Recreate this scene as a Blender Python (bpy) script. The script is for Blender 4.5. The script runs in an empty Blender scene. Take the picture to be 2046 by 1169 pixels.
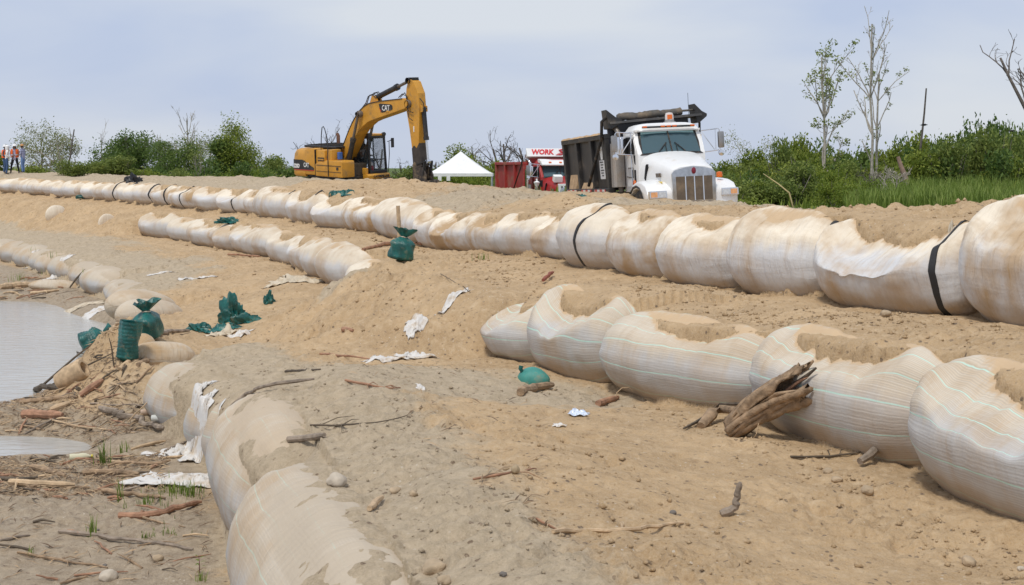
import bpy, bmesh, math, random
import numpy as np
from mathutils import Vector, Matrix, Euler, Quaternion
PI = math.pi
rng = np.random.RandomState(7)
random.seed(7)
S = bpy.context.scene
C = S.collection
# ------------------------------------------------------------ camera, world, sun, exposure
CAM_Z = 4.5                       # eye height above the river
F_PX, CX, HY = 2842.0, 1023.0, 335.0
cam_d = bpy.data.cameras.new('camera')
cam = bpy.data.objects.new('camera', cam_d)
C.objects.link(cam)
cam.location = (0, 0, CAM_Z)
cam.rotation_euler = (math.radians(90), 0, 0)
cam_d.sensor_width = 36.0
cam_d.lens = 36.0 * F_PX / 2046.0
cam_d.shift_y = -(584.5 - HY) / 2046.0
cam_d.clip_start = 0.1
cam_d.clip_end = 6000
S.camera = cam

SUN_EL, SUN_AZ = 62.0, 205.0      # azimuth measured clockwise from the view direction
w = bpy.data.worlds.new('World')
S.world = w
w.use_nodes = True
nt = w.node_tree
nt.nodes.clear()
def wn(t, **k):
    n = nt.nodes.new(t)
    for a, b in k.items():
        setattr(n, a, b)
    return n
sky = wn('ShaderNodeTexSky', sky_type='NISHITA', sun_disc=False)
sky.sun_elevation = math.radians(SUN_EL)
sky.sun_rotation = math.radians(SUN_AZ)
sky.air_density = 1.0
sky.dust_density = 2.0
tc = wn('ShaderNodeTexCoord')
mp = wn('ShaderNodeMapping')
mp.inputs['Scale'].default_value = (1.6, 1.6, 6.5)
mp.inputs['Rotation'].default_value = (0.0, 0.12, 0.0)
no = wn('ShaderNodeTexNoise')
no.inputs['Scale'].default_value = 2.1
no.inputs['Detail'].default_value = 5
no.inputs['Roughness'].default_value = 0.45
no.inputs['Distortion'].default_value = 0.35
cr = wn('ShaderNodeValToRGB')
cr.color_ramp.elements[0].position = 0.36
cr.color_ramp.elements[0].color = (4.55, 5.25, 6.85, 1)
cr.color_ramp.elements[1].position = 0.68
cr.color_ramp.elements[1].color = (6.25, 6.6, 7.15, 1)
mx = wn('ShaderNodeMix', data_type='RGBA')
mx.inputs[0].default_value = 0.9
bg = wn('ShaderNodeBackground')
bg.inputs['Strength'].default_value = 0.076
wo = wn('ShaderNodeOutputWorld')
L = nt.links.new
L(tc.outputs['Generated'], mp.inputs['Vector'])
L(mp.outputs[0], no.inputs['Vector'])
L(no.outputs['Fac'], cr.inputs[0])
L(sky.outputs[0], mx.inputs[6])
L(cr.outputs[0], mx.inputs[7])
L(mx.outputs[2], bg.inputs[0])
L(bg.outputs[0], wo.inputs[0])

sun_d = bpy.data.lights.new('sun', 'SUN')
sun_d.energy = 1.5
sun_d.angle = math.radians(10)
sun_d.color = (1.0, 0.95, 0.86)
sun = bpy.data.objects.new('sun', sun_d)
C.objects.link(sun)
az, el = math.radians(SUN_AZ), math.radians(SUN_EL)
sdir = Vector((math.sin(az) * math.cos(el), math.cos(az) * math.cos(el), math.sin(el)))
sun.rotation_euler = (-sdir).to_track_quat('-Z', 'Y').to_euler()
sun.location = (0, 0, 60)
S.view_settings.view_transform = 'Standard'
S.view_settings.look = 'None'
S.view_settings.exposure = 0.60
S.view_settings.gamma = 1
S.view_settings.use_curve_mapping = False

# ------------------------------------------------------------ small helpers
def tag(o, label=None, cat=None, group=None, kind=None):
    if label: o['label'] = label
    if cat: o['category'] = cat
    if group: o['group'] = group
    if kind: o['kind'] = kind
    return o

def empty(name, loc=(0, 0, 0), rz=0.0):
    o = bpy.data.objects.new(name, None)
    C.objects.link(o)
    o.location = loc
    o.rotation_euler = (0, 0, rz)
    return o

class MB:
    """collects shapes and links them as ONE mesh object"""
    def __init__(s):
        s.v = []; s.f = []; s.m = []
    def add(s, vs, fs, mi=0, M=None):
        b = len(s.v)
        for p in vs:
            p = Vector(p)
            s.v.append(tuple(M @ p) if M is not None else tuple(p))
        for f in fs:
            s.f.append([i + b for i in f]); s.m.append(mi)
        return s
    def box(s, c, d, rot=None, mi=0, taper=1.0, M=None):
        x, y, z = d[0] / 2, d[1] / 2, d[2] / 2
        vs = []
        for sz in (-1, 1):
            k = taper if sz > 0 else 1
            for sx, sy in ((-1, -1), (1, -1), (1, 1), (-1, 1)):
                vs.append(Vector((sx * x * k, sy * y * k, sz * z)))
        R = Euler(rot).to_matrix() if rot else Matrix.Identity(3)
        vs = [R @ v + Vector(c) for v in vs]
        return s.add(vs, [(3, 2, 1, 0), (4, 5, 6, 7), (0, 1, 5, 4), (1, 2, 6, 5), (2, 3, 7, 6), (3, 0, 4, 7)], mi, M)
    def bar(s, a, b, w, h=None, mi=0, up=(0, 0, 1)):
        a, b = Vector(a), Vector(b)
        h = h or w
        d = (b - a); n = d.normalized()
        u = Vector(up)
        if abs(n.dot(u)) > .97: u = Vector((1, 0, 0))
        x = n.cross(u).normalized(); y = x.cross(n)
        vs = []
        for p in (a, b):
            for sx, sy in ((-1, -1), (1, -1), (1, 1), (-1, 1)):
                vs.append(p + x * (sx * w / 2) + y * (sy * h / 2))
        return s.add(vs, [(0, 1, 2, 3), (7, 6, 5, 4), (4, 5, 1, 0), (5, 6, 2, 1), (6, 7, 3, 2), (7, 4, 0, 3)], mi)
    def tube(s, pts, r, n=8, mi=0, cap=True):
        pts = [Vector(p) for p in pts]
        if not hasattr(r, '__len__'): r = [r] * len(pts)
        b = len(s.v)
        u = None
        for i, p in enumerate(pts):
            d = (pts[min(i + 1, len(pts) - 1)] - pts[max(i - 1, 0)]).normalized()
            if u is None:
                u = d.orthogonal().normalized()
            else:
                u = (u - d * u.dot(d))
                u = u.normalized() if u.length > 1e-6 else d.orthogonal().normalized()
            v = d.cross(u)
            for k in range(n):
                a = 2 * PI * k / n
                s.v.append(tuple(p + (u * math.cos(a) + v * math.sin(a)) * r[i]))
        for i in range(len(pts) - 1):
            for k in range(n):
                k2 = (k + 1) % n
                s.f.append([b + i * n + k, b + i * n + k2, b + (i + 1) * n + k2, b + (i + 1) * n + k]); s.m.append(mi)
        if cap:
            s.f.append([b + k for k in range(n)][::-1]); s.m.append(mi)
            e = b + (len(pts) - 1) * n
            s.f.append([e + k for k in range(n)]); s.m.append(mi)
        return s
    def prism(s, poly, axis, a, b, mi=0):
        """poly: 2D points; axis 'y': poly is (x,z) and is extruded from y=a to y=b"""
        def P(p, t):
            if axis == 'y': return (p[0], t, p[1])
            if axis == 'x': return (t, p[0], p[1])
            return (p[0], p[1], t)
        n = len(poly); o = len(s.v)
        s.v += [P(p, a) for p in poly] + [P(p, b) for p in poly]
        s.f.append([o + i for i in range(n)][::-1]); s.m.append(mi)
        s.f.append([o + n + i for i in range(n)]); s.m.append(mi)
        for i in range(n):
            j = (i + 1) % n
            s.f.append([o + i, o + j, o + n + j, o + n + i]); s.m.append(mi)
        return s
    def lathe(s, prof, c, axis=(0, 0, 1), n=16, mi=0):
        ax = Vector(axis).normalized()
        u = ax.orthogonal().normalized(); v = ax.cross(u)
        b = len(s.v); c = Vector(c)
        for (r, h) in prof:
            for k in range(n):
                a = 2 * PI * k / n
                s.v.append(tuple(c + ax * h + (u * math.cos(a) + v * math.sin(a)) * r))
        for i in range(len(prof) - 1):
            for k in range(n):
                k2 = (k + 1) % n
                s.f.append([b + i * n + k, b + i * n + k2, b + (i + 1) * n + k2, b + (i + 1) * n + k]); s.m.append(mi)
        return s
    def grid(s, fn, nu, nv, closed_u=False, closed_v=False, mi=0):
        b = len(s.v)
        for i in range(nu):
            for j in range(nv):
                s.v.append(tuple(fn(i / (nu if closed_u else nu - 1), j / (nv if closed_v else nv - 1))))
        for i in range(nu if closed_u else nu - 1):
            for j in range(nv if closed_v else nv - 1):
                i2, j2 = (i + 1) % nu, (j + 1) % nv
                s.f.append([b + i * nv + j, b + i2 * nv + j, b + i2 * nv + j2, b + i * nv + j2]); s.m.append(mi)
        return s
    def build(s, name, mats, parent=None, smooth=False, bevel=0, recalc=True, label=None):
        me = bpy.data.meshes.new(name)
        me.from_pydata(s.v, [], s.f)
        if not isinstance(mats, (list, tuple)): mats = [mats]
        for m in mats: me.materials.append(m)
        me.polygons.foreach_set('material_index', s.m)
        if recalc or bevel:
            bm = bmesh.new(); bm.from_mesh(me)
            if recalc: bmesh.ops.recalc_face_normals(bm, faces=bm.faces)
            if bevel:
                es = [e for e in bm.edges if len(e.link_faces) == 2 and e.calc_face_angle(0) > .5]
                bmesh.ops.bevel(bm, geom=es, offset=bevel, segments=2, profile=.6, affect='EDGES', clamp_overlap=True)
            bm.to_mesh(me); bm.free()
        if smooth:
            me.polygons.foreach_set('use_smooth', [True] * len(me.polygons))
            if smooth != 'all':
                try: me.set_sharp_from_angle(angle=math.radians(40))
                except Exception: pass
        me.update()
        o = bpy.data.objects.new(name, me)
        C.objects.link(o)
        if parent is not None: o.parent = parent
        if label: o['label'] = label
        return o

# ------------------------------------------------------------ materials
def mat(name, col, rough=.6, metal=0.0, var=0.0, vscale=4.0, dirt=None, dirt_amt=0.0, dscale=3.0, bump=0.0, bscale=40.0,
        stretch=(1, 1, 1), emit=None, spec=None, coat=0.0):
    m = bpy.data.materials.new(name)
    m.use_nodes = True
    t = m.node_tree; b = t.nodes['Principled BSDF']
    b.inputs['Base Color'].default_value = (*col, 1)
    b.inputs['Roughness'].default_value = rough
    b.inputs['Metallic'].default_value = metal
    if spec is not None: b.inputs['Specular IOR Level'].default_value = spec
    if coat: b.inputs['Coat Weight'].default_value = coat
    if emit:
        b.inputs['Emission Color'].default_value = (*emit[0], 1); b.inputs['Emission Strength'].default_value = emit[1]
    tcn = t.nodes.new('ShaderNodeTexCoord'); mpn = t.nodes.new('ShaderNodeMapping')
    mpn.inputs['Scale'].default_value = stretch
    t.links.new(tcn.outputs['Object'], mpn.inputs[0])
    cur = None
    if var:
        n = t.nodes.new('ShaderNodeTexNoise'); n.inputs['Scale'].default_value = vscale; n.inputs['Detail'].default_value = 5
        t.links.new(mpn.outputs[0], n.inputs['Vector'])
        r = t.nodes.new('ShaderNodeValToRGB')
        r.color_ramp.elements[0].position = .3; r.color_ramp.elements[1].position = .7
        r.color_ramp.elements[0].color = (*[c * (1 - var) for c in col], 1)
        r.color_ramp.elements[1].color = (*[min(1, c * (1 + var)) for c in col], 1)
        t.links.new(n.outputs['Fac'], r.inputs[0]); cur = r.outputs[0]
    if dirt is not None:
        n = t.nodes.new('ShaderNodeTexNoise'); n.inputs['Scale'].default_value = dscale; n.inputs['Detail'].default_value = 8
        n.inputs['Roughness'].default_value = .65
        t.links.new(mpn.outputs[0], n.inputs['Vector'])
        r = t.nodes.new('ShaderNodeMapRange')
        r.inputs['From Min'].default_value = .62 - .35 * dirt_amt; r.inputs['From Max'].default_value = .78 - .25 * dirt_amt
        r.inputs['To Max'].default_value = .85
        t.links.new(n.outputs['Fac'], r.inputs['Value'])
        x = t.nodes.new('ShaderNodeMix'); x.data_type = 'RGBA'
        t.links.new(r.outputs[0], x.inputs[0])
        if cur is not None: t.links.new(cur, x.inputs[6])
        else: x.inputs[6].default_value = (*col, 1)
        x.inputs[7].default_value = (*dirt, 1)
        cur = x.outputs[2]
        rm = t.nodes.new('ShaderNodeMix'); rm.data_type = 'FLOAT'
        t.links.new(r.outputs[0], rm.inputs[0]); rm.inputs[2].default_value = rough; rm.inputs[3].default_value = max(rough, .8)
        t.links.new(rm.outputs[0], b.inputs['Roughness'])
    if cur is not None: t.links.new(cur, b.inputs['Base Color'])
    if bump:
        n = t.nodes.new('ShaderNodeTexNoise'); n.inputs['Scale'].default_value = bscale; n.inputs['Detail'].default_value = 4
        t.links.new(mpn.outputs[0], n.inputs['Vector'])
        bp = t.nodes.new('ShaderNodeBump'); bp.inputs['Strength'].default_value = bump; bp.inputs['Distance'].default_value = .02
        t.links.new(n.outputs['Fac'], bp.inputs['Height']); t.links.new(bp.outputs[0], b.inputs['Normal'])
    return m

# ------------------------------------------------------------ numpy noise
def _h(ix, iy, seed):
    n = (ix.astype(np.int64) * 374761393 + iy.astype(np.int64) * 668265263 + seed * 974711) & 0xffffffff
    n = ((n ^ (n >> 13)) * 1274126177) & 0xffffffff
    n = n ^ (n >> 16)
    return (n & 0xffff) / 65535.0
def vnoise(x, y, seed=0):
    xi, yi = np.floor(x), np.floor(y)
    fx, fy = x - xi, y - yi
    fx = fx * fx * (3 - 2 * fx); fy = fy * fy * (3 - 2 * fy)
    a = _h(xi, yi, seed); b = _h(xi + 1, yi, seed); c = _h(xi, yi + 1, seed); d = _h(xi + 1, yi + 1, seed)
    return (a * (1 - fx) + b * fx) * (1 - fy) + (c * (1 - fx) + d * fx) * fy
def fbm(x, y, seed=0, oct=4, gain=.5):
    """roughly -1..1"""
    s = 0.0; a = 1.0; t = 0.0
    for o in range(oct):
        # rotate each octave so the lattice never shows
        ca, sa = math.cos(.6 + o * 1.1), math.sin(.6 + o * 1.1)
        s = s + a * (vnoise((x * ca - y * sa) * 2 ** o + o * 17.3, (x * sa + y * ca) * 2 ** o - o * 9.1, seed + o) * 2 - 1)
        t += a; a *= gain
    return s / t * 1.5
def sstep(a, b, x):
    t = np.clip((x - a) / (b - a), 0, 1)
    return t * t * (3 - 2 * t)
def lerp(a, b, t): return a + (b - a) * t
# ------------------------------------------------------------ the three rows of bulk sandbags
# each row: a curve (distance Y, X, ground height under the bags); bags listed from the far end to the near end
DG = np.arange(4.0, 130.0, .1)
def smooth(a, n):
    k = np.hanning(n + 2)[1:-1]; k /= k.sum()
    return np.convolve(np.pad(a, n, mode='reflect', reflect_type='odd'), k, 'same')[n:-n]
class Row:
    def __init__(s, name, tab, shift, pxs, width, seed):
        t = np.array(tab)
        s.name = name
        s.X = smooth(np.interp(DG, t[:, 0], t[:, 1]), 41)
        # linear extension past the table ends
        s.zb = smooth(np.interp(DG, t[:, 0], t[:, 2]), 31)
        m = np.gradient(s.X, DG); q = np.sqrt(1 + m * m)
        s.X = s.X + shift * q
        s.m = m; s.q = q
        s.arc = np.concatenate([[0], np.cumsum(np.sqrt(np.diff(s.X) ** 2 + np.diff(DG) ** 2))])
        # silhouettes are read on the water side, .6 m from the centre line
        Xf = s.X - .55 * q
        r = Xf / DG * F_PX + CX
        r = np.maximum.accumulate(r[::-1])[::-1]
        s.b = []                    # boundaries in arc length, far -> near (decreasing arc)
        for px in pxs:
            D = np.interp(-px, -r, DG)
            s.b.append(float(np.interp(D, DG, s.arc)))
        s.b = np.array(s.b)
        s.W = width; s.seed = seed; s.plat = .9; s.pf0, s.pf1 = .04, -.45; s.backp = .06; s.ragk = .8; s.soft = False; s.pe = -.2
        n = len(s.b) - 1
        R = np.random.RandomState(seed)
        s.H = np.full(n, 1.15); s.sad = R.uniform(.66, .96, n); s.ex = R.uniform(1.6, 3.6, n); s.open = np.ones(n); s.yaw = R.uniform(.10, .2, n)
        s.tilt = R.uniform(-.16, .16, n); s.off = R.uniform(-.09, .09, n); s.tone = R.uniform(.1, .5, n)
    def coords(s, X, Y):
        m = np.interp(Y, DG, s.m); q = np.interp(Y, DG, s.q); Xc = np.interp(Y, DG, s.X)
        p = (X - Xc) / q
        Df = np.clip(Y + np.clip(p, -9, 9) * m / q, DG[0], DG[-1])
        return p, Df
    def frame(s, a):
        D = np.interp(a, s.arc, DG); X = np.interp(D, DG, s.X); m = np.interp(D, DG, s.m); q = np.interp(D, DG, s.q)
        return X, D, m / q, 1 / q, np.interp(D, DG, s.zb)      # position, unit tangent (towards far), ground
    def which(s, Df):
        a = np.interp(Df, DG, s.arc)
        i = np.clip(np.searchsorted(-s.b, -a, side='right') - 1, 0, len(s.b) - 2)
        mid = (s.b[i] + s.b[i + 1]) / 2; half = np.maximum((s.b[i] - s.b[i + 1]) / 2, .2)
        return i, np.clip((a - mid) / half, -1, 1), a           # t=+1 at the far end
    def cap(s, i, t, p, plateau=True):
        H = s.H[i]
        sad = s.sad[i] + s.tilt[i] * t + (1.0 - s.sad[i]) * np.abs(t) ** s.ex[i]
        c = sad + .62 * (p + .38)
        if plateau: c = np.minimum(c, s.plat + .1 * np.clip(p, -.6, 1.2))
        return H * c

TOP = Row('top', [(4, 13.2, 2.6), (17.4, 6.27, 2.6), (21.2, 4.3, 2.6), (23, 3.25, 2.6), (26.3, 1.68, 2.62), (28.4, .92, 2.7), (32.3, -.49, 2.57),
    (36.7, -2.1, 2.42), (42.5, -4.16, 2.6), (47.8, -6.8, 2.6), (51.4, -8.3, 2.65), (57, -10.9, 2.7), (65, -16.6, 2.9), (80, -28.8, 3.2), (130, -70, 3.2)],
    .5, [-340, -290, -250, -205, -165, -120, -85, -45, 0, 12, 34, 48, 80, 103, 116, 141, 160, 176, 199, 230, 246, 258, 293, 327, 378, 425, 480, 502, 563, 617, 681, 744, 826, 862,
         919, 975, 1056, 1113, 1203, 1303, 1425, 1593, 1879, 2330, 2900, 3700], 1.3, 11)
MID = Row('mid', [(4, 6.6, 1.5), (11.6, 4.6, 1.5), (15, 3.6, 1.5), (17.6, 2.5, 1.5), (20, 1.1, 1.5), (23.4, -.3, 1.5), (28, -1.8, 1.5), (34, -3.5, 1.5), (36, -4.4, 1.5),
    (46, -7.6, 1.5), (50, -9, 1.5), (53, -10.8, 1.5), (58.8, -13.7, 1.5), (63, -16.6, 1.6), (72, -24, 1.9), (85, -34.5, 2.1), (130, -73, 2.1)],
    .45, [20, 90, 160, 215, 271, 326, 371, 430, 455, 531, 568, 603, 626, 687, 745, 850, 982, 1043, 1172, 1452, 1788, 2350, 3100], 1.25, 23)
BOT = Row('bottom', [(4, .1, .3), (13.3, -2.45, .3), (15.3, -2.98, .3), (19.1, -3.85, .3), (21.5, -5.0, .3), (23, -5.75, .3), (25.5, -6.5, .3), (28, -7.25, .32), (37, -9.9, .35), (44, -12.3, .3),
    (50.8, -15.7, .35), (58, -19.7, .4), (64.5, -23.6, .45), (80, -33.5, .5), (130, -72, .5)],
    .5, [-400, -300, -220, -150, -100, -60, -30, 0, 29, 58, 77, 92, 134, 166, 197, 255, 268, 299, 350, 408, 430, 470, 602, 900], 1.35, 37)
def setv(arr, vals, start):
    for k, v in enumerate(vals): arr[start + k] = v
TOP.H[:] = .95
i0 = list(TOP.b).index(TOP.b[8])
#   bags from px 0 to the near right end
setv(TOP.H, [.75, .75, .8, .8, .8, .8, .75, .85, .85, .85, .85, .9, .9, .85, .9, .95, .95, 1.0, 1.0, 1.0, 1.15, 1.18, 1.0, 1.05, 1.1, 1.05, 1.0, .98, 1.0, .95, 1.15, 1.15, 1.15, 1.3, 1.3, 1.62, 1.6, 1.5], 8 - 1 + 0)
TOP.tone[:] = np.clip(TOP.tone, .05, .35); TOP.sad[:22] = .82 + .5 * (TOP.sad[:22] - .66)
for k, v in {22: .6, 23: .75, 26: .55, 30: .85, 32: .6, 33: .95, 34: .95, 35: .35, 36: .5, 37: .12, 38: .85, 39: .42, 40: .5, 41: .5, 42: .62, 43: .7}.items(): TOP.tone[k] = v
for k, v in {26: .72, 29: .7, 35: .78, 36: .78, 37: .92, 38: .86, 39: .82, 40: .84, 41: .62, 42: .86, 31: .92, 32: .74, 33: .68, 34: .74}.items(): TOP.sad[k] = v
MID.H[:] = 1.0
setv(MID.H, [1.0, 1.0, 1.0, 1.1, .95, 1.05, .95, 1.05, 1.0, 1.05, 1.05, 1.05, 1.0, 1.0, 1.0, .95, 1.12, 1.1, 1.25, 1.3, 1.4], 1)
MID.open[0:4] = 0; MID.open[14:16] = 0
for k, v in {15: .0, 16: .8, 17: .64, 18: .70, 19: .76, 20: .70}.items():
    if k != 15: MID.sad[k] = v
MID.tilt[17] = .14; MID.ex[17] = 1.5; MID.H[17] = 1.28; MID.ex[18] = 2.4; MID.tilt[18] = .04; MID.sad[18] = .82; MID.H[13] = .82; MID.ex[20] = 1.7
BOT.H[:] = .85
setv(BOT.H, [.9, .9, .85, .85, .85, .85, .9, .75, .6, .6, 1.0, 1.0, 1.15, 1.38, 1.4, 1.4], 7)
BOT.sad[:] = np.clip(BOT.sad + .2, .82, .94); BOT.plat = 1.03; BOT.pf0, BOT.pf1 = -.10, -.40; BOT.backp = .26; BOT.soft = True; BOT.peb = np.full(len(BOT.H), -.06); BOT.peb[21] = .16; BOT.peb[20] = .04; BOT.peb[19] = .0; BOT.peb[17] = .12; BOT.peb[:15] = .02; BOT.sad[:] += .08; BOT.ragk = 1.5
BOT.open[15:17] = .0; BOT.off[18] = .14; BOT.off[19] = .10
for k in range(len(BOT.tone)): BOT.tone[k] = .35 + .2 * BOT.tone[k]

# ------------------------------------------------------------ the land as one height function
def shore(X, Y):
    Xw = np.interp(Y, [4, 23.9, 24.6, 25.6, 26.5, 27, 28.7, 31.6, 35, 39, 43, 46, 47.5, 49, 52, 56, 60], [-40, -40, -26, -15, -11.2, -10, -9.0, -8.4, -8.7, -10.1, -12.3, -14.6, -17, -21, -30, -45, -80])
    Xw = Xw + 1.5 + .5 * fbm(X * .5, Y * .5, 71, 3) + .12 * fbm(X * 2, Y * 2, 72, 2)
    d = X - Xw
    z = np.clip(.075 * d, -.5, .17) + .06 * sstep(2, 6, d)
    # the pool nearer the camera
    pool = np.exp(-((Y - 22.75 + .25 * fbm(X * .7, Y * .3, 77, 2)) / 1.02) ** 2) * (1 - sstep(-6.4, -5.2, X + .25 * fbm(X * 2, Y * 2, 75, 2)))
    z = z - .62 * pool
    return z
def land(X, Y, detail=True):
    pB, fB = BOT.coords(X, Y); pM, fM = MID.coords(X, Y); pT, fT = TOP.coords(X, Y)
    zMb = np.interp(fM, DG, MID.zb); zTb = np.interp(fT, DG, TOP.zb); zBb = np.interp(fB, DG, BOT.zb)
    near = 1 / (1 + (Y / 45.0) ** 2)
    big = .07 * fbm(X * .35, Y * .35, 1, 3)
    z = shore(X, Y)
    nb = sstep(29, 31.5, Y) * (1 - sstep(40, 44, Y))
    z = lerp(z, np.maximum(z, zBb), sstep(0, 1, np.clip((pB + lerp(2.2, .95, nb)) / lerp(1.4, .5, nb), 0, 1)))
    cover = np.zeros_like(X)
    rag = .16 * fbm(X * 2.3, Y * 2.3, 5, 4)
    def step(z, row, p, f, zn, pn, slope_w):
        nonlocal cover
        i, t, a = row.which(f)
        op = np.interp(a, row.opa, row.opv); H = row.H[i]
        zb = np.interp(f, DG, row.zb)
        c = zb + row.cap(i, t, p)
        pf = row.pf0 + (row.pf1 - row.pf0) * (1 - np.abs(t) ** 2.0)
        wb = sstep(pf - .10, pf + .08, p + (np.minimum(rag, .11) - .13) * row.ragk * (1 - .75 * np.abs(t) ** 3))
        if row.soft:                                         # soil lying on the crowns, thinning out towards the river side
            half = np.maximum((row.b[i] - row.b[i + 1]) / 2, .2); tt = np.abs(t) * half / (half + .06)
            ek = np.clip(1 - tt ** 2.9, 0, 1) ** .5; kw = .06 + .94 * ek; kh = .30 + .70 * ek
            hw = row.W / 2 * kw; q = np.clip(np.abs(p) / hw, 0, 1) ** (1 / .86); crown = H * 1.06 * (.44 + .56 * kh * np.sqrt(np.clip(1 - q * q, 0, 1)) ** .86) - .06
            edge = row.peb[i] + .26 * fbm(X * .9, Y * .9, 64, 3)
            cs_ = zb + crown + np.clip(.22 * (p - edge), -.35, .09) + .02 * fbm(X * 3, Y * 3, 66, 3)
            c = np.where(p < .28, cs_, lerp(zb + H * 1.0 + .02, c, sstep(.28, .9, p)))
            c = np.where((p > 0) & (p < .28), np.maximum(c, lerp(cs_, zb + H * .95, sstep(0, .28, p))), c)
            wb = sstep(-.60 * kw, -.46 * kw, p)
        ws = sstep(-slope_w, .15, p + 2.2 * rag)
        wgt = lerp(ws, wb, op)
        c = lerp(zb + .93 * row.H[i] + .1 * rag, c, op)
        u = np.clip(p / np.maximum(p - pn, .5), 0, 1) if zn is not None else np.clip((p - .3) / 2.0, 0, 1)
        after = lerp(c, zn if zn is not None else zplat, sstep(.12, .85, u) if zn is not None else sstep(0, 1, u))
        cv = np.exp(-((p) / .75) ** 2) * op
        cover = np.maximum(cover, cv)
        return lerp(z, after, wgt)
    zplat = np.interp(Y, [16, 20, 25, 29, 36, 44, 60, 85], [3.95, 3.9, 3.76, 3.70, 3.74, 3.9, 4.02, 4.14])
    z = step(z, BOT, pB, fB, zMb - .04, pM, 1.9)
    z = step(z, MID, pM, fM, zTb - .04, pT, np.interp(fM, [20, 23, 25, 31, 34, 50, 62, 70], [1.0, 1.5, 3.4, 3.6, 2.2, 1.2, 2.2, 2.6]))
    z = step(z, TOP, pT, fT, None, None, 1.5)
    # heaps on the crest, the haul road and the flats behind it
    heap = np.exp(-((pT - 2.6) / 1.5) ** 2)
    z = z + heap * (.10 * fbm(X * .55, Y * .55, 21, 3) + .10 * np.maximum(fbm(X * 1.1, Y * 1.1, 22, 3), 0) - .05 + .045 * fbm(X * 3.2, Y * 3.2, 23, 3))
    drop = sstep(3.9, 6.2, pT + .5 * fbm(X * .4, Y * .4, 25, 2))
    zr = np.interp(Y, [20, 40, 60, 90, 140], [2.75, 2.95, 3.05, 2.7, 2.3])
    z = lerp(z, zr, drop)
    flat = sstep(10, 20, pT)
    bank = sstep(7.5, 12.5, X) * (1 - sstep(60, 74, Y))
    z = lerp(z, 2.25 + .85 * bank + .15 * fbm(X * .07, Y * .07, 26, 3), flat)
    z = z + .45 * bank * drop * (1 - flat)
    # the spill of sand down to the river in the middle left
    sp = np.exp(-((X + 7.6 + .22 * (Y - 27)) / 1.1) ** 2 - ((Y - 27.6) / 3.0) ** 2)
    z = z + sp * (.75 + .25 * fbm(X * 1.4, Y * 1.4, 81, 3))
    far = sstep(108, 126, Y)
    z = lerp(z, 2.3 + 0 * X, far)
    if detail:
        dry = sstep(-.05, .25, z)
        rough = np.exp(-((X + 2.6) / 2.6) ** 2 - ((Y - 30) / 4.5) ** 2) + sstep(56, 62, Y) * (1 - sstep(84, 92, Y)) * sstep(-3.5, -1.5, pM) * (1 - sstep(-.8, -.3, pT)) + .8 * np.exp(-((pT - 2.2) / 1.4) ** 2) * (1 - drop)
        rough = np.clip(rough, 0, 1) * (1 - cover)
        z = z + rough * (.10 * fbm(X * .9, Y * .9, 211, 4) + .09 * (.6 - np.abs(fbm(X * 2.1, Y * 2.1, 212, 3))) - .03)
        onb = 1 - .45 * cover
        land_up = sstep(.45, 1.0, z)
        z = z + big * (1 - drop) * (1 - .8 * cover) * (.4 + .6 * land_up)
        z = z + onb * dry * (.035 + .03 * land_up) * fbm(X * 1.3, Y * 1.3, 31, 3)
        rid = 1 - np.abs(fbm(X * 3.1, Y * 3.1, 41, 3))
        lump = sstep(-.1, .5, fbm(X * .6, Y * .6, 43, 3))
        z = z + onb * dry * (lump * .085 + .014) * (rid - .6) * (.4 + .6 * land_up)
        rid2 = 1 - np.abs(fbm(X * 8.5, Y * 8.5, 45, 2))
        z = z + onb * dry * (lump * .022 + .006) * (rid2 - .6) * (.3 + .7 * land_up)
        z = z + onb * dry * .022 * (.4 + lump) * fbm(X * 9, Y * 9, 51, 3)
        # old footprints and scuffs, wheel ruts along the upper terrace
        cs = .85; ix, iy = np.floor(X / cs), np.floor(Y / cs); dent = np.zeros_like(X)
        for ox in (-1, 0, 1):
            for oy in (-1, 0, 1):
                jx, jy = ix + ox, iy + oy; px_ = (jx + _h(jx, jy, 201)) * cs; py_ = (jy + _h(jx, jy, 202)) * cs; an = _h(jx, jy, 203) * PI
                dx, dy = X - px_, Y - py_; u_ = dx * np.cos(an) + dy * np.sin(an); v_ = -dx * np.sin(an) + dy * np.cos(an)
                r2 = (u_ / .17) ** 2 + (v_ / .085) ** 2; on = _h(jx, jy, 204) < .55
                dent = dent + on * (-.034 * np.exp(-r2) + .016 * np.exp(-(np.sqrt(r2) - 1.7) ** 2 * 3))
        z = z + dent * land_up * onb * (1 - far) * (1 - drop)
        z = z + (1 - far) * .008 * fbm(X * 26, Y * 26, 61, 2) * dry
    return z
for r in (TOP, MID, BOT):
    mids = (r.b[:-1] + r.b[1:]) / 2
    a = []; v = []
    for k in range(len(r.open)):
        e = .12 * (r.b[k] - r.b[k + 1])
        a += [r.b[k] - e, r.b[k + 1] + e]; v += [r.open[k]] * 2
    r.opa = np.array(a)[::-1]; r.opv = np.array(v)[::-1]

def ground_z(x, y):
    return float(land(np.array([float(x)]), np.array([float(y)]))[0])
_D = np.exp(np.linspace(math.log(6), math.log(125), 5000))
def hit(px, py):
    """the first point of the land under a spot of the photograph"""
    z = land((px - CX) * _D / F_PX, _D)
    ray = CAM_Z - (py - HY) * _D / F_PX
    k = np.argmax(ray <= z) if (ray <= z).any() else len(_D) - 1
    return Vector(((px - CX) * _D[k] / F_PX, _D[k], z[k]))
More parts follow.
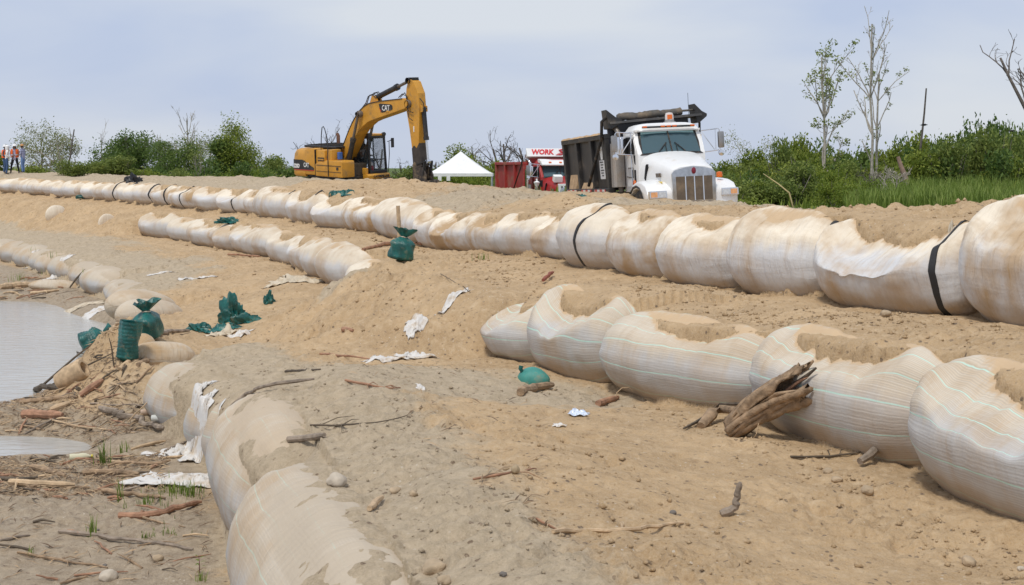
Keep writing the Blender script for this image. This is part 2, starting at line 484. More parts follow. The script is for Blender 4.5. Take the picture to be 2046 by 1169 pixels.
# ------------------------------------------------------------ ground sheet
def nodes(m):
    m.use_nodes = True
    return m.node_tree, m.node_tree.nodes['Principled BSDF']
class NT:
    """tiny node-tree writer"""
    def __init__(s, name):
        s.m = bpy.data.materials.new(name); s.t, s.b = nodes(s.m)
        s.geo = None
    def n(s, typ, **k):
        n = s.t.nodes.new(typ)
        for a, b in k.items(): setattr(n, a, b)
        return n
    def l(s, a, b): s.t.links.new(a, b)
    def set(s, sock, v):
        if hasattr(v, 'is_linked') or hasattr(v, 'links'): s.l(v, sock)
        else: sock.default_value = v
    def noise(s, vec, scale, detail=4, rough=.5, dist=0.0):
        n = s.n('ShaderNodeTexNoise'); n.inputs['Scale'].default_value = scale; n.inputs['Detail'].default_value = detail
        n.inputs['Roughness'].default_value = rough; n.inputs['Distortion'].default_value = dist
        if vec is not None: s.l(vec, n.inputs['Vector'])
        return n.outputs['Fac']
    def ramp(s, f, a, b, lo=0.0, hi=1.0):
        r = s.n('ShaderNodeMapRange'); r.inputs['From Min'].default_value = a; r.inputs['From Max'].default_value = b
        r.inputs['To Min'].default_value = lo; r.inputs['To Max'].default_value = hi
        r.interpolation_type = 'SMOOTHSTEP'
        s.l(f, r.inputs['Value']); return r.outputs[0]
    def mix(s, f, a, b):
        x = s.n('ShaderNodeMix', data_type='RGBA'); s.set(x.inputs[0], f)
        for sock, v in ((x.inputs[6], a), (x.inputs[7], b)):
            if isinstance(v, tuple): sock.default_value = (*v, 1)
            else: s.l(v, sock)
        return x.outputs[2]
    def math(s, op, a, b=0.0, c=None, clamp=False):
        x = s.n('ShaderNodeMath', operation=op); x.use_clamp = clamp
        s.set(x.inputs[0], a); s.set(x.inputs[1], b)
        if c is not None: s.set(x.inputs[2], c)
        return x.outputs[0]
    def attr(s, name, typ='GEOMETRY'):
        a = s.n('ShaderNodeAttribute'); a.attribute_name = name; a.attribute_type = typ
        return a
    def bump(s, h, strength, dist, prev=None):
        b = s.n('ShaderNodeBump'); b.inputs['Strength'].default_value = strength; b.inputs['Distance'].default_value = dist
        s.l(h, b.inputs['Height'])
        if prev is not None: s.l(prev, b.inputs['Normal'])
        return b.outputs[0]

def sand_material():
    k = NT('sand')
    pos = k.n('ShaderNodeNewGeometry').outputs['Position']
    a = k.attr('soil')                       # r grey, g mud, b green
    sp = k.n('ShaderNodeSeparateColor'); k.l(a.outputs['Color'], sp.inputs[0])
    n1 = k.noise(pos, .9, 5, .6); n2 = k.noise(pos, 7.0, 6, .65); n3 = k.noise(pos, 55, 3, .6)
    tan = k.mix(k.ramp(n1, .32, .68), (.525, .365, .203), (.42, .285, .153))
    tan = k.mix(k.ramp(n2, .48, .75, 0, .55), tan, (.66, .505, .325))
    tan = k.mix(k.ramp(n2, .46, .28, 0, .6), tan, (.25, .155, .078))
    grey = k.mix(k.ramp(n2, .3, .7), (.365, .290, .195), (.49, .395, .275))
    mud = k.mix(k.ramp(n2, .3, .7), (.25, .19, .13), (.38, .305, .215))
    nb = k.noise(pos, 1.7, 6, .7)
    g = k.ramp(k.math('ADD', sp.outputs[0], k.math('MULTIPLY_ADD', nb, .9, -.45)), .33, .62)
    c = k.mix(g, tan, grey)
    mu = k.ramp(k.math('ADD', sp.outputs[1], k.math('MULTIPLY_ADD', nb, .5, -.25)), .3, .7)
    c = k.mix(mu, c, mud)
    # pale shell grit and dark crumbs
    v = k.n('ShaderNodeTexVoronoi', feature='F1'); v.inputs['Scale'].default_value = 11; k.l(pos, v.inputs['Vector'])
    c = k.mix(k.math('MULTIPLY', k.math('LESS_THAN', v.outputs['Distance'], .13), k.ramp(n1, .45, .7)), c, (.6, .53, .43))
    v2 = k.n('ShaderNodeTexVoronoi', feature='F1'); v2.inputs['Scale'].default_value = 8.3; k.l(pos, v2.inputs['Vector'])
    c = k.mix(k.math('MULTIPLY', k.math('LESS_THAN', v2.outputs['Distance'], .19), k.ramp(n2, .62, .40)), c, (.16, .11, .07))
    c = k.mix(k.ramp(n3, .35, .7, 0, .3), c, (.62, .5, .36))
    green = k.mix(k.ramp(n1, .3, .7), (.06, .10, .02), (.13, .17, .045))
    c = k.mix(sp.outputs[2], c, green)
    k.l(c, k.b.inputs['Base Color'])
    wet = k.math('SUBTRACT', .93, k.math('MULTIPLY', mu, .22))
    k.l(wet, k.b.inputs['Roughness'])
    k.b.inputs['Specular IOR Level'].default_value = .25
    b1 = k.bump(k.noise(pos, 11, 7, .7), .75, .055)
    b2 = k.bump(k.noise(pos, 55, 4, .65), .7, .012, b1)
    k.l(b2, k.b.inputs['Normal'])
    return k.m
M_SAND = sand_material()

def soil_masks(X, Y, Z):
    px = X / Y * F_PX + CX; py = HY + (CAM_Z - Z) / Y * F_PX
    pB, _ = BOT.coords(X, Y); pM, _ = MID.coords(X, Y); pT, _ = TOP.coords(X, Y)
    def blob(cx, cy, rx, ry): return np.exp(-((X - cx) / rx) ** 2 - ((Y - cy) / ry) ** 2)
    onB = sstep(-.6, 0, pB) * (1 - sstep(-2.5, -1.2, pM))
    g = 1.0 * onB * np.exp(-((pB - .3) / 1.5) ** 2) * np.interp(Y, [9, 12, 14, 22, 24.5, 27, 36, 42, 60], [.75, .85, 1, 1, .9, .1, .1, .7, .8])
    g = g + onB * sstep(38, 46, Y) * (.5 + .35 * fbm(X * .25, Y * .25, 97, 3))
    g = g + .6 * blob(.6, 18.2, 1.5, 1.6) + .5 * blob(-.6, 19.5, 2.0, 1.5) + .8 * blob(-3.7, 31, .7, 1.6) + .5 * blob(-1.2, 9.3, 1.2, 1.2)
    onT = sstep(-.3, .3, pT)
    g = g + onT * (.95 * sstep(50, 62, Y) + .8 * blob(-2.2, 38.5, 3.2, 4.5) + .75 * blob(6.6, 27, 1.6, 3.0) + .6 * blob(2.6, 30.5, 2.2, 2.2) + .3 * sstep(.8, 2.5, pT) * (1 - sstep(44, 52, Y)))
    onM = sstep(-.2, .6, pM) * (1 - sstep(-.9, -.4, pT))
    g = g + onM * (.55 * blob(1.9, 26.4, .8, 1.0) + .45 * sstep(44, 52, Y) * (.5 + .5 * fbm(X * .2, Y * .2, 91, 2)))
    mud = (1 - sstep(-.9, -.1, pB + .3 * fbm(X * 1.2, Y * 1.2, 94, 3))) * (1 - sstep(.18, .5, Z - .1)) * .62
    g = g + (1 - sstep(-.6, .1, pB)) * (.52 + .25 * fbm(X * .6, Y * .6, 93, 3)) * (1 - np.exp(-((X + 7.4) / 1.3) ** 2 - ((Y - 27.6) / 3.2) ** 2))
    mud = mud + (1 - sstep(-.02, .10, Z)) * .6
    mud = mud + .5 * (1 - sstep(-1.1, -.5, pB)) * sstep(25.6, 26.6, Y) * (1 - sstep(.22, .5, Z))
    gr = sstep(9, 13, pT + .8 * fbm(X * .2, Y * .2, 92, 3))
    gr = np.maximum(gr, sstep(100, 112, Y) * (X < 200))
    return np.clip(g, 0, 1), np.clip(mud, 0, 1), np.clip(gr, 0, 1)

def make_ground():
    xs = np.concatenate([np.linspace(-9000, -1200, 24), np.linspace(-1200, -90, 60), np.arange(-86, 2140, 4.3), np.linspace(2144, 3300, 70), np.linspace(3350, 11000, 24)])
    ds = np.concatenate([np.linspace(3.2, 7.9, 40), np.exp(np.linspace(math.log(8), math.log(24), 400)), np.exp(np.linspace(math.log(24.1), math.log(128), 430)), np.exp(np.linspace(math.log(131), math.log(5000), 36))])
    PX, D = np.meshgrid(xs, ds)
    X = ((PX - CX) / F_PX * D).ravel(); Y = D.ravel()
    Z = np.empty_like(X)
    step = 120000
    for i in range(0, len(X), step): Z[i:i + step] = land(X[i:i + step], Y[i:i + step])
    g, mu, gr = soil_masks(X, Y, Z)
    nr, nc = D.shape
    me = bpy.data.meshes.new('ground')
    me.vertices.add(len(X)); me.vertices.foreach_set('co', np.stack([X, Y, Z], 1).ravel())
    idx = np.arange(nr * nc).reshape(nr, nc)
    q = np.stack([idx[:-1, :-1], idx[:-1, 1:], idx[1:, 1:], idx[1:, :-1]], -1).reshape(-1, 4)
    nq = len(q)
    me.loops.add(nq * 4); me.loops.foreach_set('vertex_index', q.ravel())
    me.polygons.add(nq); me.polygons.foreach_set('loop_start', np.arange(nq) * 4); me.polygons.foreach_set('loop_total', np.full(nq, 4))
    me.polygons.foreach_set('use_smooth', np.ones(nq, bool))
    me.update(calc_edges=True)
    ca = me.color_attributes.new('soil', 'FLOAT_COLOR', 'POINT')
    ca.data.foreach_set('color', np.stack([g, mu, gr, np.ones_like(g)], 1).ravel())
    me.materials.append(M_SAND)
    o = bpy.data.objects.new('ground', me); C.objects.link(o)
    o['kind'] = 'structure'
    return o
make_ground()

def make_water():
    k = NT('river_water')
    pos = k.n('ShaderNodeNewGeometry').outputs['Position']
    mp = k.n('ShaderNodeMapping'); mp.inputs['Scale'].default_value = (.8, 2.2, 1); mp.inputs['Rotation'].default_value = (0, 0, .25)
    k.l(pos, mp.inputs[0])
    c = k.mix(k.noise(pos, .4, 4, .6), (.41, .40, .37), (.50, .49, .46))
    k.l(c, k.b.inputs['Base Color'])
    k.b.inputs['Roughness'].default_value = .09
    k.b.inputs['IOR'].default_value = 1.33
    n = k.bump(k.noise(mp.outputs[0], 2.4, 4, .55, .4), .35, .05)
    n = k.bump(k.noise(mp.outputs[0], 9.0, 3, .5), .2, .015, n)
    k.l(n, k.b.inputs['Normal'])
    m = MB()
    m.grid(lambda u, v: (-90 + 86 * u, 3 + 62 * v, 0.0), 12, 12)
    o = m.build('river_water', k.m)
    o['kind'] = 'structure'
make_water()
# ------------------------------------------------------------ bulk sandbags
def bag_material():
    k = NT('woven_sack')
    uv = k.n('ShaderNodeUVMap'); uv.uv_map = 'uv'
    sx = k.n('ShaderNodeSeparateXYZ'); k.l(uv.outputs[0], sx.inputs[0])   # x: round the sack (m), y: along it (m)
    oc = k.n('ShaderNodeObjectInfo')
    ocs = k.n('ShaderNodeSeparateColor'); k.l(oc.outputs['Color'], ocs.inputs[0])   # r tan stain, g net lines, b age
    rnd = oc.outputs['Random']
    off = k.n('ShaderNodeVectorMath', operation='SCALE'); k.l(uv.outputs[0], off.inputs[0]); off.inputs['Scale'].default_value = 1.0
    ad = k.n('ShaderNodeVectorMath', operation='ADD'); k.l(uv.outputs[0], ad.inputs[0])
    cmb = k.n('ShaderNodeCombineXYZ'); k.l(k.math('MULTIPLY', rnd, 57.0), cmb.inputs[0]); k.l(k.math('MULTIPLY', rnd, 91.0), cmb.inputs[1])
    k.l(cmb.outputs[0], ad.inputs[1]); vec = ad.outputs[0]
    def st(sc, rz=0.0):
        m = k.n('ShaderNodeMapping'); m.inputs['Scale'].default_value = sc; m.inputs['Rotation'].default_value = (0, 0, rz); k.l(vec, m.inputs[0]); return m.outputs[0]
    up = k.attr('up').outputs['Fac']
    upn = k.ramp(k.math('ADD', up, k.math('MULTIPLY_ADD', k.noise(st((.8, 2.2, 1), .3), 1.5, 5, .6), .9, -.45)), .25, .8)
    shaded_fabric = k.mix(ocs.outputs[2], (.66, .66, .665), (.485, .475, .455))
    white = k.mix(upn, shaded_fabric, k.mix(ocs.outputs[2], (.83, .74, .60), (.555, .475, .37)))  # grey lower half, cream top: sack shading painted in by height, along with settled dust
    drips = k.noise(st((.7, 5.0, 1), .35), 1.2, 6, .62)
    broad = k.noise(st((.8, .8, 1)), 1.1, 4, .6)
    d = k.attr('dust').outputs['Fac']
    sfac = k.math('ADD', k.math('MULTIPLY', k.ramp(broad, .40, .66), k.math('MULTIPLY', ocs.outputs[0], 1.15)), k.math('MULTIPLY', k.ramp(drips, .52, .74), k.math('MULTIPLY_ADD', ocs.outputs[0], .5, .08)), clamp=True)
    c = k.mix(sfac, white, (.47, .325, .185))
    # woven ribs and the pale green marker threads
    net = ocs.outputs[1]
    rib = k.n('ShaderNodeMath', operation='SINE'); k.l(k.math('MULTIPLY', sx.outputs[0], 250.0), rib.inputs[0])
    rb = k.math('MULTIPLY_ADD', rib.outputs[0], .5, .5)
    wav = k.math('ADD', sx.outputs[0], k.math('MULTIPLY_ADD', k.noise(st((.25, .6, 1)), 1.0, 2), .16, -.08))
    fr = k.math('ABSOLUTE', k.math('SUBTRACT', k.math('FRACT', k.math('MULTIPLY', wav, 3.3)), .5))
    line = k.math('MULTIPLY', k.ramp(fr, .032, .012), net)
    fr2 = k.math('ABSOLUTE', k.math('SUBTRACT', k.math('FRACT', k.math('MULTIPLY_ADD', wav, 13.2, .25)), .5))
    line2 = k.math('MULTIPLY', k.ramp(fr2, .07, .02), k.math('MULTIPLY', net, .22))
    ribd = k.math('MULTIPLY', k.ramp(rb, .2, .75), k.math('MULTIPLY', net, .20))
    c = k.mix(ribd, c, (.25, .22, .20))
    c = k.mix(line2, c, (.72, .73, .70))
    c = k.mix(k.math('MULTIPLY', line, .8), c, (.50, .74, .64))
    # sand lying on the upper faces, in streaks where it slid down
    slid = k.noise(st((1.3, 7.0, 1), .5), 1.6, 6, .65)
    dd = k.ramp(k.math('ADD', d, k.math('MULTIPLY_ADD', slid, 1.3, -.65)), .30, .85)
    c = k.mix(k.math('MULTIPLY', dd, .92), c, k.mix(k.ramp(ocs.outputs[2], .8, .95), (.56, .40, .24), (.49, .41, .31)))
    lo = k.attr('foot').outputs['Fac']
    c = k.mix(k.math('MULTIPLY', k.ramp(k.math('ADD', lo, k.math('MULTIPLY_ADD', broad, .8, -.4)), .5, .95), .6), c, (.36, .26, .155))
    k.l(c, k.b.inputs['Base Color'])
    k.b.inputs['Roughness'].default_value = .72
    k.b.inputs['Specular IOR Level'].default_value = .22
    # creases
    cz = k.noise(st((1.1, 9.0, 1), .22), 1.3, 6, .6, .3)
    b = k.bump(k.math('MULTIPLY', cz, k.math('MULTIPLY_ADD', net, -.7, 1.0)), .65, .06)
    b = k.bump(k.math('MULTIPLY', k.noise(st((5.0, 1.2, 1), .3), 1.1, 5, .6, .6), k.math('SUBTRACT', 1.0, net)), .3, .05, b)
    fine = k.n('ShaderNodeMath', operation='SINE'); k.l(k.math('MULTIPLY', k.math('ADD', sx.outputs[0], k.math('MULTIPLY', k.noise(st((1, 3, 1)), 2.0, 3), .05)), 160.0), fine.inputs[0])
    b = k.bump(k.math('MULTIPLY', fine.outputs[0], k.math('MULTIPLY_ADD', net, .8, .2)), .10, .006, b)
    b = k.bump(k.noise(st((2, 2, 1)), 25, 3, .6), .12, .01, b)
    k.l(b, k.b.inputs['Normal'])
    return k.m
M_BAG = bag_material()
M_STRAP = mat('black_webbing', (.018, .018, .02), .55, bump=.3, bscale=90)

class Bag:
    """one sack of a row as a function of t (-1 near end .. 1 far end) and v (angle round it)"""
    def __init__(b, row, i, W=None, overlap=.06, cut=True):
        b.row, b.i = row, i
        b.a0, b.a1 = row.b[i + 1], row.b[i]              # near, far
        b.half = (b.a1 - b.a0) / 2; b.mid = (b.a0 + b.a1) / 2
        b.L = b.half + overlap
        b.W = (W or row.W) * (.93 + .16 * ((i * 53 % 17) / 16)); b.H = row.H[i]; b.cut = cut
        b.seed = row.seed * 100 + i
    def pts(b, s, v, out=0.0):
        """s: metres along from the middle (positive = far), v: 0..2pi; arrays of the same shape"""
        row, i = b.row, b.i
        X, D, tx, ty, zb = row.frame(b.mid + s)
        tt = np.clip(np.abs(s) / b.L, 0, 1)
        endk = np.clip(1 - tt ** 2.9, 0, 1) ** .5
        kw = .06 + .94 * endk; kh = .30 + .70 * endk
        kh = np.where(tt > .97, kh * np.clip((1 - tt) / .03, 0, 1) ** .5, kh)
        c, sn = np.cos(v), np.sin(v)
        e = .86
        cp = np.sign(c) * np.abs(c) ** e; sp = np.sign(sn) * np.abs(sn) ** np.where(sn > 0, e, 1.0)
        Hh = b.H * 1.06
        zrel = Hh * .44 + sp * Hh * np.where(sp > 0, .56, .44 + .12) * kh
        p = cp * b.W / 2 * kw * (1.0 - .10 * np.clip(sp, 0, 1)) - .07 * (1 - np.abs(sp)) * (cp < 0)
        # folds gathered towards the ends, sag wrinkles in the belly
        ru = b.seed * 3.7
        fold = fbm(v * 2.4 + ru, s * .9 + ru, b.seed, 3)
        fold2 = fbm(v * 1.1 + ru, s * 4.2 - ru, b.seed + 5, 3)
        amp = .022 + .045 * tt ** 2
        rr = 1 + (amp * fold + .020 * fold2) + out
        p = p * rr; zrel = Hh * .44 + (zrel - Hh * .44) * rr
        t = np.clip(s / b.half, -1, 1)
        p = p + row.yaw[i] * (-t) * 1.0 + row.off[i]
        if b.cut:
            lim = row.cap(i, t, p, plateau=False) + .022 - .062 * sstep(-.62, -.34, p) + .045 * fbm(s * 2.2 + ru, p * 2.2, b.seed + 9, 3)
            lim = lim + .022 * fbm(s * 7 + ru, p * 1.5, b.seed + 12, 2)
            # soft minimum
            k = .09
            h = np.clip(.5 + .5 * (zrel - lim) / k, 0, 1)
            zc = zrel * (1 - h) + lim * h - k * h * (1 - h)
            back = b.H * (row.plat + .1 * np.clip(p, -.6, 1.2)) - .05 - .45 * np.clip(p - row.backp, 0, 1)
            zc = np.where(p > row.backp - .06, lerp(zc, np.minimum(zc, back), sstep(row.backp - .06, row.backp + .12, p)), zc)
            zc = zc + out * .5
        else:
            lim = np.full_like(zrel, b.H * .95); zc = zrel
        nx, ny = ty, -tx                                     # to the right of 'far' direction (landwards)
        # centre curve keeps its own direction; p is measured across it
        return X + p * nx, D + p * ny, zb - .06 + zc, p, lim - zc, zc
    def mesh(b, ns, nv, name='bulk_sandbag'):
        su = np.sin(np.linspace(-PI / 2, PI / 2, ns)); su = .55 * su + .45 * np.linspace(-1, 1, ns)
        s = su * b.L
        v = np.linspace(0, 2 * PI, nv, endpoint=False) + PI * .5
        SS, VV = np.meshgrid(s, v, indexing='ij')
        X, Y, Z, p, gap, zc = b.pts(SS, VV)
        co = np.stack([X, Y, Z], -1).reshape(-1, 3)
        idx = np.arange(ns * nv).reshape(ns, nv)
        j2 = np.roll(np.arange(nv), -1)
        q = np.stack([idx[:-1, :], idx[:-1, j2], idx[1:, j2], idx[1:, :]], -1).reshape(-1, 4)
        me = bpy.data.meshes.new(name)
        fs = q.tolist() + [idx[0, ::-1].tolist(), idx[-1, :].tolist()]
        me.from_pydata(co.tolist(), [], fs)
        # uv in metres
        U = VV * (b.W + b.H) / 4 * 1.05
        ul = me.uv_layers.new(name='uv')
        li = np.empty(len(me.loops), np.int32); me.loops.foreach_get('vertex_index', li)
        uu = U.ravel()[li].copy(); vv = SS.ravel()[li] + b.seed * .37
        # seam: the last column wraps to 2pi
        lp = li.reshape(-1)
        nq = len(q) * 4
        u4 = uu[:nq].reshape(-1, 4)
        per = 2 * PI * (b.W + b.H) / 4 * 1.05
        big = (u4.max(1) - u4.min(1)) > per / 2
        u4[big] = np.where(u4[big] < PI * .5 * (b.W + b.H) / 4 * 1.05 + per / 2, u4[big] + per, u4[big])
        uu[:nq] = u4.ravel()
        ul.data.foreach_set('uv', np.stack([uu, vv], 1).ravel())
        top = np.sin(VV)
        over = Z - land(X.ravel(), Y.ravel(), False).reshape(Z.shape)      # how far the sack stands out of the sand
        dust = np.exp(-np.clip(over, 0, 9) / .085) * (top > -.2)
        dust = np.clip(dust * .92 + .30 * np.exp(-np.clip(gap, 0, 9) / .12), 0, 1)
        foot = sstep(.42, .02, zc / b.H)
        for nm, arr in (('dust', dust), ('foot', foot), ('up', sstep(.30, .88, zc / b.H))):  # 'up' is the height mask for the shading and dust painted on the sacks
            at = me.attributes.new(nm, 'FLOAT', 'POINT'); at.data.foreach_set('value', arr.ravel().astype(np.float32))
        me.polygons.foreach_set('use_smooth', np.ones(len(me.polygons), bool))
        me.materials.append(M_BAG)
        me.update()
        bm = bmesh.new(); bm.from_mesh(me); bmesh.ops.recalc_face_normals(bm, faces=bm.faces); bm.to_mesh(me); bm.free()
        o = bpy.data.objects.new(name, me); C.objects.link(o)
        return o
    def strap(b, s0, parent, w=.075, v1=1.42):
        v = np.linspace(PI * .35, PI * v1, 40)
        wob = .03 * np.sin(v * 2.1 + b.seed)
        m = MB(); rows = []
        for ds in (-w / 2, w / 2):
            X, Y, Z, *_ = b.pts(s0 + ds + wob, v, .028)
            rows.append([(x, y, z) for x, y, z in zip(X, Y, Z)])
        X, Y, Z, *_ = b.pts(s0 - w / 2 + wob, v, .006); lo0 = list(zip(X, Y, Z))
        X, Y, Z, *_ = b.pts(s0 + w / 2 + wob, v, .006); lo1 = list(zip(X, Y, Z))
        n = len(v)
        m.v = rows[0] + rows[1] + lo0 + lo1
        for k in range(n - 1):
            m.f += [[k, k + 1, n + k + 1, n + k], [2 * n + k, 2 * n + k + 1, k + 1, k], [n + k, n + k + 1, 3 * n + k + 1, 3 * n + k]]
            m.m += [0] * 3
        return m.build('strap', M_STRAP, parent, smooth=True)

def ordinal(n):
    W = ['', 'first', 'second', 'third', 'fourth', 'fifth', 'sixth', 'seventh', 'eighth', 'ninth', 'tenth', 'eleventh', 'twelfth', 'thirteenth', 'fourteenth',
         'fifteenth', 'sixteenth', 'seventeenth', 'eighteenth', 'nineteenth', 'twentieth']
    if n < len(W): return W[n]
    T = {2: 'twenty', 3: 'thirty', 4: 'forty'}
    return T[n // 10] + ('-' + W[n % 10] if n % 10 else '')
BAGS = {}
TOP_LABEL = {42: 'largest cream bulk bag at the right edge of the top row, with brown drips', 41: 'big cream bulk bag with black strap, sand over its saddle, beside the largest one',
  40: 'white bulk bag below and right of the white truck, black strap at its right end', 39: 'white bulk bag under the truck grille with a short black strap on top',
  38: 'tan stained bulk bag with brown streaks between two whiter bags below the truck', 37: 'white bulk bag with a long wavy black strap, top row below the truck bed',
  36: 'short tan banded bulk bag just left of the strapped white one', 35: 'cream bulk bag with gathered rings, right of two brown bags in the top row',
  34: 'brown mud-coated bulk bag, right one of the pair above the green sack', 33: 'brown bulk bag with a white bare shoulder right of the stake, base beside green sack',
  32: 'cream bulk bag capped with grey gravel, just right of the wooden stake', 31: 'large cream bulk bag directly behind the wooden stake', 30: 'tan bulk bag left of the one behind the stake, no strap',
  29: 'white bulk bag with short black strap on its right end, below the excavator arm', 28: 'plump white bulk bag below the excavator cab', 27: 'tall white bulk bag with a high right end and strap, below the excavator tail',
  26: 'narrow tan bulk bag next to the tall white one below the excavator tail', 25: 'white bulk bag with a long black strap left of the narrow tan one', 24: 'plain white bulk bag between two strapped bags of the top row',
  23: 'orange tan bulk bag with black strap in the top row', 22: 'orange blushed white bulk bag with black strap left of the orange tan one'}
MID_LABEL = {20: 'largest ribbed bulk bag at the lower right edge, green threads and sand on top', 19: 'ribbed grey bulk bag with the split log leaning on it', 18: 'long ribbed bulk bag with green threads, left of the leaning log',
  17: 'ribbed bulk bag with a tall horned left end, behind the half buried green sack', 16: 'leftmost and smallest ribbed bulk bag of the right hand middle row',
  13: 'rightmost white bulk bag of the far middle row, half covered by grey clods', 12: 'rounded grey white bulk bag left of the grey clod heap', 11: 'white bulk bag with a wrinkled top above the cream rags', 10: 'tall white bulk bag with folded top in the middle row bend',
  9: 'small white bulk bag at the middle row bend with sand on its back', 8: 'wide white bulk bag with one brown drip, middle row far part', 7: 'white bulk bag under the flat green sack lying on sand',
  6: 'white bulk bag with a tan band, third from the left end of the middle row', 5: 'tan centred bulk bag, second from the left end of the middle row', 4: 'pale bulk bag with a pointed corner at the left end of the middle row'}
BOT_LABEL = {21: 'nearest bulk bag at the bottom edge, green threads and a white scuffed stripe', 20: 'big smooth beige bulk bag just behind the nearest one', 19: 'beige bulk bag right of the white torn sacks, green threads',
  18: 'small beige bulk bag behind the white torn sacks', 17: 'large tan bulk bag with a folded seam beside the sand slope and driftwood', 14: 'smooth tan bulk bag at the right end of the far bottom row'}
STRAPS = {('top', 41): [-.72], ('top', 40): [-.93], ('top', 39): [-.9], ('top', 37): [-.1], ('top', 29): [-.8], ('top', 28): [-.7], ('top', 27): [-.75], ('top', 25): [-.3], ('top', 23): [-.2], ('top', 22): [-.6],
          ('top', 21): [-.7], ('top', 19): [-.75], ('top', 18): [-.5]}
def make_bags():
    for row in (TOP, MID, BOT):
        for i in range(len(row.b) - 1):
            near_px = row.b[i + 1]
            X, D, *_ = row.frame((row.b[i] + row.b[i + 1]) / 2)
            X, D = float(X), float(D)
            px = X / D * F_PX + CX
            if px < -160 or (px > 2700 and D < 12) or px > 3300: continue
            if row is MID and (i in (14, 15) or i < 4): continue
            if row is BOT and i in (15, 16): continue
            b = Bag(row, i)
            q = 1.0 if D < 30 else .62 if D < 50 else .42
            o = b.mesh(int(84 * q), int(84 * q))
            net = 1.0 if (row is MID and i >= 16) else .4 if (row is BOT and i >= 17) else .12 if row is not TOP else 0.0
            age = {'top': .10, 'mid': .38, 'bottom': 1.0}[row.name] + .2 * ((i * 37 % 10) / 10 - .5)
            if row is MID and i >= 16: age = .72
            o.color = (min(1, row.tone[i] + .15), net, max(0, age), 1)
            lab = (TOP_LABEL if row is TOP else MID_LABEL if row is MID else BOT_LABEL).get(i)
            if not lab:
                if row is TOP and i < 22:
                    lab = '%s bulk bag, %s left of the orange blushed one in the top row' % ('small white' if row.tone[i] < .22 else 'small cream', ordinal(22 - i))
                elif row is BOT and i < 14:
                    lab = 'small beige bulk bag, %s to the left of the tan end bag, far bottom row' % ordinal(14 - i)
                else:
                    lab = 'bulk bag at the near right end of the %s row, mostly outside the picture' % ('top' if row is TOP else 'middle' if row is MID else 'bottom')
            tag(o, lab, 'sandbag', {'top': 'bulk bags of the top row', 'mid': 'bulk bags of the middle row', 'bottom': 'bulk bags of the bottom row by the river'}[row.name])
            for f in STRAPS.get((row.name, i), []):
                b.strap(f * b.half, o, .058 + .016 * (D < 30), .74 if i in (39, 40, 27, 28, 29) and row is TOP else 1.42)
            BAGS[(row.name, i)] = (o, b)
make_bags()
# ------------------------------------------------------------ lettering
def text(name, s, size, m, parent, org, xd, yd, depth=.008, bold=.0, shear=0.0, width=None):
    cu = bpy.data.curves.new(name, 'FONT')
    cu.body = s; cu.size = size; cu.extrude = depth / 2; cu.offset = bold; cu.shear = shear; cu.align_x = 'CENTER'; cu.align_y = 'CENTER'
    cu.resolution_u = 2
    t = bpy.data.objects.new('tmp', cu); C.objects.link(t)
    dg = bpy.context.evaluated_depsgraph_get()
    me = bpy.data.meshes.new_from_object(t.evaluated_get(dg))
    bpy.data.objects.remove(t)
    xd = Vector(xd).normalized(); yd = Vector(yd).normalized(); zd = xd.cross(yd).normalized()
    R = Matrix((xd, yd, zd)).transposed().to_4x4()
    k = 1.0
    if width:
        xs = [v.co.x for v in me.vertices]; k = width / max(1e-6, max(xs) - min(xs))
    me.transform(Matrix.Translation(Vector(org)) @ R @ Matrix.Diagonal((k, 1, 1, 1)))
    me.name = name
    me.materials.clear(); me.materials.append(m)
    o = bpy.data.objects.new(name, me); C.objects.link(o); o.parent = parent
    return o

TANDIRT = (.34, .25, .155)
M_YEL = mat('yellow_paint', (.62, .30, .035), .42, var=.12, vscale=2, dirt=(.30, .19, .08), dirt_amt=.25, dscale=2.2)
M_BLKP = mat('black_paint', (.022, .022, .024), .45, dirt=(.10, .085, .065), dirt_amt=.3, dscale=3)
M_STEEL = mat('worn_steel', (.20, .18, .16), .5, metal=.6, dirt=(.16, .11, .07), dirt_amt=.5, dscale=5)
M_CHROME = mat('chrome', (.75, .75, .76), .14, metal=1.0, var=.06)
M_ROD = mat('polished_rod', (.72, .74, .76), .22, metal=.9)
M_RUB = mat('rubber', (.02, .02, .02), .75, bump=.3, dirt=(.17, .12, .08), dirt_amt=.35, dscale=5)
M_WHT = mat('white_lettering', (.82, .82, .80), .5)
M_RED = mat('red_mark', (.55, .03, .025), .45)
M_ORANGE = mat('orange_lens', (.75, .16, .02), .25, spec=.6)
def glass_mat(name, col, alpha, rough=.05):
    m = mat(name, col, rough)
    b = m.node_tree.nodes['Principled BSDF']
    b.inputs['Alpha'].default_value = alpha
    b.inputs['Specular IOR Level'].default_value = .8
    return m
M_GLASS = glass_mat('tinted_glass', (.035, .06, .075), .72)
M_CLEAR = glass_mat('cab_glass', (.10, .13, .14), .2)

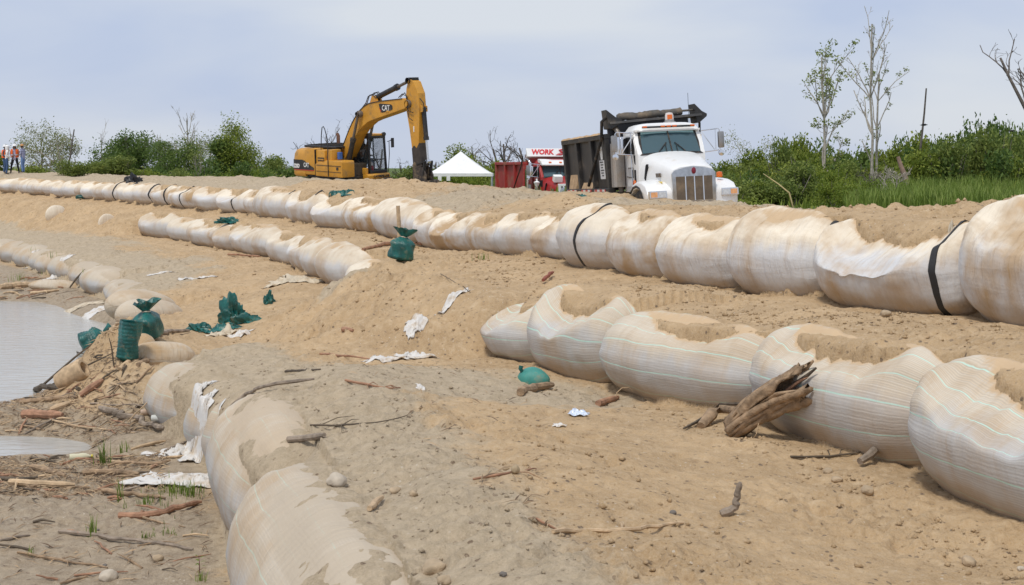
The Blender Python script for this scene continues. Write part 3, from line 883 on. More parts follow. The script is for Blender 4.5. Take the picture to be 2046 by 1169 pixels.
def excavator():
    R = empty('excavator', (-7.95, 68.5, 3.127))
    R.rotation_euler = (.0686, .042, -.811)
    tag(R, 'yellow tracked excavator parked behind the top sandbag row, arm folded down', 'excavator')
    # --- undercarriage
    for sy in (-1, 1):
        m = MB(); y = sy * 1.08; w = .3
        prof = []
        for a in np.linspace(-PI / 2, PI / 2, 9): prof.append((1.75 + .42 * math.cos(a), .45 + .42 * math.sin(a)))
        for a in np.linspace(PI / 2, 1.5 * PI, 9): prof.append((-1.75 + .42 * math.cos(a), .45 + .42 * math.sin(a)))
        m.prism(prof, 'y', y - w, y + w)
        tr = m.build('track', M_RUB, R, smooth=True)
        g = MB()
        for k in range(30):
            u = k / 29
            x = -1.75 + 3.5 * u
            for z in (.02, .885): g.box((x, y, z), (.05, .62, .05))
        g.build('track_pads', M_STEEL, tr)['kind'] = 'stuff'
    MB().box((0, 0, .62), (2.2, 1.7, .35)).build('chassis', M_BLKP, R, bevel=.03)
    m = MB(); m.lathe([(0, .8), (.75, .8), (.75, 1.0), (0, 1.0)], (0, 0, 0), n=24); m.build('turntable', M_STEEL, R, smooth=True)
    # --- upper house
    MB().box((-.5, 0, 1.0), (3.6, 2.4, .1)).build('deck', M_BLKP, R, bevel=.02)
    # counterweight with rounded tail
    m = MB(); pl = []
    for a in np.linspace(-PI / 2, PI / 2, 15):
        pl.append((-2.05 - 1.02 * math.cos(a) ** .7, 1.32 * math.sin(a)))
    pl = pl + [(-1.5, 1.32), (-1.5, -1.32)]
    def ring(z, k): return [((-1.5 + (p[0] + 1.5) * k), p[1] * (.5 + .5 * k), z) for p in pl]
    zs = [(.97, .93), (1.05, 1.0), (1.22, 1.0), (1.28, .985), (1.75, .985), (2.05, .95), (2.22, .86), (2.3, .7)]
    n = len(pl)
    for (z, k) in zs: m.v += ring(z, k)
    for i in range(len(zs) - 1):
        for j in range(n):
            m.f.append([i * n + j, i * n + (j + 1) % n, (i + 1) * n + (j + 1) % n, (i + 1) * n + j]); m.m.append(0)
    m.f.append(list(range(n))[::-1]); m.m.append(0); m.f.append([(len(zs) - 1) * n + j for j in range(n)]); m.m.append(0)
    cw = m.build('counterweight', M_YEL, R, smooth=True)
    # engine cover behind
    m = MB()
    pr = []
    for (x, z) in [(-1.52, 1.08), (-1.52, 2.22), (-1.40, 2.33), (-.75, 2.36), (-.68, 2.33), (-.64, 1.08)]: pr.append((x, z))
    m.prism(pr, 'y', -1.32, 1.25)
    m.build('engine_cover', M_YEL, R, bevel=.05, smooth=True)
    MB().box((-.66, -.02, 1.7), (.02, 2.66, 1.2)).build('panel_seam', M_BLKP, R)
    MB().box((-.28, -.98, 1.72), (.70, .62, 1.16)).build('side_door', M_YEL, R, bevel=.05, smooth=True)
    m = MB(); m.box((-.22, -1.30, 1.86), (.5, .03, .16)); m.build('door_recess', M_BLKP, R)
    MB().box((-.22, -1.31, 1.85), (.46, .03, .06)).build('door_handle', M_YEL, R)
    MB().box((.42, -.98, 1.9), (.34, .58, .86)).build('filter_box', M_YEL, R, bevel=.05, smooth=True)
    m = MB(); m.prism([(-.62, 1.05), (-.62, 1.62), (-.3, 1.75), (0, 1.70), (.25, 1.83), (1.45, 1.83), (1.5, 1.76), (1.5, 1.05)], 'y', -1.36, -.62)
    m.build('fuel_tank', M_YEL, R, bevel=.04, smooth=True)
    MB().box((.45, -1.365, 1.58), (1.95, .02, .025)).build('tank_seam', M_BLKP, R)
    MB().box((.45, -1.365, 1.29), (1.95, .02, .02)).build('tank_seam', M_BLKP, R)
    MB().box((1.15, -1.37, 1.46), (.16, .02, .13)).build('vent_plate', M_BLKP, R)
    MB().box((.75, -.9, 2.03), (.16, .2, .34)).build('canister', mat('blue_plastic', (.05, .14, .45), .5), R, bevel=.02)
    # sticker with lettering, following the tail
    def side_y(x):
        if x > -2.06: return -1.322
        c = min(1.0, ((-2.05 - x) / 1.02)) ** (1 / .7)
        return -1.322 * math.sqrt(max(0, 1 - c * c))
    xs = [-2.9, -2.8, -2.7, -2.6, -2.5, -2.4, -2.3, -2.2, -2.05, -1.75, -1.55, -1.3, -1.05, -.78]
    def ztop(x): return float(np.interp(x, [-2.9, -1.75, -1.55, -1.3, -.78], [1.76, 1.78, 1.74, 1.62, 1.42]))
    def strip(zlo, zhi, d):
        m = MB(); n = len(xs)
        for dd in (d, d - .03):
            for f in (zlo, zhi): m.v += [(x, side_y(x) - dd, f(x)) for x in xs]
        for i in range(n - 1):
            m.f += [[i, i + 1, n + i + 1, n + i], [2 * n + i, 3 * n + i, 3 * n + i + 1, 2 * n + i + 1], [n + i, n + i + 1, 3 * n + i + 1, 3 * n + i], [i, 2 * n + i, 2 * n + i + 1, i + 1]]; m.m += [0] * 4
        m.f += [[0, n, 3 * n, 2 * n], [n - 1, 3 * n - 1, 4 * n - 1, 2 * n - 1]]; m.m += [0, 0]
        return m
    strip(lambda x: 1.31, ztop, .016).build('sticker_panel', M_BLKP, R)
    strip(lambda x: 1.275, lambda x: 1.308, .014).build('red_stripe', M_RED, R)
    text('model_lettering', '320D', .27, M_WHT, R, (-2.16, -1.345, 1.46), (1, -.03, 0), (0, 0, 1), .03, .006, width=.46)
    text('brand_lettering', 'CAT', .30, M_WHT, R, (-1.36, -1.352, 1.53), (1, 0, 0), (0, 0, 1), .012, .004, width=.44)
    # black top of the engine bay
    m = MB(); m.box((-.9, .1, 2.40), (2.6, 1.9, .11)); m.build('engine_grille', M_BLKP, R, bevel=.03)
    g = MB()
    for k in range(12): g.box((-2.0 + .2 * k, .1, 2.47), (.05, 1.7, .03))
    g.build('grille_slats', M_RUB, R)['kind'] = 'stuff'
    MB().tube([(-1.3, .55, 2.4), (-1.3, .55, 2.85), (-1.38, .55, 2.95)], [.09, .09, .08], 12).build('exhaust_pipe', mat('rusty_steel', (.16, .075, .045), .8, var=.3), R, smooth=True)
    m = MB(); m.tube([(-.33, -1.2, 2.3), (-.24, -1.22, 3.0), (-.14, -1.24, 3.36), (-.02, -1.25, 3.42), (.1, -1.26, 3.3), (.34, -1.28, 2.75), (.45, -1.38, 2.2), (.45, -1.39, 1.08)], .022, 8)
    m.build('handrail', M_BLKP, R, smooth=True)
    # --- cab (left of the boom)
    cx0, cx1, cy0, cy1 = -.3, 1.5, .28, 1.32
    m = MB()
    W = .085
    for y in (cy0 + W / 2, cy1 - W / 2):
        m.bar((cx1 - .02, y, 1.16), (cx1 - .14, y, 2.88), W, .10)
        m.bar((cx0 + .05, y, 1.16), (cx0 + .05, y, 2.88), W, .12)
        m.bar((.55, y, 1.16), (.5, y, 2.88), .06, .06)
        m.bar((cx0, y, 1.2), (cx1, y, 1.2), W, .14)
        m.bar((cx0, y, 2.84), (cx1 - .1, y, 2.84), W, .12)
    m.bar((cx1 - .015, cy0, 1.2), (cx1 - .015, cy1, 1.2), .10, .16)
    m.bar((cx1 - .13, cy0, 2.84), (cx1 - .13, cy1, 2.84), .11, .13)
    m.bar((cx1 - .045, cy0 + .06, 1.78), (cx1 - .045, cy1 - .06, 1.78), .05, .05)
    m.bar((cx0 + .05, cy0, 2.84), (cx0 + .05, cy1, 2.84), .1, .1)
    m.bar((cx0 + .05, cy0, 1.6), (cx0 + .05, cy1, 1.6), .06, .9)
    cab = m.build('cab_frame', M_BLKP, R, bevel=.015, smooth=True)
    MB().box((.6, .8, 2.94), (1.6, .92, .11)).build('cab_roof', M_YEL, R, bevel=.04, smooth=True)
    for y in (cy0 + .07, cy1 - .08):
        m = MB(); m.lathe([(0, 0), (.085, 0), (.1, .07), (.1, .16), (0, .17)], (cx1 - .2, y, 2.95), (1, 0, .1), 14); m.build('work_lamp', M_BLKP, R, smooth=True)
    a, b = Vector((cx1 - .03, cy0 + .07, 1.80)), Vector((cx1 - .125, cy0 + .07, 2.78))
    MB().add([a, (a.x, cy1 - .07, a.z), (b.x, cy1 - .07, b.z), b, (a.x - .012, a.y, a.z), (a.x - .012, cy1 - .07, a.z), (b.x - .012, cy1 - .07, b.z), (b.x - .012, b.y, b.z)],
        [(0, 1, 2, 3), (7, 6, 5, 4), (0, 4, 5, 1), (1, 5, 6, 2), (2, 6, 7, 3), (3, 7, 4, 0)]).build('windscreen', M_CLEAR, R)
    MB().box((cx1 - .03, (cy0 + cy1) / 2, 1.52), (.012, .86, .46)).build('lower_window', M_CLEAR, R)
    MB().box((.98, cy0 + .04, 2.05), (.85, .012, 1.45)).build('side_window', M_CLEAR, R)
    MB().box((.12, cy0 + .04, 2.25), (.68, .012, 1.05)).build('side_window', M_CLEAR, R)
    MB().box((.98, cy1 - .04, 2.05), (.85, .012, 1.45)).build('side_window', M_CLEAR, R)
    MB().box((cx0 + .05, (cy0 + cy1) / 2, 2.4), (.012, .86, .7)).build('rear_window', M_CLEAR, R)
    m = MB(); m.box((.35, .8, 1.62), (.5, .5, .16)); m.box((.12, .8, 1.98), (.14, .5, .7), (0, -.15, 0)); m.build('seat', M_RUB, R, bevel=.04)
    m = MB(); m.box((.7, .5, 1.72), (.4, .14, .14)); m.box((.7, 1.1, 1.72), (.4, .14, .14)); m.build('control_console', M_BLKP, R, bevel=.02)
    m = MB(); m.lathe([(0, 0), (.12, 0), (.13, .16), (.1, .24), (0, .25)], (1.28, .52, 1.26), n=14); jg = m.build('water_jug', mat('red_plastic', (.45, .02, .03), .4), R, smooth=True)
    m = MB(); m.lathe([(.105, .24), (.11, .34), (.06, .42), (0, .43)], (1.28, .52, 1.26), n=14); m.build('jug_lid', M_WHT, jg, smooth=True)
    m = MB(); m.prism([(.55, .92), (.5, 1.12), (1.62, 1.12), (1.68, 1.05), (1.66, .88)], 'y', .02, 1.36); m.build('cab_deck', M_YEL, R, bevel=.03, smooth=True)
    text('maker_lettering', 'CATERPILLAR', .15, M_BLKP, R, (1.685, .82, .99), (0, 1, 0), (-.1, 0, 1), .012, .006, width=.95)
    MB().box((1.25, .1, 1.26), (.5, .16, .3)).build('step_box', M_YEL, R, bevel=.03)
    m = MB(); m.tube([(1.45, 1.42, 1.05), (1.5, 1.48, 2.0), (1.5, 1.48, 2.62), (1.5, 1.62, 2.68)], .018, 6); m.tube([(1.5, 1.36, 2.6), (1.5, 1.66, 2.66)], .015, 6)
    mi = m.build('mirror_bracket', M_BLKP, R, smooth=True)
    MB().box((1.5, 1.69, 2.53), (.06, .16, .46)).build('mirror', M_BLKP, mi, bevel=.02)
    # --- boom foot area: pivots, swing hoses
    m = MB()
    for y in (-.48, .2): m.prism([(-.4, 1.05), (-.3, 1.9), (.1, 2.1), (.4, 1.9), (1.3, 1.45), (1.35, 1.05)], 'y', y - .04, y + .04)
    m.build('boom_bracket', M_BLKP, R)
    m = MB(); rr = random.Random(4)
    for k in range(16):
        y = rr.uniform(-.42, .15)
        m.tube([(rr.uniform(.3, .6), y, 1.1), (rr.uniform(.6, 1.1), y + .05, rr.uniform(1.3, 1.75)), (rr.uniform(.8, 1.3), y + rr.uniform(-.1, .1), rr.uniform(1.05, 1.3))], .022, 5)
    m.build('hydraulic_hoses', M_RUB, R, smooth=True)['kind'] = 'stuff'
    m = MB(); m.box((.6, -.1, 1.35), (1.3, .75, .6)); m.build('valve_block', mat('oily_block', (.06, .045, .03), .8, var=.4, vscale=9), R, bevel=.04)
    # --- boom
    bt = [(-.16, 1.92), (.02, 2.18), (.26, 2.5), (.77, 3.26), (1.05, 3.62), (1.34, 3.93), (1.64, 4.18), (1.96, 4.37), (2.35, 4.52), (3.09, 4.62), (4.82, 4.76), (5.0, 4.74), (5.17, 4.60)]
    bl = [(5.14, 4.42), (5.01, 4.30), (3.79, 4.01), (2.61, 3.74), (2.2, 3.62), (1.85, 3.43), (1.5, 3.2), (1.22, 2.92), (.73, 2.3), (.33, 1.78), (.1, 1.7), (-.1, 1.75)]
    m = MB(); m.prism(bt + bl, 'y', -.33, .33)
    # slim tip
    boom = m.build('boom', M_YEL, R, bevel=.02)
    ridge = MB(); ridge.tube([(x, -.335, z - .02) for x, z in bt[2:11]], .025, 6); ridge.build('edge_pipe', M_BLKP, boom, smooth=True)
    m = MB(); m.prism([(3.10, 4.47), (3.2, 4.50), (4.0, 4.47), (4.1, 4.40), (4.11, 4.25), (4.0, 4.20), (3.32, 4.08), (3.22, 4.12)], 'y', -.326, -.342); m.build('sticker_panel', M_BLKP, R)
    text('brand_lettering', 'CAT', .36, M_WHT, R, (3.62, -.346, 4.29), (1, 0, .0), (0, 0, 1), .012, .004, width=.56)
    m = MB(); m.prism([(3.14, 4.3), (3.28, 4.16), (3.26, 4.1)], 'y', -.342, -.35); m.build('red_mark', M_RED, R)
    m = MB(); m.prism([(3.62, 4.11), (3.74, 4.20), (3.86, 4.12)], 'y', -.342, -.358); m.build('yellow_mark', M_YEL, R)
    def cyl(a, b, f, r, name='hydraulic_cylinder', rod=M_STEEL, body=M_BLKP, par=None):
        a, b = Vector(a), Vector(b); c = a.lerp(b, f)
        m = MB(); m.tube([a, c], r, 14); m.tube([c - (b - a).normalized() * .12, c + (b - a).normalized() * .04], r * 1.22, 14)
        m.lathe([(r * .9, -r * 1.1), (r * .9, r * 1.1)], a, (0, 1, 0), 12)
        o = m.build(name, body, par or R, smooth=True)
        m = MB(); m.tube([c, b], r * .55, 10); m.lathe([(r * .85, -r), (r * .85, r)], b, (0, 1, 0), 12); m.build('piston_rod', rod, o, smooth=True)
        return o
    cyl((.72, -.50, 1.30), (1.74, -.50, 4.0), .56, .12)
    cyl((.72, .50, 1.30), (1.74, .50, 4.0), .56, .12)
    m = MB(); m.lathe([(.13, -.55), (.16, -.5), (.16, .5), (.13, .55)], (1.74, 0, 4.0), (0, 1, 0), 14); m.build('pin', M_STEEL, R, smooth=True)
    cyl((2.46, 0, 4.74), (4.92, 0, 5.52), .66, .13)
    m = MB()
    for y in (-.12, .12): m.prism([(2.2, 4.5), (2.35, 4.85), (2.6, 4.85), (2.8, 4.55)], 'y', y - .03, y + .03)
    m.build('bracket', M_YEL, R)
    m = MB()
    for k, y in enumerate((-.16, -.08, .1, .18)):
        m.tube([(1.5, y - .1, 4.1), (1.9, y, 4.5), (2.1, y, 4.82 + .05 * k), (2.45, y, 4.9 + .04 * k), (2.7, y, 4.72)], .022, 6)
    m.tube([(4.4, -.2, 4.78), (4.7, -.22, 4.95), (5.0, -.24, 4.85), (5.12, -.3, 4.4), (5.2, -.3, 3.9), (5.45, -.28, 3.75)], .022, 6)
    m.tube([(4.4, -.1, 4.78), (4.75, -.12, 5.0), (5.1, -.27, 4.8), (5.15, -.28, 4.2), (5.5, -.27, 4.1)], .02, 6)
    m.build('hose_bundle', M_RUB, R, smooth=True)['kind'] = 'stuff'
    # --- stick
    sp = [(5.12, 5.56), (4.98, 5.18), (4.92, 4.69), (4.95, 4.16), (5.13, 3.36), (5.28, 2.45), (5.4, 1.78), (5.9, 1.75), (5.86, 2.2), (5.76, 2.7), (5.86, 4.3), (5.80, 4.98), (5.52, 5.50), (5.3, 5.60)]
    m = MB(); m.prism(sp, 'y', -.21, .21)
    st = m.build('stick', M_YEL, R, bevel=.02)
    m = MB(); m.prism([(5.29, 2.48), (5.44, 2.62), (5.62, 2.50), (5.80, 2.74), (5.97, 1.70), (5.36, 1.70)], 'y', -.235, .235); m.build('mud_cover', mat('dark_mud', (.055, .045, .038), .85, var=.3), st)
    text('number_lettering', '1', .34, M_WHT, st, (5.45, -.218, 3.35), (1, 0, 0), (0, 0, 1), .012, .012)
    m = MB(); m.lathe([(.14, -.3), (.14, .3)], (5.15, 0, 5.55), (0, 1, 0), 12); m.box((5.25, 0, 5.62), (.3, .36, .14)); m.build('stick_end', M_BLKP, R)
    m = MB(); m.lathe([(.17, -.36), (.19, -.32), (.19, .32), (.17, .36)], (5.14, 0, 4.5), (0, 1, 0), 14); m.build('pin', M_STEEL, R, smooth=True)
    cyl((5.92, 0, 4.28), (6.14, 0, 1.92), .58, .105, rod=M_ROD, par=st)
    m = MB()
    for y in (-.12, .12): m.prism([(5.7, 4.1), (5.8, 4.45), (6.0, 4.4), (6.02, 4.15)], 'y', y - .03, y + .03)
    m.build('bracket', M_YEL, st)
    m = MB()
    m.tube([(5.86, -.16, 4.75), (6.1, -.16, 4.55), (6.12, -.14, 4.3), (6.0, -.12, 4.1)], .022, 6)
    m.build('hose', M_RUB, st, smooth=True)
    m = MB()
    for y in (-.2, .2):
        m.bar((5.62, y, 1.78), (6.14, y, 1.92), .05, .14, up=(0, 1, 0)); m.bar((6.14, y, 1.92), (6.05, y, 1.3), .05, .14, up=(0, 1, 0))
    m.build('bucket_link', M_BLKP, R)
    # --- bucket curled down behind the heap
    m = MB(); pr = [(5.5, 1.05), (6.2, 1.05), (6.3, .6), (6.05, .2), (5.6, -.05), (5.1, -.1), (4.75, .15), (4.7, .35), (5.1, .2), (5.55, .3), (5.8, .6), (5.6, .9)]
    m.prism(pr, 'y', -.58, .58)
    for y in (-.2, .2): m.prism([(5.32, 1.0), (5.3, 1.75), (5.45, 1.9), (5.6, 1.8), (6.05, 1.62), (6.22, 1.3), (6.2, 1.0)], 'y', y - .04, y + .04)
    bk = m.build('bucket', mat('bucket_steel', (.06, .05, .045), .7, metal=.3, dirt=TANDIRT, dirt_amt=.4), R, bevel=.015)
    for k in range(5):
        MB().box((4.66, -.5 + .25 * k, .22), (.2, .09, .07), (0, .5, 0)).build('tooth', M_STEEL, bk)
    return R
EXC = excavator()
# ------------------------------------------------------------ dump trucks (x forward, y to the driver's left, origin on the ground under the bumper)
def xf(m, M):
    m.v = [tuple(M @ Vector(p)) for p in m.v]; return m
M_TAPE = None
def tape_mat():
    k = NT('reflective_tape')
    pos = k.n('ShaderNodeTexCoord').outputs['Object']
    sx = k.n('ShaderNodeSeparateXYZ'); k.l(pos, sx.inputs[0])
    f = k.math('GREATER_THAN', k.math('FRACT', k.math('MULTIPLY', sx.outputs[0], 1.9)), .5)
    k.l(k.mix(f, (.62, .05, .05), (.8, .78, .74)), k.b.inputs['Base Color']); k.b.inputs['Roughness'].default_value = .35
    return k.m
def mesh_screen(name, c0, c1, sc):
    k = NT(name)
    pos = k.n('ShaderNodeTexCoord').outputs['Object']
    mp = k.n('ShaderNodeMapping'); mp.inputs['Scale'].default_value = (1, 1, 1); k.l(pos, mp.inputs[0])
    v = k.n('ShaderNodeTexVoronoi'); v.inputs['Scale'].default_value = sc; v.inputs['Randomness'].default_value = .1; k.l(pos, v.inputs['Vector'])
    f = k.ramp(v.outputs['Distance'], .25, .45)
    n = k.noise(pos, 3, 4)
    c = k.mix(f, c0, c1)
    c = k.mix(k.ramp(n, .4, .75, 0, .5), c, TANDIRT)
    k.l(c, k.b.inputs['Base Color']); k.b.inputs['Roughness'].default_value = .5
    k.l(k.bump(v.outputs['Distance'], .5, .01), k.b.inputs['Normal'])
    return k.m
M_TAPE = tape_mat()
M_TRWHITE = mat('white_truck_paint', (.80, .80, .79), .3, var=.03, dirt=(.60, .52, .42), dirt_amt=.08, dscale=1.6, spec=.5)
M_TRRED = mat('red_truck_paint', (.36, .022, .022), .4, var=.1, dirt=(.30, .17, .12), dirt_amt=.2, dscale=1.8)
M_BEDRED = mat('red_bed_paint', (.36, .035, .03), .55, var=.16, vscale=3, dirt=(.30, .17, .11), dirt_amt=.3, dscale=2)
M_BEDBLK = mat('scuffed_black_bed', (.024, .023, .023), .5, var=.3, vscale=2.5, dirt=(.15, .12, .09), dirt_amt=.25, dscale=1.5)
M_HEADBLK = mat('dark_blue_black_paint', (.008, .009, .016), .4, dirt=(.09, .08, .07), dirt_amt=.1)
M_TARP = mat('dusty_rolled_tarp', (.085, .078, .068), .8, var=.35, vscale=3, dirt=(.26, .19, .12), dirt_amt=.45, dscale=2.2, bump=.5, bscale=14)
M_GRILLE = mesh_screen('dusty_radiator_screen', (.025, .02, .016), (.115, .088, .062), 26)
M_SHIELD = mesh_screen('perforated_heat_shield', (.03, .03, .03), (.36, .34, .32), 34)
M_LENS = mat('clear_lens', (.72, .72, .70), .12, metal=.55, var=.15, vscale=20)
M_AMBER = mat('amber_lens', (.78, .40, .18), .2, var=.15, vscale=15)
M_WINDS = glass_mat('windscreen_glass', (.060, .115, .135), .85, .05)
M_TINT = mat('green_sun_band', (.32, .52, .53), .12)
M_SAND2 = mat('loose_sand', (.45, .31, .18), .95, var=.25, vscale=6, bump=.8, bscale=18)
M_DARK = mat('dark_interior', (.012, .012, .014), .9, var=.1)
M_WREDL = mat('red_lettering', (.62, .03, .04), .45)

def dump_truck(loc, rot, label, cab, bed, header, bed_roll=0.0, red=False):
    R = empty('dump_truck', loc); R.rotation_euler = rot
    tag(R, label, 'dump truck', 'dump trucks on the haul road')
    BR = Matrix.Translation((0, 0, 1.0)) @ Matrix.Rotation(bed_roll, 4, 'X') @ Matrix.Translation((0, 0, -1.0))
    # frame and wheels
    m = MB(); m.box((-4.4, .43, .85), (8.2, .1, .28)); m.box((-4.4, -.43, .85), (8.2, .1, .28)); m.box((-1.0, 0, .5), (.14, 1.9, .14)); m.build('chassis', M_BLKP, R)
    for x, dual in ((-1.0, 0), (-5.9, 1), (-7.25, 1)):
        for sy in (-1, 1):
            y = sy * (1.02 if not dual else .93); hw = .14 if not dual else .28
            m = MB(); m.lathe([(.30, -hw), (.47, -hw), (.52, -hw * .8), (.52, hw * .8), (.47, hw), (.30, hw)], (x, y, .52), (0, 1, 0), 24)
            wh = m.build('wheel', M_RUB, R, smooth=True)
            m = MB(); m.lathe([(0, -hw * .6), (.12, -hw * .7), (.28, -hw * .9), (.31, -hw), (.31, hw), (.28, hw * .9), (.12, hw * .7), (0, hw * .6)], (x, y, .52), (0, 1, 0), 20)
            m.build('rim', M_STEEL, wh, smooth=True)
    # hood: lofted sections
    sec = [(.03, [(.57, .66), (.585, 1.36), (.55, 1.54), (.34, 1.605), (0, 1.635)]), (-.06, [(.60, .66), (.615, 1.40), (.57, 1.58), (.36, 1.645), (0, 1.675)]),
           (-.6, [(.69, .8), (.71, 1.48), (.64, 1.70), (.38, 1.79), (0, 1.82)]), (-1.15, [(.80, .95), (.82, 1.55), (.72, 1.84), (.42, 1.93), (0, 1.96)]), (-1.62, [(.90, 1.05), (.92, 1.62), (.80, 1.95), (.45, 2.03), (0, 2.06)])]
    rows = []
    for x, h in sec:
        pts = [(x, -y, z) for y, z in h] + [(x, y, z) for y, z in h[::-1][1:]]
        rows.append(pts)
    m = MB(); n = len(rows[0])
    for r in rows: m.v += r
    for i in range(len(rows) - 1):
        for j in range(n - 1): m.f.append([i * n + j, i * n + j + 1, (i + 1) * n + j + 1, (i + 1) * n + j]); m.m.append(0)
    m.f.append(list(range(n))[::-1]); m.m.append(0)
    hood = m.build('hood', cab, R, smooth=True)
    sub = hood.modifiers.new('round', 'SUBSURF'); sub.levels = 1; sub.render_levels = 2
    cre = hood.data.attributes.new('crease_edge', 'FLOAT', 'EDGE')
    vals = [0.0] * len(hood.data.edges)
    for e in hood.data.edges:
        x0 = [hood.data.vertices[v].co.x for v in e.vertices]
        if max(abs(x0[0] - .03), abs(x0[1] - .03)) < .01 or max(abs(x0[0] + 1.62), abs(x0[1] + 1.62)) < .01: vals[e.index] = .7
    cre.data.foreach_set('value', vals)
    # fenders with a wheel arch
    for sy in (-1, 1):
        out = [(.04, .62), (.05, .98), (-.03, 1.10), (-.28, 1.23), (-.62, 1.31), (-1.02, 1.34), (-1.36, 1.27), (-1.6, 1.12), (-1.74, .9)]
        inn = [(-1.62, .86), (-1.52, 1.0), (-1.30, 1.12), (-1.0, 1.16), (-.70, 1.10), (-.50, .96), (-.42, .80), (-.40, .62)]
        m = MB(); m.prism(out + inn, 'y', sy * .56, sy * 1.2)
        for k, v in enumerate(m.v):                          # outer edge droops and turns in
            if abs(v[1]) > 1.0: m.v[k] = (v[0] - (.10 if v[0] > -.1 else 0), v[1], v[2] - (.07 if v[2] > .9 else 0))
        f = m.build('fender', cab, R, bevel=.06, smooth=True)
        m = MB(); pts = [(x, sy * 1.19, z + .0) for x, z in inn]; m.tube(pts, .035, 6); m.build('arch_rubber', M_RUB, f, smooth=True)
        m = MB(); m.box((.0, sy * .95, .93), (.12, .46, .19)); hl = m.build('headlight', M_CHROME, R, bevel=.015)
        MB().box((.062, sy * (.95 + .105), .93), (.02, .17, .13)).build('lens', M_AMBER if sy < 0 else M_AMBER, hl, bevel=.005)
        MB().box((.062, sy * (.95 - .105), .93), (.02, .18, .13)).build('lens', M_LENS, hl, bevel=.005)
        if sy > 0: MB().lathe([(0, 0), (.075, 0), (.08, .05), (.075, .13), (0, .15)], (-.42, sy * .86, 1.30), n=12).build('marker_lamp', M_ORANGE, R, smooth=True)
    MB().prism([(-.12, -1.15), (.17, -1.0), (.22, 0), (.17, 1.0), (-.12, 1.15), (-.05, 0)], 'z', .38, .62).build('bumper', M_CHROME, R, bevel=.02)
    # grille: polished surround, screen, three bars, crest
    m = MB()
    gt = [(-.56, .70), (-.58, 1.44), (-.50, 1.52), (-.25, 1.585), (0, 1.61), (.25, 1.585), (.50, 1.52), (.58, 1.44), (.56, .70)]
    m.prism(gt, 'x', .035, .085)
    fr = m.build('grille_surround', mat('dull_chrome', (.46, .47, .48), .28, metal=.85, var=.25, vscale=6), R, bevel=.012, smooth=True)
    MB().prism([(-.47, .76), (-.48, 1.36), (.48, 1.36), (.47, .76)], 'x', .084, .098).build('radiator_screen', M_GRILLE, fr)
    for y in (-.235, 0, .235): MB().box((.102, y, 1.06), (.03, .028, .62)).build('grille_bar', M_CHROME, fr)
    m = MB(); m.lathe([(0, 0), (.052, 0), (.056, .02), (.035, .035), (0, .04)], (.085, 0, 1.53), (1, 0, 0), 16)
    for k, v in enumerate(m.v): m.v[k] = (v[0], v[1], 1.5 + (v[2] - 1.53) * 1.5)
    m.build('crest', mat('crest_red', (.20, .012, .03), .3), fr, smooth=True)
    # hood side intake, plate, yellow stripe
    MB().prism([(-1.30, 1.28), (-1.38, 1.36), (-1.22, 1.68), (-1.14, 1.72)], 'y', -.86, -.80).build('intake_slot', M_DARK, R)
    MB().box((-.62, -.715, 1.42), (.34, .03, .10)).build('side_badge', M_STEEL, R)
    MB().box((-.7, -.745, 1.245), (.95, .02, .045), (0, .02, 0)).build('yellow_tape', mat('yellow_tape', (.75, .55, .10), .5, var=.3, vscale=8), R)
    # cab
    CX0, CX1 = -2.95, -1.60
    m = MB(); m.prism([(CX0, 1.0), (CX0, 2.62), (-2.02, 2.62), (CX1, 1.98), (CX1, 1.0)], 'y', -.93, .93)
    body = m.build('cab', cab, R, bevel=.04, smooth=True)
    m = MB(); m.grid(lambda u, v: ((lerp(CX0 + .0, -1.86, u)), (v - .5) * 1.86 * (1 - .10 * (2 * u - 1) ** 6), 2.61 + .21 * (max(0, 1 - abs(2 * v - 1) ** 5)) ** .5 * (max(0, 1 - abs(2 * u - 1.0) ** 6)) ** .5), 15, 17)
    m.box(((CX0 - 1.86) / 2, 0, 2.61), (1.05, 1.8, .05)); roof = m.build('cab_roof', cab, R, smooth=True)
    # windscreen stands in the sloped front
    def wp(u, v, d=0.0):                                     # u 0..1 across (viewer's left to right), v 0..1 up
        a = Vector((CX1 + .012, 0, 1.99)); b = Vector((-1.985, 0, 2.62)); p = a.lerp(b, v)
        hw = lerp(.83, .77, v); nrm = Vector((.84, 0, .55)); p = p + nrm * (d + .02 - .05 * (2 * u - 1) ** 2)
        return Vector((p.x, (2 * u - 1) * hw, p.z))
    def pane(u0, u1, v0, v1, d0, d1):
        mm = MB(); nu = 8
        for d in (d0, d1): mm.v += [tuple(wp(lerp(u0, u1, i / nu), v, d)) for v in (v0, v1) for i in range(nu + 1)]
        w1 = nu + 1; o = 2 * w1
        for i in range(nu):
            mm.f += [[i, i + 1, w1 + i + 1, w1 + i], [o + i, o + w1 + i, o + w1 + i + 1, o + i + 1], [i, o + i, o + i + 1, i + 1], [w1 + i, w1 + i + 1, o + w1 + i + 1, o + w1 + i]]
            mm.m += [0] * 4
        return mm
    pane(-.02, 1.02, -.03, 1.03, .002, .012).build('screen_seal', M_RUB, R, smooth=True)
    ws = pane(0.02, .98, .03, .97, .014, .022).build('windscreen', M_WINDS, R, smooth=True)
    if not red:
        pane(.03, .495, .84, .955, .0225, .025).build('sun_band', M_TINT, ws, smooth=True); pane(.505, .97, .84, .955, .0225, .025).build('sun_band', M_TINT, ws, smooth=True)
    MB().bar(wp(.5, 0, .03), wp(.5, 1, .03), .035, .02).build('centre_bar', M_RUB, R)
    for sgn in (-1, 1):
        m = MB(); c = .5 + sgn * .09
        m.tube([wp(c, -.02, .04), wp(c - .0, .30, .05)], .012, 6); m.tube([wp(c + sgn * .13, .03, .045), wp(c - sgn * .02, .40, .05)], .014, 6); m.build('wiper', M_RUB, R)
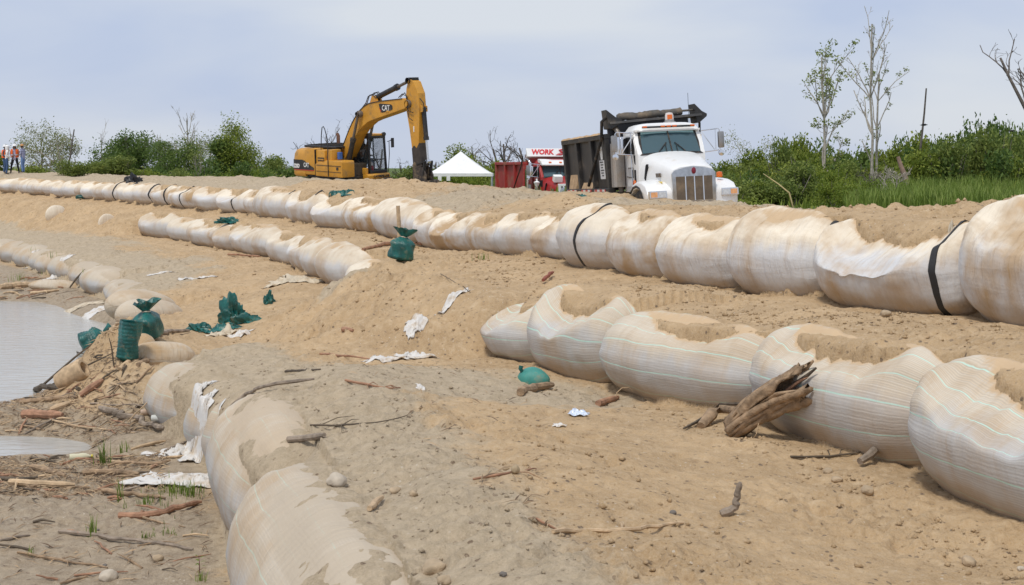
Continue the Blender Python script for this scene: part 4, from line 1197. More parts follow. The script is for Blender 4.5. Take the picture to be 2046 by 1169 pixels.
    # side windows and doors
    for sy in (-1, 1):
        y = sy * .935
        m = MB(); m.prism([(-2.62, 1.15), (-2.62, 2.52), (-1.98, 2.52), (-1.74, 2.1), (-1.74, 1.15)], 'y', y, y + sy * .012); dr = m.build('door', cab, R, bevel=.006)
        m = MB(); m.prism([(-2.56, 2.0), (-2.56, 2.47), (-2.0, 2.47), (-1.84, 2.16), (-1.84, 2.0)], 'y', y + sy * .011, y + sy * .018); m.build('side_window', M_DARK, dr)
        MB().bar((-2.1, y + sy * .02, 2.0), (-1.98, y + sy * .02, 2.47), .03).build('quarter_bar', M_CHROME, dr)
        m = MB(); m.prism([(-1.98, 1.98), (-1.8, 1.98), (-1.8, 1.72), (-1.9, 1.76)], 'y', y + sy * .011, y + sy * .016); m.build('peep_window', M_DARK, dr)
        MB().box((-2.5, y + sy * .03, 1.42), (.16, .03, .04)).build('door_handle', M_CHROME, dr)
        MB().box((-1.86, y + sy * .015, 1.38), (.14, .02, .42)).build('step_light', M_DARK, dr)
        m = MB(); m.lathe([(0, 0), (.08, 0), (.085, .03), (0, .05)], (-1.86, y + sy * .03, 1.24), (0, sy, 0), 12); m.build('side_marker', M_ORANGE, dr, smooth=True)
        pl = MB().box((-2.25, y + sy * .02, 1.52), (.46, .012, .28)).build('door_plate', M_STEEL, dr)
        MB().box((-2.25, y + sy * .028, 1.52), (.40, .006, .22)).build('plate_face', mat('grey_plate', (.42, .42, .42), .5), pl)
        # mirrors on tubular arms
        my = sy * 1.45; mx = -1.88
        m = MB(); m.tube([(mx, y, 2.56), (mx, my - sy * .04, 2.60), (mx, my, 2.56), (mx, my, 1.98)], .016, 6); m.tube([(mx, y, 1.98), (mx, my - sy * .1, 2.02), (mx, my, 2.04)], .016, 6)
        m.tube([(mx, y, 2.54), (mx, my - sy * .16, 2.04)], .012, 6); m.tube([(mx, my - sy * .12, 2.58), (mx, my - sy * .12, 2.04)], .012, 6)
        br = m.build('mirror_arm', M_CHROME, R, smooth=True)
        MB().box((mx, my + sy * .03, 2.30), (.10, .17, .44)).build('mirror', mat('mirror_back', (.34, .33, .32), .3, metal=.7, var=.15), br, bevel=.04, smooth=True)
        m = MB(); m.lathe([(0, -.04), (.06, -.03), (.085, .02), (.08, .04), (0, .05)], (mx, my + sy * .02, 1.95), (1, 0, 0), 14); m.build('spot_mirror', M_CHROME, br, smooth=True)
    # roof lamps, visor and beacon
    if not red:
        m = MB(); m.bar((-1.80, -.72, 2.70), (-1.80, .72, 2.70), .05, .05); m.build('lamp_strip', M_BLKP, R)
        for y in (-.66, -.16, 0, .16, .66): MB().box((-1.765, y, 2.71), (.05, .12, .045)).build('cab_lamp', M_ORANGE, R, bevel=.012)
        m = MB(); m.lathe([(.19, 0), (.17, .04), (.13, .05), (.125, .10), (0, .10)], (-2.35, .22, 2.80), n=18); bc = m.build('beacon', mat('grey_plastic', (.30, .29, .28), .5), R, smooth=True)
        m = MB(); m.lathe([(.12, .10), (.115, .22), (.09, .285), (0, .30)], (-2.35, .22, 2.80), n=18); m.build('beacon_dome', mat('clear_plastic', (.66, .60, .56), .2), bc, smooth=True)
        MB().box((-2.245, .2, 2.97), (.03, .14, .13)).build('beacon_lens', M_ORANGE, bc, bevel=.02)
        MB().tube([(-2.2, .72, 2.75), (-2.25, .74, 3.6)], .006, 5).build('aerial', M_BLKP, R)
    else:
        m = MB(); m.prism([(-1.98, 2.56), (-1.55, 2.50), (-1.52, 2.56), (-2.0, 2.80), (-2.3, 2.82), (-2.3, 2.7)], 'y', -.9, .9); vs = m.build('sun_visor', M_TRWHITE, R, bevel=.02)
        for y in (-.5, 0, .5): MB().box((-1.66, y, 2.66), (.08, .12, .04), (0, .5, 0)).build('cab_lamp', M_ORANGE, vs)
    # stack, heat shield, air cleaner
    m = MB(); m.tube([(-3.02, -1.02, 1.0), (-3.02, -1.02, 2.45), (-3.06, -1.02, 2.62), (-3.16, -1.06, 2.76), (-3.34, -1.12, 2.82)], .075, 12); m.build('exhaust_stack', M_STEEL if not red else M_CHROME, R, smooth=True)
    m = MB()
    m.prism([(-3.2, -.96), (-3.2, -1.2), (-3.1, -1.26), (-2.86, -1.26), (-2.8, -1.2), (-2.8, -.96)], 'z', 1.15, 2.34); m.build('heat_shield', M_SHIELD if not red else M_CHROME, R, bevel=.01)
    m = MB(); m.lathe([(0, 0), (.15, 0), (.16, .05), (.16, .42), (.15, .47), (0, .47)], (-2.45, -1.13, 2.02), n=16); m.build('air_cleaner', M_CHROME, R, smooth=True)
    MB().tube([(-1.98, -1.0, 1.05), (-1.96, -1.0, 2.56)], .018, 6).build('grab_rail', M_CHROME, R)
    # ---------------- dump bed
    x0, x1 = -8.2, -3.3
    zb, zt = 1.12, 2.62
    for sy in (-1, 1):
        m = MB(); m.box(((x0 + x1) / 2, sy * 1.14, (zb + zt) / 2), (x1 - x0, .06, zt - zb)); xf(m, BR); sd = m.build('bed_side', bed, R)
        m = MB(); m.box(((x0 + x1) / 2, sy * 1.19, zt), (x1 - x0 + .1, .2, .14)); xf(m, BR); m.build('top_rail', bed, sd, bevel=.02)
        m = MB(); m.box(((x0 + x1) / 2, sy * 1.2, zb), (x1 - x0 + .1, .2, .16)); xf(m, BR); m.build('bottom_rail', bed, sd, bevel=.02)
        for xx in (x0 + .06, -6.55, -4.9, x1 - .06):
            m = MB(); m.box((xx, sy * 1.21, (zb + zt) / 2), (.20, .14, zt - zb)); xf(m, BR); m.build('rib', bed, sd, bevel=.02)
        for xx in (-7.4, -5.7, -4.2):
            m = MB(); m.box((xx, sy * 1.304, zb + .02), (1.15, .01, .06)); xf(m, BR); m.build('tape', M_TAPE, sd)
        # sand caught on the rail and sill
        if not red:
            m = MB(); rr = random.Random(3)
            for k in range(34):
                xx = lerp(x0, x1 - .6, rr.random() ** 1.4); s_ = rr.uniform(.04, .1)
                m.lathe([(s_ * 1.6, 0), (s_, s_ * .5), (0, s_ * .7)], (xx, sy * (1.19 + rr.uniform(-.06, .06)), zt + .06), n=6)
            xf(m, BR); m.build('sand_on_rail', M_SAND2, sd)['kind'] = 'stuff'
            m = MB(); m.prism([(sy * 1.17, zb + .06), (sy * 1.27, zb + .06), (sy * 1.17, zb + .5)], 'x', -7.9, -7.0); m.prism([(sy * 1.17, zb + .06), (sy * 1.27, zb + .06), (sy * 1.17, zb + .25)], 'x', -6.4, -5.2); xf(m, BR); m.build('sand_on_sill', M_SAND2, sd)
    m = MB(); m.box(((x0 + x1) / 2, 0, zb + .05), (x1 - x0, 2.3, .1)); xf(m, BR); m.build('bed_floor', bed, R)
    m = MB(); m.box((x0, 0, 1.9), (.08, 2.3, 1.5)); xf(m, BR); m.build('tailgate', bed, R)
    hz = 2.98 if not red else 3.0
    m = MB(); m.box((x1, 0, (zb + hz) / 2), (.08, 2.32, hz - zb)); xf(m, BR); hd = m.build('bed_front', header, R)
    if not red:
        m = MB(); m.prism([(x1 - .3, hz), (x1 + .25, hz + .02), (x1 + .3, hz - .05), (x1 - .3, hz - .08)], 'y', -1.14, 1.5); xf(m, BR); m.build('canopy_lip', M_BEDBLK, R, bevel=.01)
        for sy, ye in ((-1, -1.14), (1, 1.42)):
            m = MB(); m.prism([(ye - .04, hz - .16), (ye - .06, hz + .36), (ye + .18, hz + .14), (ye + .36, hz + .05), (ye + .34, hz - .02), (ye + .05, hz - .18)], 'x', x1 - .3, x1 + .24)
            if sy > 0:
                for k, v in enumerate(m.v): m.v[k] = (v[0], ye - .05 + (v[1] - ye) * .8, v[2] - .06)
            xf(m, BR); m.build('wind_ear', M_BEDBLK, R, bevel=.012)
        m = MB(); rr = random.Random(8); pts = []; rad = []
        for k in range(26):
            u = k / 25; pts.append((x1 + .02 + .02 * math.sin(u * 9), lerp(-.86, .98, u), hz + .12 + .012 * math.sin(u * 14) + rr.uniform(-.008, .008)))
            rad.append((.07 if k in (0,) else .115) + rr.uniform(-.012, .014) - .02 * u)
        m.tube(pts, rad, 14); m.tube([(x1 + .02, .98, hz + .14), (x1 + .02, 1.42, hz + .13)], .03, 8); xf(m, BR); m.build('rolled_tarp', M_TARP, R, smooth=True)
        m = MB(); m.tube([(-3.1, -1.28, 3.1), (-3.25, -1.42, 2.95), (-3.35, -1.42, 2.5), (-5.05, -1.40, 1.22)], .045, 8); m.build('tarp_arm', M_RUB, R, smooth=True)
        m = MB(); m.tube([(-3.1, 1.30, 3.05), (-3.2, 1.36, 2.8), (-3.4, 1.36, 1.4)], .035, 8); m.build('tarp_arm', M_RUB, R, smooth=True)
        m = MB(); m.box((-3.75, -1.288, 1.72), (.5, .01, .52)); xf(m, BR); pl = m.build('notice_sheet', mat('white_sheet', (.66, .66, .66), .6, var=.12, vscale=9), R)
        m = MB()
        for k in range(6): m.box((-3.75 + .03 * (k % 2), -1.296, 1.93 - .075 * k), (.34 - .08 * (k % 3), .006, .026))
        xf(m, BR); m.build('printed_lines', M_DARK, pl)['kind'] = 'stuff'
        m = MB(); m.grid(lambda u, v: (-3.7 + .3 * (u - .5) * (1 - .6 * abs(v - .5)), -1.29 - .01 * math.sin(u * 7), 2.0 + .36 * v), 5, 6); xf(m, BR); m.build('torn_paper', M_WHT, R)
    else:
        m = MB(); m.prism([(x1 + .05, 2.86), (x1 + .28, 2.94), (x1 + .05, 3.32), (x1 - .02, 3.32)], 'y', -1.16, 1.16)
        hb = m.build('header_board', M_TRWHITE, R, bevel=.01)
        t = text('header_lettering', 'WORK', .37, M_WREDL, hb, (x1 + .17, -.42, 3.14), (0, 1, 0), (-.5, 0, .85), .02, .014, shear=.25, width=1.08)
        m = MB()
        sw = [(.22, 3.02), (.5, 3.03), (.62, 3.10), (.5, 3.18), (.42, 3.23), (.6, 3.28), (.95, 3.26)]
        def swp(p, d): return (x1 + .28 - .5 * (p[1] - 2.94) + d + .02, p[0], p[1])
        m.tube([swp(p, 0) for p in sw], [.012, .03, .038, .03, .034, .03, .012], 6)
        m.tube([swp(p, 0) for p in [(.3, 3.06), (.55, 3.14), (.85, 3.18)]], [.008, .02, .008], 6)
        m.build('header_swirl', M_WREDL, hb, smooth=True)
        m = MB(); m.tube([(-3.3, -1.3, 2.95), (-3.5, -1.36, 2.4), (-4.9, -1.36, 1.2)], .03, 8); m.build('tarp_arm', M_RUB, R, smooth=True)
        m = MB(); m.box((-1.2, -1.18, 1.7), (.05, .36, .3)); m.build('blue_panel', M_DARK, R)
        m = MB(); m.lathe([(0, 0), (.05, 0), (.1, .12), (.16, .24), (.05, .3), (.04, .4), (0, .4)], (-1.2, -1.28, 1.52), n=6); m.build('mirror_tag', M_WHT, R)
        m = MB(); m.prism([(.05, .8), (.06, 1.7), (-.06, 1.7), (-.06, .8)], 'y', -.66, .66)
        g = m.build('grille_face', M_TRWHITE, R, bevel=.02)
        for k in range(8): MB().box((.07, -.5 + .142 * k, 1.35), (.02, .06, .5)).build('grille_slot', M_DARK, g)
        MB().box((-.55, -.5, 1.93), (.3, .4, .3), (0, .3, 0)).build('hood_lamp', M_WHT, R, bevel=.03)
    return R
WHITE_TRUCK = dump_truck((4.63, 35.9, 2.93), (.045, -.02, -1.369), 'white dump truck with scuffed black bed and rolled tarp, orange beacon on its roof', M_TRWHITE, M_BEDBLK, M_HEADBLK, .055)
RED_TRUCK = dump_truck((2.68, 63.33, 2.08), (0, 0, -1.287), 'red dump truck with white header board, half hidden behind the white dump truck', M_TRRED, M_BEDRED, M_BEDRED, 0, True)

# ------------------------------------------------------------ tent
def tent():
    g = ground_z(-2.9, 82)
    R = empty('party_tent', (-2.92, 81.0, g)); tag(R, 'white peaked canopy tent between the excavator arm and the red truck bed', 'tent')
    mc = mat('white_canvas', (.80, .80, .79), .8, var=.03, bump=.15, bscale=3)
    h = 2.0 + (2.15 - g); h = CAM_Z - (347 - HY) * 80 / F_PX - g
    m = MB(); s = 1.84; ap = (0, 0, h + 1.27)
    N = 12
    def roof(u, v):
        # u round the square, v from eave to peak, a little sag
        k = (u * 4) % 4; side = int(k) % 4; f = k - int(k)
        cs = [(-s, -s), (s, -s), (s, s), (-s, s)]; a, b = cs[side], cs[(side + 1) % 4]
        x, y = lerp(a[0], b[0], f), lerp(a[1], b[1], f)
        return (x * (1 - v), y * (1 - v), h + 1.27 * v ** 1.12 - .03 * math.sin(PI * v) * (1 + math.cos(f * 2 * PI)))
    m.grid(roof, 48, 12, closed_u=True); m.build('roof', mc, R, smooth=True)
    m = MB()
    for sx, sy, dx, dy in ((0, -1, 1, 0), (1, 0, 0, 1), (0, 1, 1, 0), (-1, 0, 0, 1)):
        m.grid(lambda u, v: ((sx * (s + .012 * math.sin(u * 40)) if sx else (u - .5) * 2 * s), (sy * (s + .012 * math.sin(u * 40)) if sy else (u - .5) * 2 * s), h + .02 - .17 * v), 30, 3)
    m.build('valance', mc, R, smooth=True)
    mp = mat('white_pole', (.55, .56, .58), .4, metal=.5)
    for sx in (-1, 1):
        for sy in (-1, 1):
            lp = MB().tube([(sx * (s - .06), sy * (s - .06), 0), (sx * (s - .06), sy * (s - .06), h)], .035, 8).build('leg', mp, R)
            if sy < 0:
                MB().lathe([(.16, 0), (.14, .25), (.06, .8), (0, .84)], (sx * .82 * s - .25, -s + .25, 0), n=10).build('ballast_bag', mat('dark_cloth', (.02, .022, .025), .8), lp)
    for x, lab in ((-1.1, 'left'), (-.62, 'right')):
        o = MB().box((0, 0, -.12), (.2, .01, .24)).build('hanging_paper', M_WHT); o.location = (-2.92 + x, 81 - s - .02, g + h - .15)
        tag(o, 'white sheet of paper hanging under the tent eave, %s one of two' % lab, 'paper', 'papers hanging under the tent')
    # folding table and chair in the shade
    T = empty('plastic_chair', (-2.92 + .68, 80.3, g), .6); tag(T, 'grey plastic chair standing in the shade under the white tent', 'chair')
    mg = mat('grey_resin', (.32, .34, .36), .6)
    MB().box((0, 0, .44), (.46, .46, .05)).build('seat', mg, T, bevel=.01); MB().box((0, .24, .78), (.46, .04, .5), (-.15, 0, 0)).build('backrest', mg, T, bevel=.01)
    for sx in (-1, 1):
        for sy in (-1, 1): MB().bar((sx * .2, sy * .2, .42), (sx * .23, sy * .23, 0), .04).build('leg', mg, T)
tent()
# ------------------------------------------------------------ people
M_SKIN = mat('skin', (.22, .115, .07), .55, var=.08)
M_HAIR = mat('dark_hair', (.015, .012, .01), .7, var=.2)
def cloth(name, c, **k): return mat(name, c, .85, var=.14, vscale=7, bump=.25, bscale=14, **k)
def plaid():
    k = NT('plaid_shirt'); pos = k.n('ShaderNodeTexCoord').outputs['Object']; sx = k.n('ShaderNodeSeparateXYZ'); k.l(pos, sx.inputs[0])
    f1 = k.math('GREATER_THAN', k.math('FRACT', k.math('MULTIPLY', sx.outputs[2], 9.0)), .6)
    f2 = k.math('GREATER_THAN', k.math('FRACT', k.math('MULTIPLY', k.math('ADD', sx.outputs[0], sx.outputs[1]), 9.0)), .6)
    c = k.mix(f1, (.28, .33, .50), (.10, .12, .24)); c = k.mix(k.math('MULTIPLY', f2, .5), c, (.60, .50, .55)); k.l(c, k.b.inputs['Base Color']); k.b.inputs['Roughness'].default_value = .85
    return k.m
def person(loc, rz, label, J, mats, sc=1.0, cat='person'):
    """J: joint positions (front = +x, left = +y, up = z); mats: shirt, trousers, shoes, sleeve (None = bare)"""
    R = empty('person', loc, rz); tag(R, label, cat); R.scale = (sc, sc, sc)
    V = []; E = []; RD = []; LB = []
    def v(p, r, parent, lab):
        V.append(tuple(p)); RD.append(r); LB.append(lab)
        if parent is not None: E.append((parent, len(V) - 1))
        return len(V) - 1
    def mid(a, b, t): return tuple(Vector(a).lerp(Vector(b), t))
    SH, TR, BO, SK, SL = 0, 1, 2, 3, (0 if mats[3] else 3)
    pel = v(J['pelvis'], (.165, .125), None, TR)
    wst = v(mid(J['pelvis'], J['chest'], .40), (.145, .11), pel, SH)
    ch = v(J['chest'], (.185, .125), wst, SH)
    nk0 = v(mid(J['chest'], J['neck'], .75), (.11, .085), ch, SH)
    nk = v(J['neck'], .055, nk0, SK)
    hd = Vector(J['head'])
    jw = v(hd + Vector((.025, 0, -.075)), (.062, .07), nk, SK)
    sk = v(hd + Vector((-.005, 0, .02)), (.078, .095), jw, SK)
    v(hd + Vector((-.01, 0, .105)), .055, sk, SK)
    for s, n in ((1, 'l'), (-1, 'r')):
        sh = v(J['sh_' + n], .072, ch, SH)
        el = J['el_' + n]; wr = J['wr_' + n]
        a = v(mid(J['sh_' + n], el, .5), .055, sh, SL); a = v(el, .046, a, SL); a = v(mid(el, wr, .5), .042, a, SL); a = v(wr, .030, a, SL)
        d = (Vector(wr) - Vector(el)).normalized(); side = d.cross(Vector((0, 0, 1)))
        side = side.normalized() if side.length > .1 else Vector((1, 0, 0))
        pm = v(Vector(wr) + d * .06, .036, a, SK)
        for k, (o, ln) in enumerate(((-.03, .075), (-.01, .09), (.01, .085), (.028, .065))):
            b = v(Vector(wr) + d * (.06 + ln * .55) + side * o, .011, pm, SK); v(Vector(wr) + d * (.06 + ln) + side * o * 1.1 + Vector((0, 0, -.015)), .008, b, SK)
        v(Vector(wr) + d * .06 + side * -.055, .011, pm, SK)
        hp = v(J['hip_' + n], .095, pel, TR)
        kn = J['kn_' + n]; an = J['an_' + n]
        a = v(mid(J['hip_' + n], kn, .5), .085, hp, TR); a = v(kn, .064, a, TR); a = v(mid(kn, an, .45), .058, a, TR); a = v(an, .048, a, TR)
        f = Vector(J.get('toe_' + n, (an[0] + .17, an[1], an[2] - .05)))
        a = v(mid(an, f, .4), .045, a, BO); v(f, .032, a, BO)
    me = bpy.data.meshes.new('body'); me.from_pydata(V, E, []); o = bpy.data.objects.new('tmp_body', me); C.objects.link(o)
    sm = o.modifiers.new('s', 'SKIN'); sm.use_smooth_shade = True
    for i, r in enumerate(RD): me.skin_vertices[0].data[i].radius = r if isinstance(r, tuple) else (r, r)
    me.skin_vertices[0].data[0].use_root = True
    o.modifiers.new('d', 'SUBSURF').levels = 1
    dg = bpy.context.evaluated_depsgraph_get()
    m2 = bpy.data.meshes.new_from_object(o.evaluated_get(dg)); bpy.data.objects.remove(o)
    m2.name = 'body'; m2.materials.clear()
    for m in (mats[0], mats[1], mats[2], M_SKIN): m2.materials.append(m)
    segs = [(Vector(V[a]), Vector(V[b]), LB[b], max(RD[b]) if isinstance(RD[b], tuple) else RD[b]) for a, b in E]
    for p in m2.polygons:
        c = p.center; best = 9; lab = 0
        for a, b, l, r in segs:
            d = b - a; t = max(0, min(1, (c - a).dot(d) / max(1e-9, d.length_squared))); dist = (c - a - d * t).length - r
            if dist < best: best, lab = dist, l
        p.material_index = lab; p.use_smooth = True
    b = bpy.data.objects.new('body', m2); C.objects.link(b); b.parent = R
    m = MB()
    m.add([hd + Vector((.10, -.012, .0)), hd + Vector((.10, .012, 0)), hd + Vector((.125, 0, -.02)), hd + Vector((.095, 0, .035))], [(0, 1, 2), (0, 3, 1), (0, 2, 3), (1, 3, 2)])
    m.build('nose', M_SKIN, R)
    for s in (1, -1):
        MB().lathe([(0, -.012), (.012, -.006), (.012, .006), (0, .012)], hd + Vector((.088, s * .032, .02)), (1, 0, 0), 8).build('eye', M_HAIR, R)
        MB().lathe([(0, -.012), (.026, -.006), (.026, .006), (0, .012)], hd + Vector((0, s * .082, .0)), (0, 1, 0), 8).build('ear', M_SKIN, R)
    MB().box(hd + Vector((.088, 0, -.06)), (.012, .045, .008)).build('mouth', mat('lips', (.16, .06, .05), .5), R)
    m = MB(); m.grid(lambda u, vv: hd + Vector((-.012 + .095 * math.cos(u * 2 * PI) * math.cos(vv * 1.5), .088 * math.sin(u * 2 * PI) * math.cos(vv * 1.5), .035 + .095 * math.sin(vv * 1.5) - (.06 * (1 - vv) if abs(u - .5) < .3 else 0))), 16, 6, closed_u=True)
    m.build('hair', M_HAIR, R, smooth=True)
    return R
def stand(sp=.10, lean=0.0, **over):
    J = dict(pelvis=(0, 0, .95), chest=(lean, 0, 1.30), neck=(lean * 1.2, 0, 1.50), head=(lean * 1.3 + .02, 0, 1.62), sh_l=(lean, .19, 1.40), sh_r=(lean, -.19, 1.40),
             el_l=(lean - .03, .25, 1.12), el_r=(lean - .03, -.25, 1.12), wr_l=(lean + .16, .16, .98), wr_r=(lean + .16, -.16, .98),
             hip_l=(0, .095, .90), hip_r=(0, -.095, .90), kn_l=(.03, sp + .01, .50), kn_r=(.03, -sp - .01, .50), an_l=(-.02, sp + .02, .09), an_r=(-.02, -sp - .02, .09))
    J.update(over); return J
def hard_hat(R, J, col, name='hard_hat'):
    h = Vector(J['head']) + Vector((-.005, 0, .045))
    m = MB(); m.lathe([(.165, 0), (.16, .012), (.125, .015), (.122, .05), (.10, .10), (.055, .135), (0, .145)], h, n=18)
    m.box(h + Vector((.15, 0, .004)), (.10, .15, .014)); m.box(h + Vector((0, 0, .13)), (.2, .03, .02))
    return m.build(name, mat('hat_shell', col, .4, var=.04), R, smooth=True)
def vest(R, J, col):
    c, p = Vector(J['chest']), Vector(J['pelvis'])
    m = MB(); zs = [.02, .2, .45, .62, .72, .80]
    def sh(u, v):
        a = .35 + u * (2 * PI - .70); z = lerp(p.z + .02, J['neck'][2] - .03, v); k = lerp(1.0, 1.08, v) * (1 if v < .8 else 1 - .9 * (v - .8))
        cx = lerp(p.x, c.x, v)
        return (cx + .172 * k * math.cos(a), .235 * k * math.sin(a), z)
    m.grid(sh, 22, 9)
    o = m.build('vest', mat('orange_vest', (.85, .16, .03), .7, var=.1, vscale=6), R, smooth=True)
    mm = MB(); mm.grid(lambda u, v: tuple(Vector(sh(u, .30 + .08 * v)) * 1.0 + Vector((.006 * math.cos(.35 + u * 5.58), .006 * math.sin(.35 + u * 5.58), 0))), 22, 2)
    mm.build('reflective_band', mat('silver_band', (.62, .62, .58), .35), o, smooth=True)
    return o
def face_to(ax, ay, bx, by): return math.atan2(by - ay, bx - ax)
def crew():
    jeans = cloth('blue_jeans', (.05, .10, .21)); jeans2 = cloth('light_jeans', (.13, .22, .42)); black = cloth('black_trousers', (.012, .012, .016)); boots = mat('work_boots', (.08, .06, .045), .8)
    white = cloth('white_shirt', (.78, .77, .76)); lav = cloth('lavender_shirt', (.45, .42, .56)); pl = plaid(); dark = cloth('dark_shirt', (.05, .05, .08))
    D = 84.0
    def at(px, dd=0.0):
        d = D + dd; x = (px - CX) / F_PX * d; return (x, d, ground_z(x, d))
    A, B, Cc, Dd = at(13.5), at(29.5, .2), at(46), at(9.0, 1.6)
    JA = stand(.07, .03, wr_r=(.26, -.12, 1.06), wr_l=(.27, .06, 1.08))
    a = person(A, .25, 'person in white long sleeved shirt, white headcloth and blue jeans, seen from the side', JA, (white, jeans, boots, 1))
    h = Vector(JA['head'])
    m = MB(); m.lathe([(.085, -.20), (.12, -.12), (.125, 0), (.115, .09), (.06, .14), (0, .15)], h + Vector((-.035, 0, .0)), n=14); m.box(h + Vector((.13, 0, .075)), (.13, .15, .015)); m.build('headcloth', white, a, smooth=True)
    JB = stand(.17, .02, an_l=(-.05, .24, .09), an_r=(.03, -.22, .09), wr_l=(.22, .02, 1.10), wr_r=(.22, -.05, 1.08), head=(.07, 0, 1.60))
    b = person(B, -1.45, 'person in open orange vest, white hard hat and black trousers, middle of the group', JB, (lav, black, boots, 1))
    hard_hat(b, JB, (.80, .80, .80)); vest(b, JB, 0)
    hb = Vector(JB['head']); m = MB(); m.grid(lambda u, v: hb + Vector((-.03 + .085 * math.cos(.9 + u * 4.5), .09 * math.sin(.9 + u * 4.5), .03 - .24 * v)), 12, 4); m.build('long_hair', M_HAIR, b, smooth=True)
    JC = stand(.07, .04, wr_l=(.24, .0, 1.12), wr_r=(.24, -.03, 1.10))
    c = person(Cc, PI - .2, 'person in plaid shirt, straw hat and light jeans, right end of the group', JC, (pl, jeans2, boots, 1), .97)
    hc = Vector(JC['head']); m = MB(); m.lathe([(.20, .03), (.205, .038), (.10, .05), (.098, .11), (.07, .145), (0, .15)], hc, n=18); m.build('straw_hat', mat('straw', (.55, .30, .12), .8, var=.2, vscale=20), c, smooth=True)
    JD = stand(.08)
    d = person(Dd, .1, 'person in orange vest standing behind the one in the white shirt', JD, (dark, jeans, boots, 1), .96); hard_hat(d, JD, (.78, .78, .78)); vest(d, JD, 0)
crew()
def seated(**o):
    J = dict(pelvis=(0, 0, .55), chest=(-.02, 0, .92), neck=(.03, 0, 1.12), head=(.08, 0, 1.24), sh_l=(0, .19, 1.02), sh_r=(0, -.19, 1.02), el_l=(.12, .24, .78), el_r=(.12, -.24, .78), wr_l=(.38, .2, .78), wr_r=(.38, -.2, .78),
             hip_l=(.05, .1, .53), hip_r=(.05, -.1, .53), kn_l=(.48, .12, .55), kn_r=(.48, -.12, .55), an_l=(.55, .12, .12), an_r=(.55, -.12, .12)); J.update(o); return J
def operators():
    shirt = cloth('grey_shirt', (.36, .35, .36)); tr = cloth('work_trousers', (.06, .10, .20)); bo = mat('black_boots', (.03, .03, .03), .8); red = cloth('brick_shirt', (.30, .10, .08))
    p = EXC.matrix_basis @ Vector((.38, .8, 1.14))
    o = person(p, 0, 'person in grey shirt seated at the controls in the excavator cab', seated(), (shirt, tr, bo, None)); o.rotation_euler = EXC.rotation_euler
    p = WHITE_TRUCK.matrix_basis @ Vector((-2.55, .42, 1.15))
    o = person(p, 0, 'person driving the white dump truck, dim behind the windscreen', seated(), (red, tr, bo, None)); o.rotation_euler = WHITE_TRUCK.rotation_euler
operators()
# ------------------------------------------------------------ vegetation
def leaf_mat(name, c0, c1, c2, trans=.38):
    k = NT(name)
    g = k.n('ShaderNodeNewGeometry'); oi = k.n('ShaderNodeObjectInfo')
    r = k.n('ShaderNodeValToRGB'); e = r.color_ramp.elements
    e[0].position = .0; e[0].color = (*c0, 1); e[1].position = 1.0; e[1].color = (*c2, 1)
    n = e.new(.5); n.color = (*c1, 1)
    pos = k.n('ShaderNodeTexCoord').outputs['Object']
    f = k.math('ADD', k.math('MULTIPLY', g.outputs['Random Per Island'], .65), k.math('MULTIPLY', k.noise(pos, .9, 3), .75))
    f = k.math('ADD', f, k.math('MULTIPLY_ADD', oi.outputs['Random'], .3, -.42), clamp=True)
    k.l(f, r.inputs[0]); k.l(r.outputs[0], k.b.inputs['Base Color'])
    k.b.inputs['Roughness'].default_value = .6; k.b.inputs['Specular IOR Level'].default_value = .25
    tb = k.n('ShaderNodeBsdfTranslucent'); k.l(r.outputs[0], tb.inputs['Color'])
    ms = k.n('ShaderNodeMixShader'); ms.inputs[0].default_value = trans
    out = [n_ for n_ in k.t.nodes if n_.type == 'OUTPUT_MATERIAL'][0]
    k.l(k.b.outputs[0], ms.inputs[1]); k.l(tb.outputs[0], ms.inputs[2]); k.l(ms.outputs[0], out.inputs['Surface'])
    return k.m
L_BUSH = leaf_mat('bush_leaves', (.095, .14, .022), (.23, .285, .042), (.40, .42, .10))
L_DARK = leaf_mat('dark_leaves', (.055, .105, .026), (.135, .205, .045), (.25, .31, .08))
L_PALE = leaf_mat('pale_leaves', (.13, .155, .045), (.27, .29, .10), (.44, .43, .19))
L_LIME = leaf_mat('lime_leaves', (.10, .16, .02), (.20, .26, .035), (.34, .36, .06))
L_GRASS = leaf_mat('tall_grass', (.10, .16, .03), (.20, .28, .05), (.34, .39, .12))
L_OLIVE = leaf_mat('olive_leaves', (.10, .15, .034), (.22, .27, .06), (.36, .39, .12))
M_BARK = mat('grey_bark', (.20, .175, .145), .9, var=.35, vscale=9, bump=.6, bscale=30)
M_PBARK = mat('pale_bark', (.42, .38, .32), .9, var=.3, vscale=7, bump=.5, bscale=30)
M_DEAD = mat('weathered_deadwood', (.13, .11, .095), .9, var=.4, vscale=8, bump=.6, bscale=25)

def quads_mesh(name, P, N, size, aspect, m, R, up_bias=0.0):
    """P: leaf centres (n,3); leaves are small folded quads with random facing"""
    n = len(P)
    d = R.normal(size=(n, 3)); d[:, 2] += up_bias; d /= np.linalg.norm(d, axis=1)[:, None]
    a = R.normal(size=(n, 3)); a -= d * (a * d).sum(1)[:, None]; a /= np.linalg.norm(a, axis=1)[:, None]
    b = np.cross(d, a)
    s = size * R.uniform(.6, 1.35, n)[:, None]
    q = np.stack([P - a * s, P + b * s * aspect, P + a * s, P - b * s * aspect], 1).reshape(-1, 3)
    me = bpy.data.meshes.new(name)
    me.vertices.add(4 * n); me.vertices.foreach_set('co', q.ravel())
    me.loops.add(4 * n); me.loops.foreach_set('vertex_index', np.arange(4 * n))
    me.polygons.add(n); me.polygons.foreach_set('loop_start', np.arange(n) * 4); me.polygons.foreach_set('loop_total', np.full(n, 4))
    me.update(calc_edges=True); me.materials.append(m)
    return me
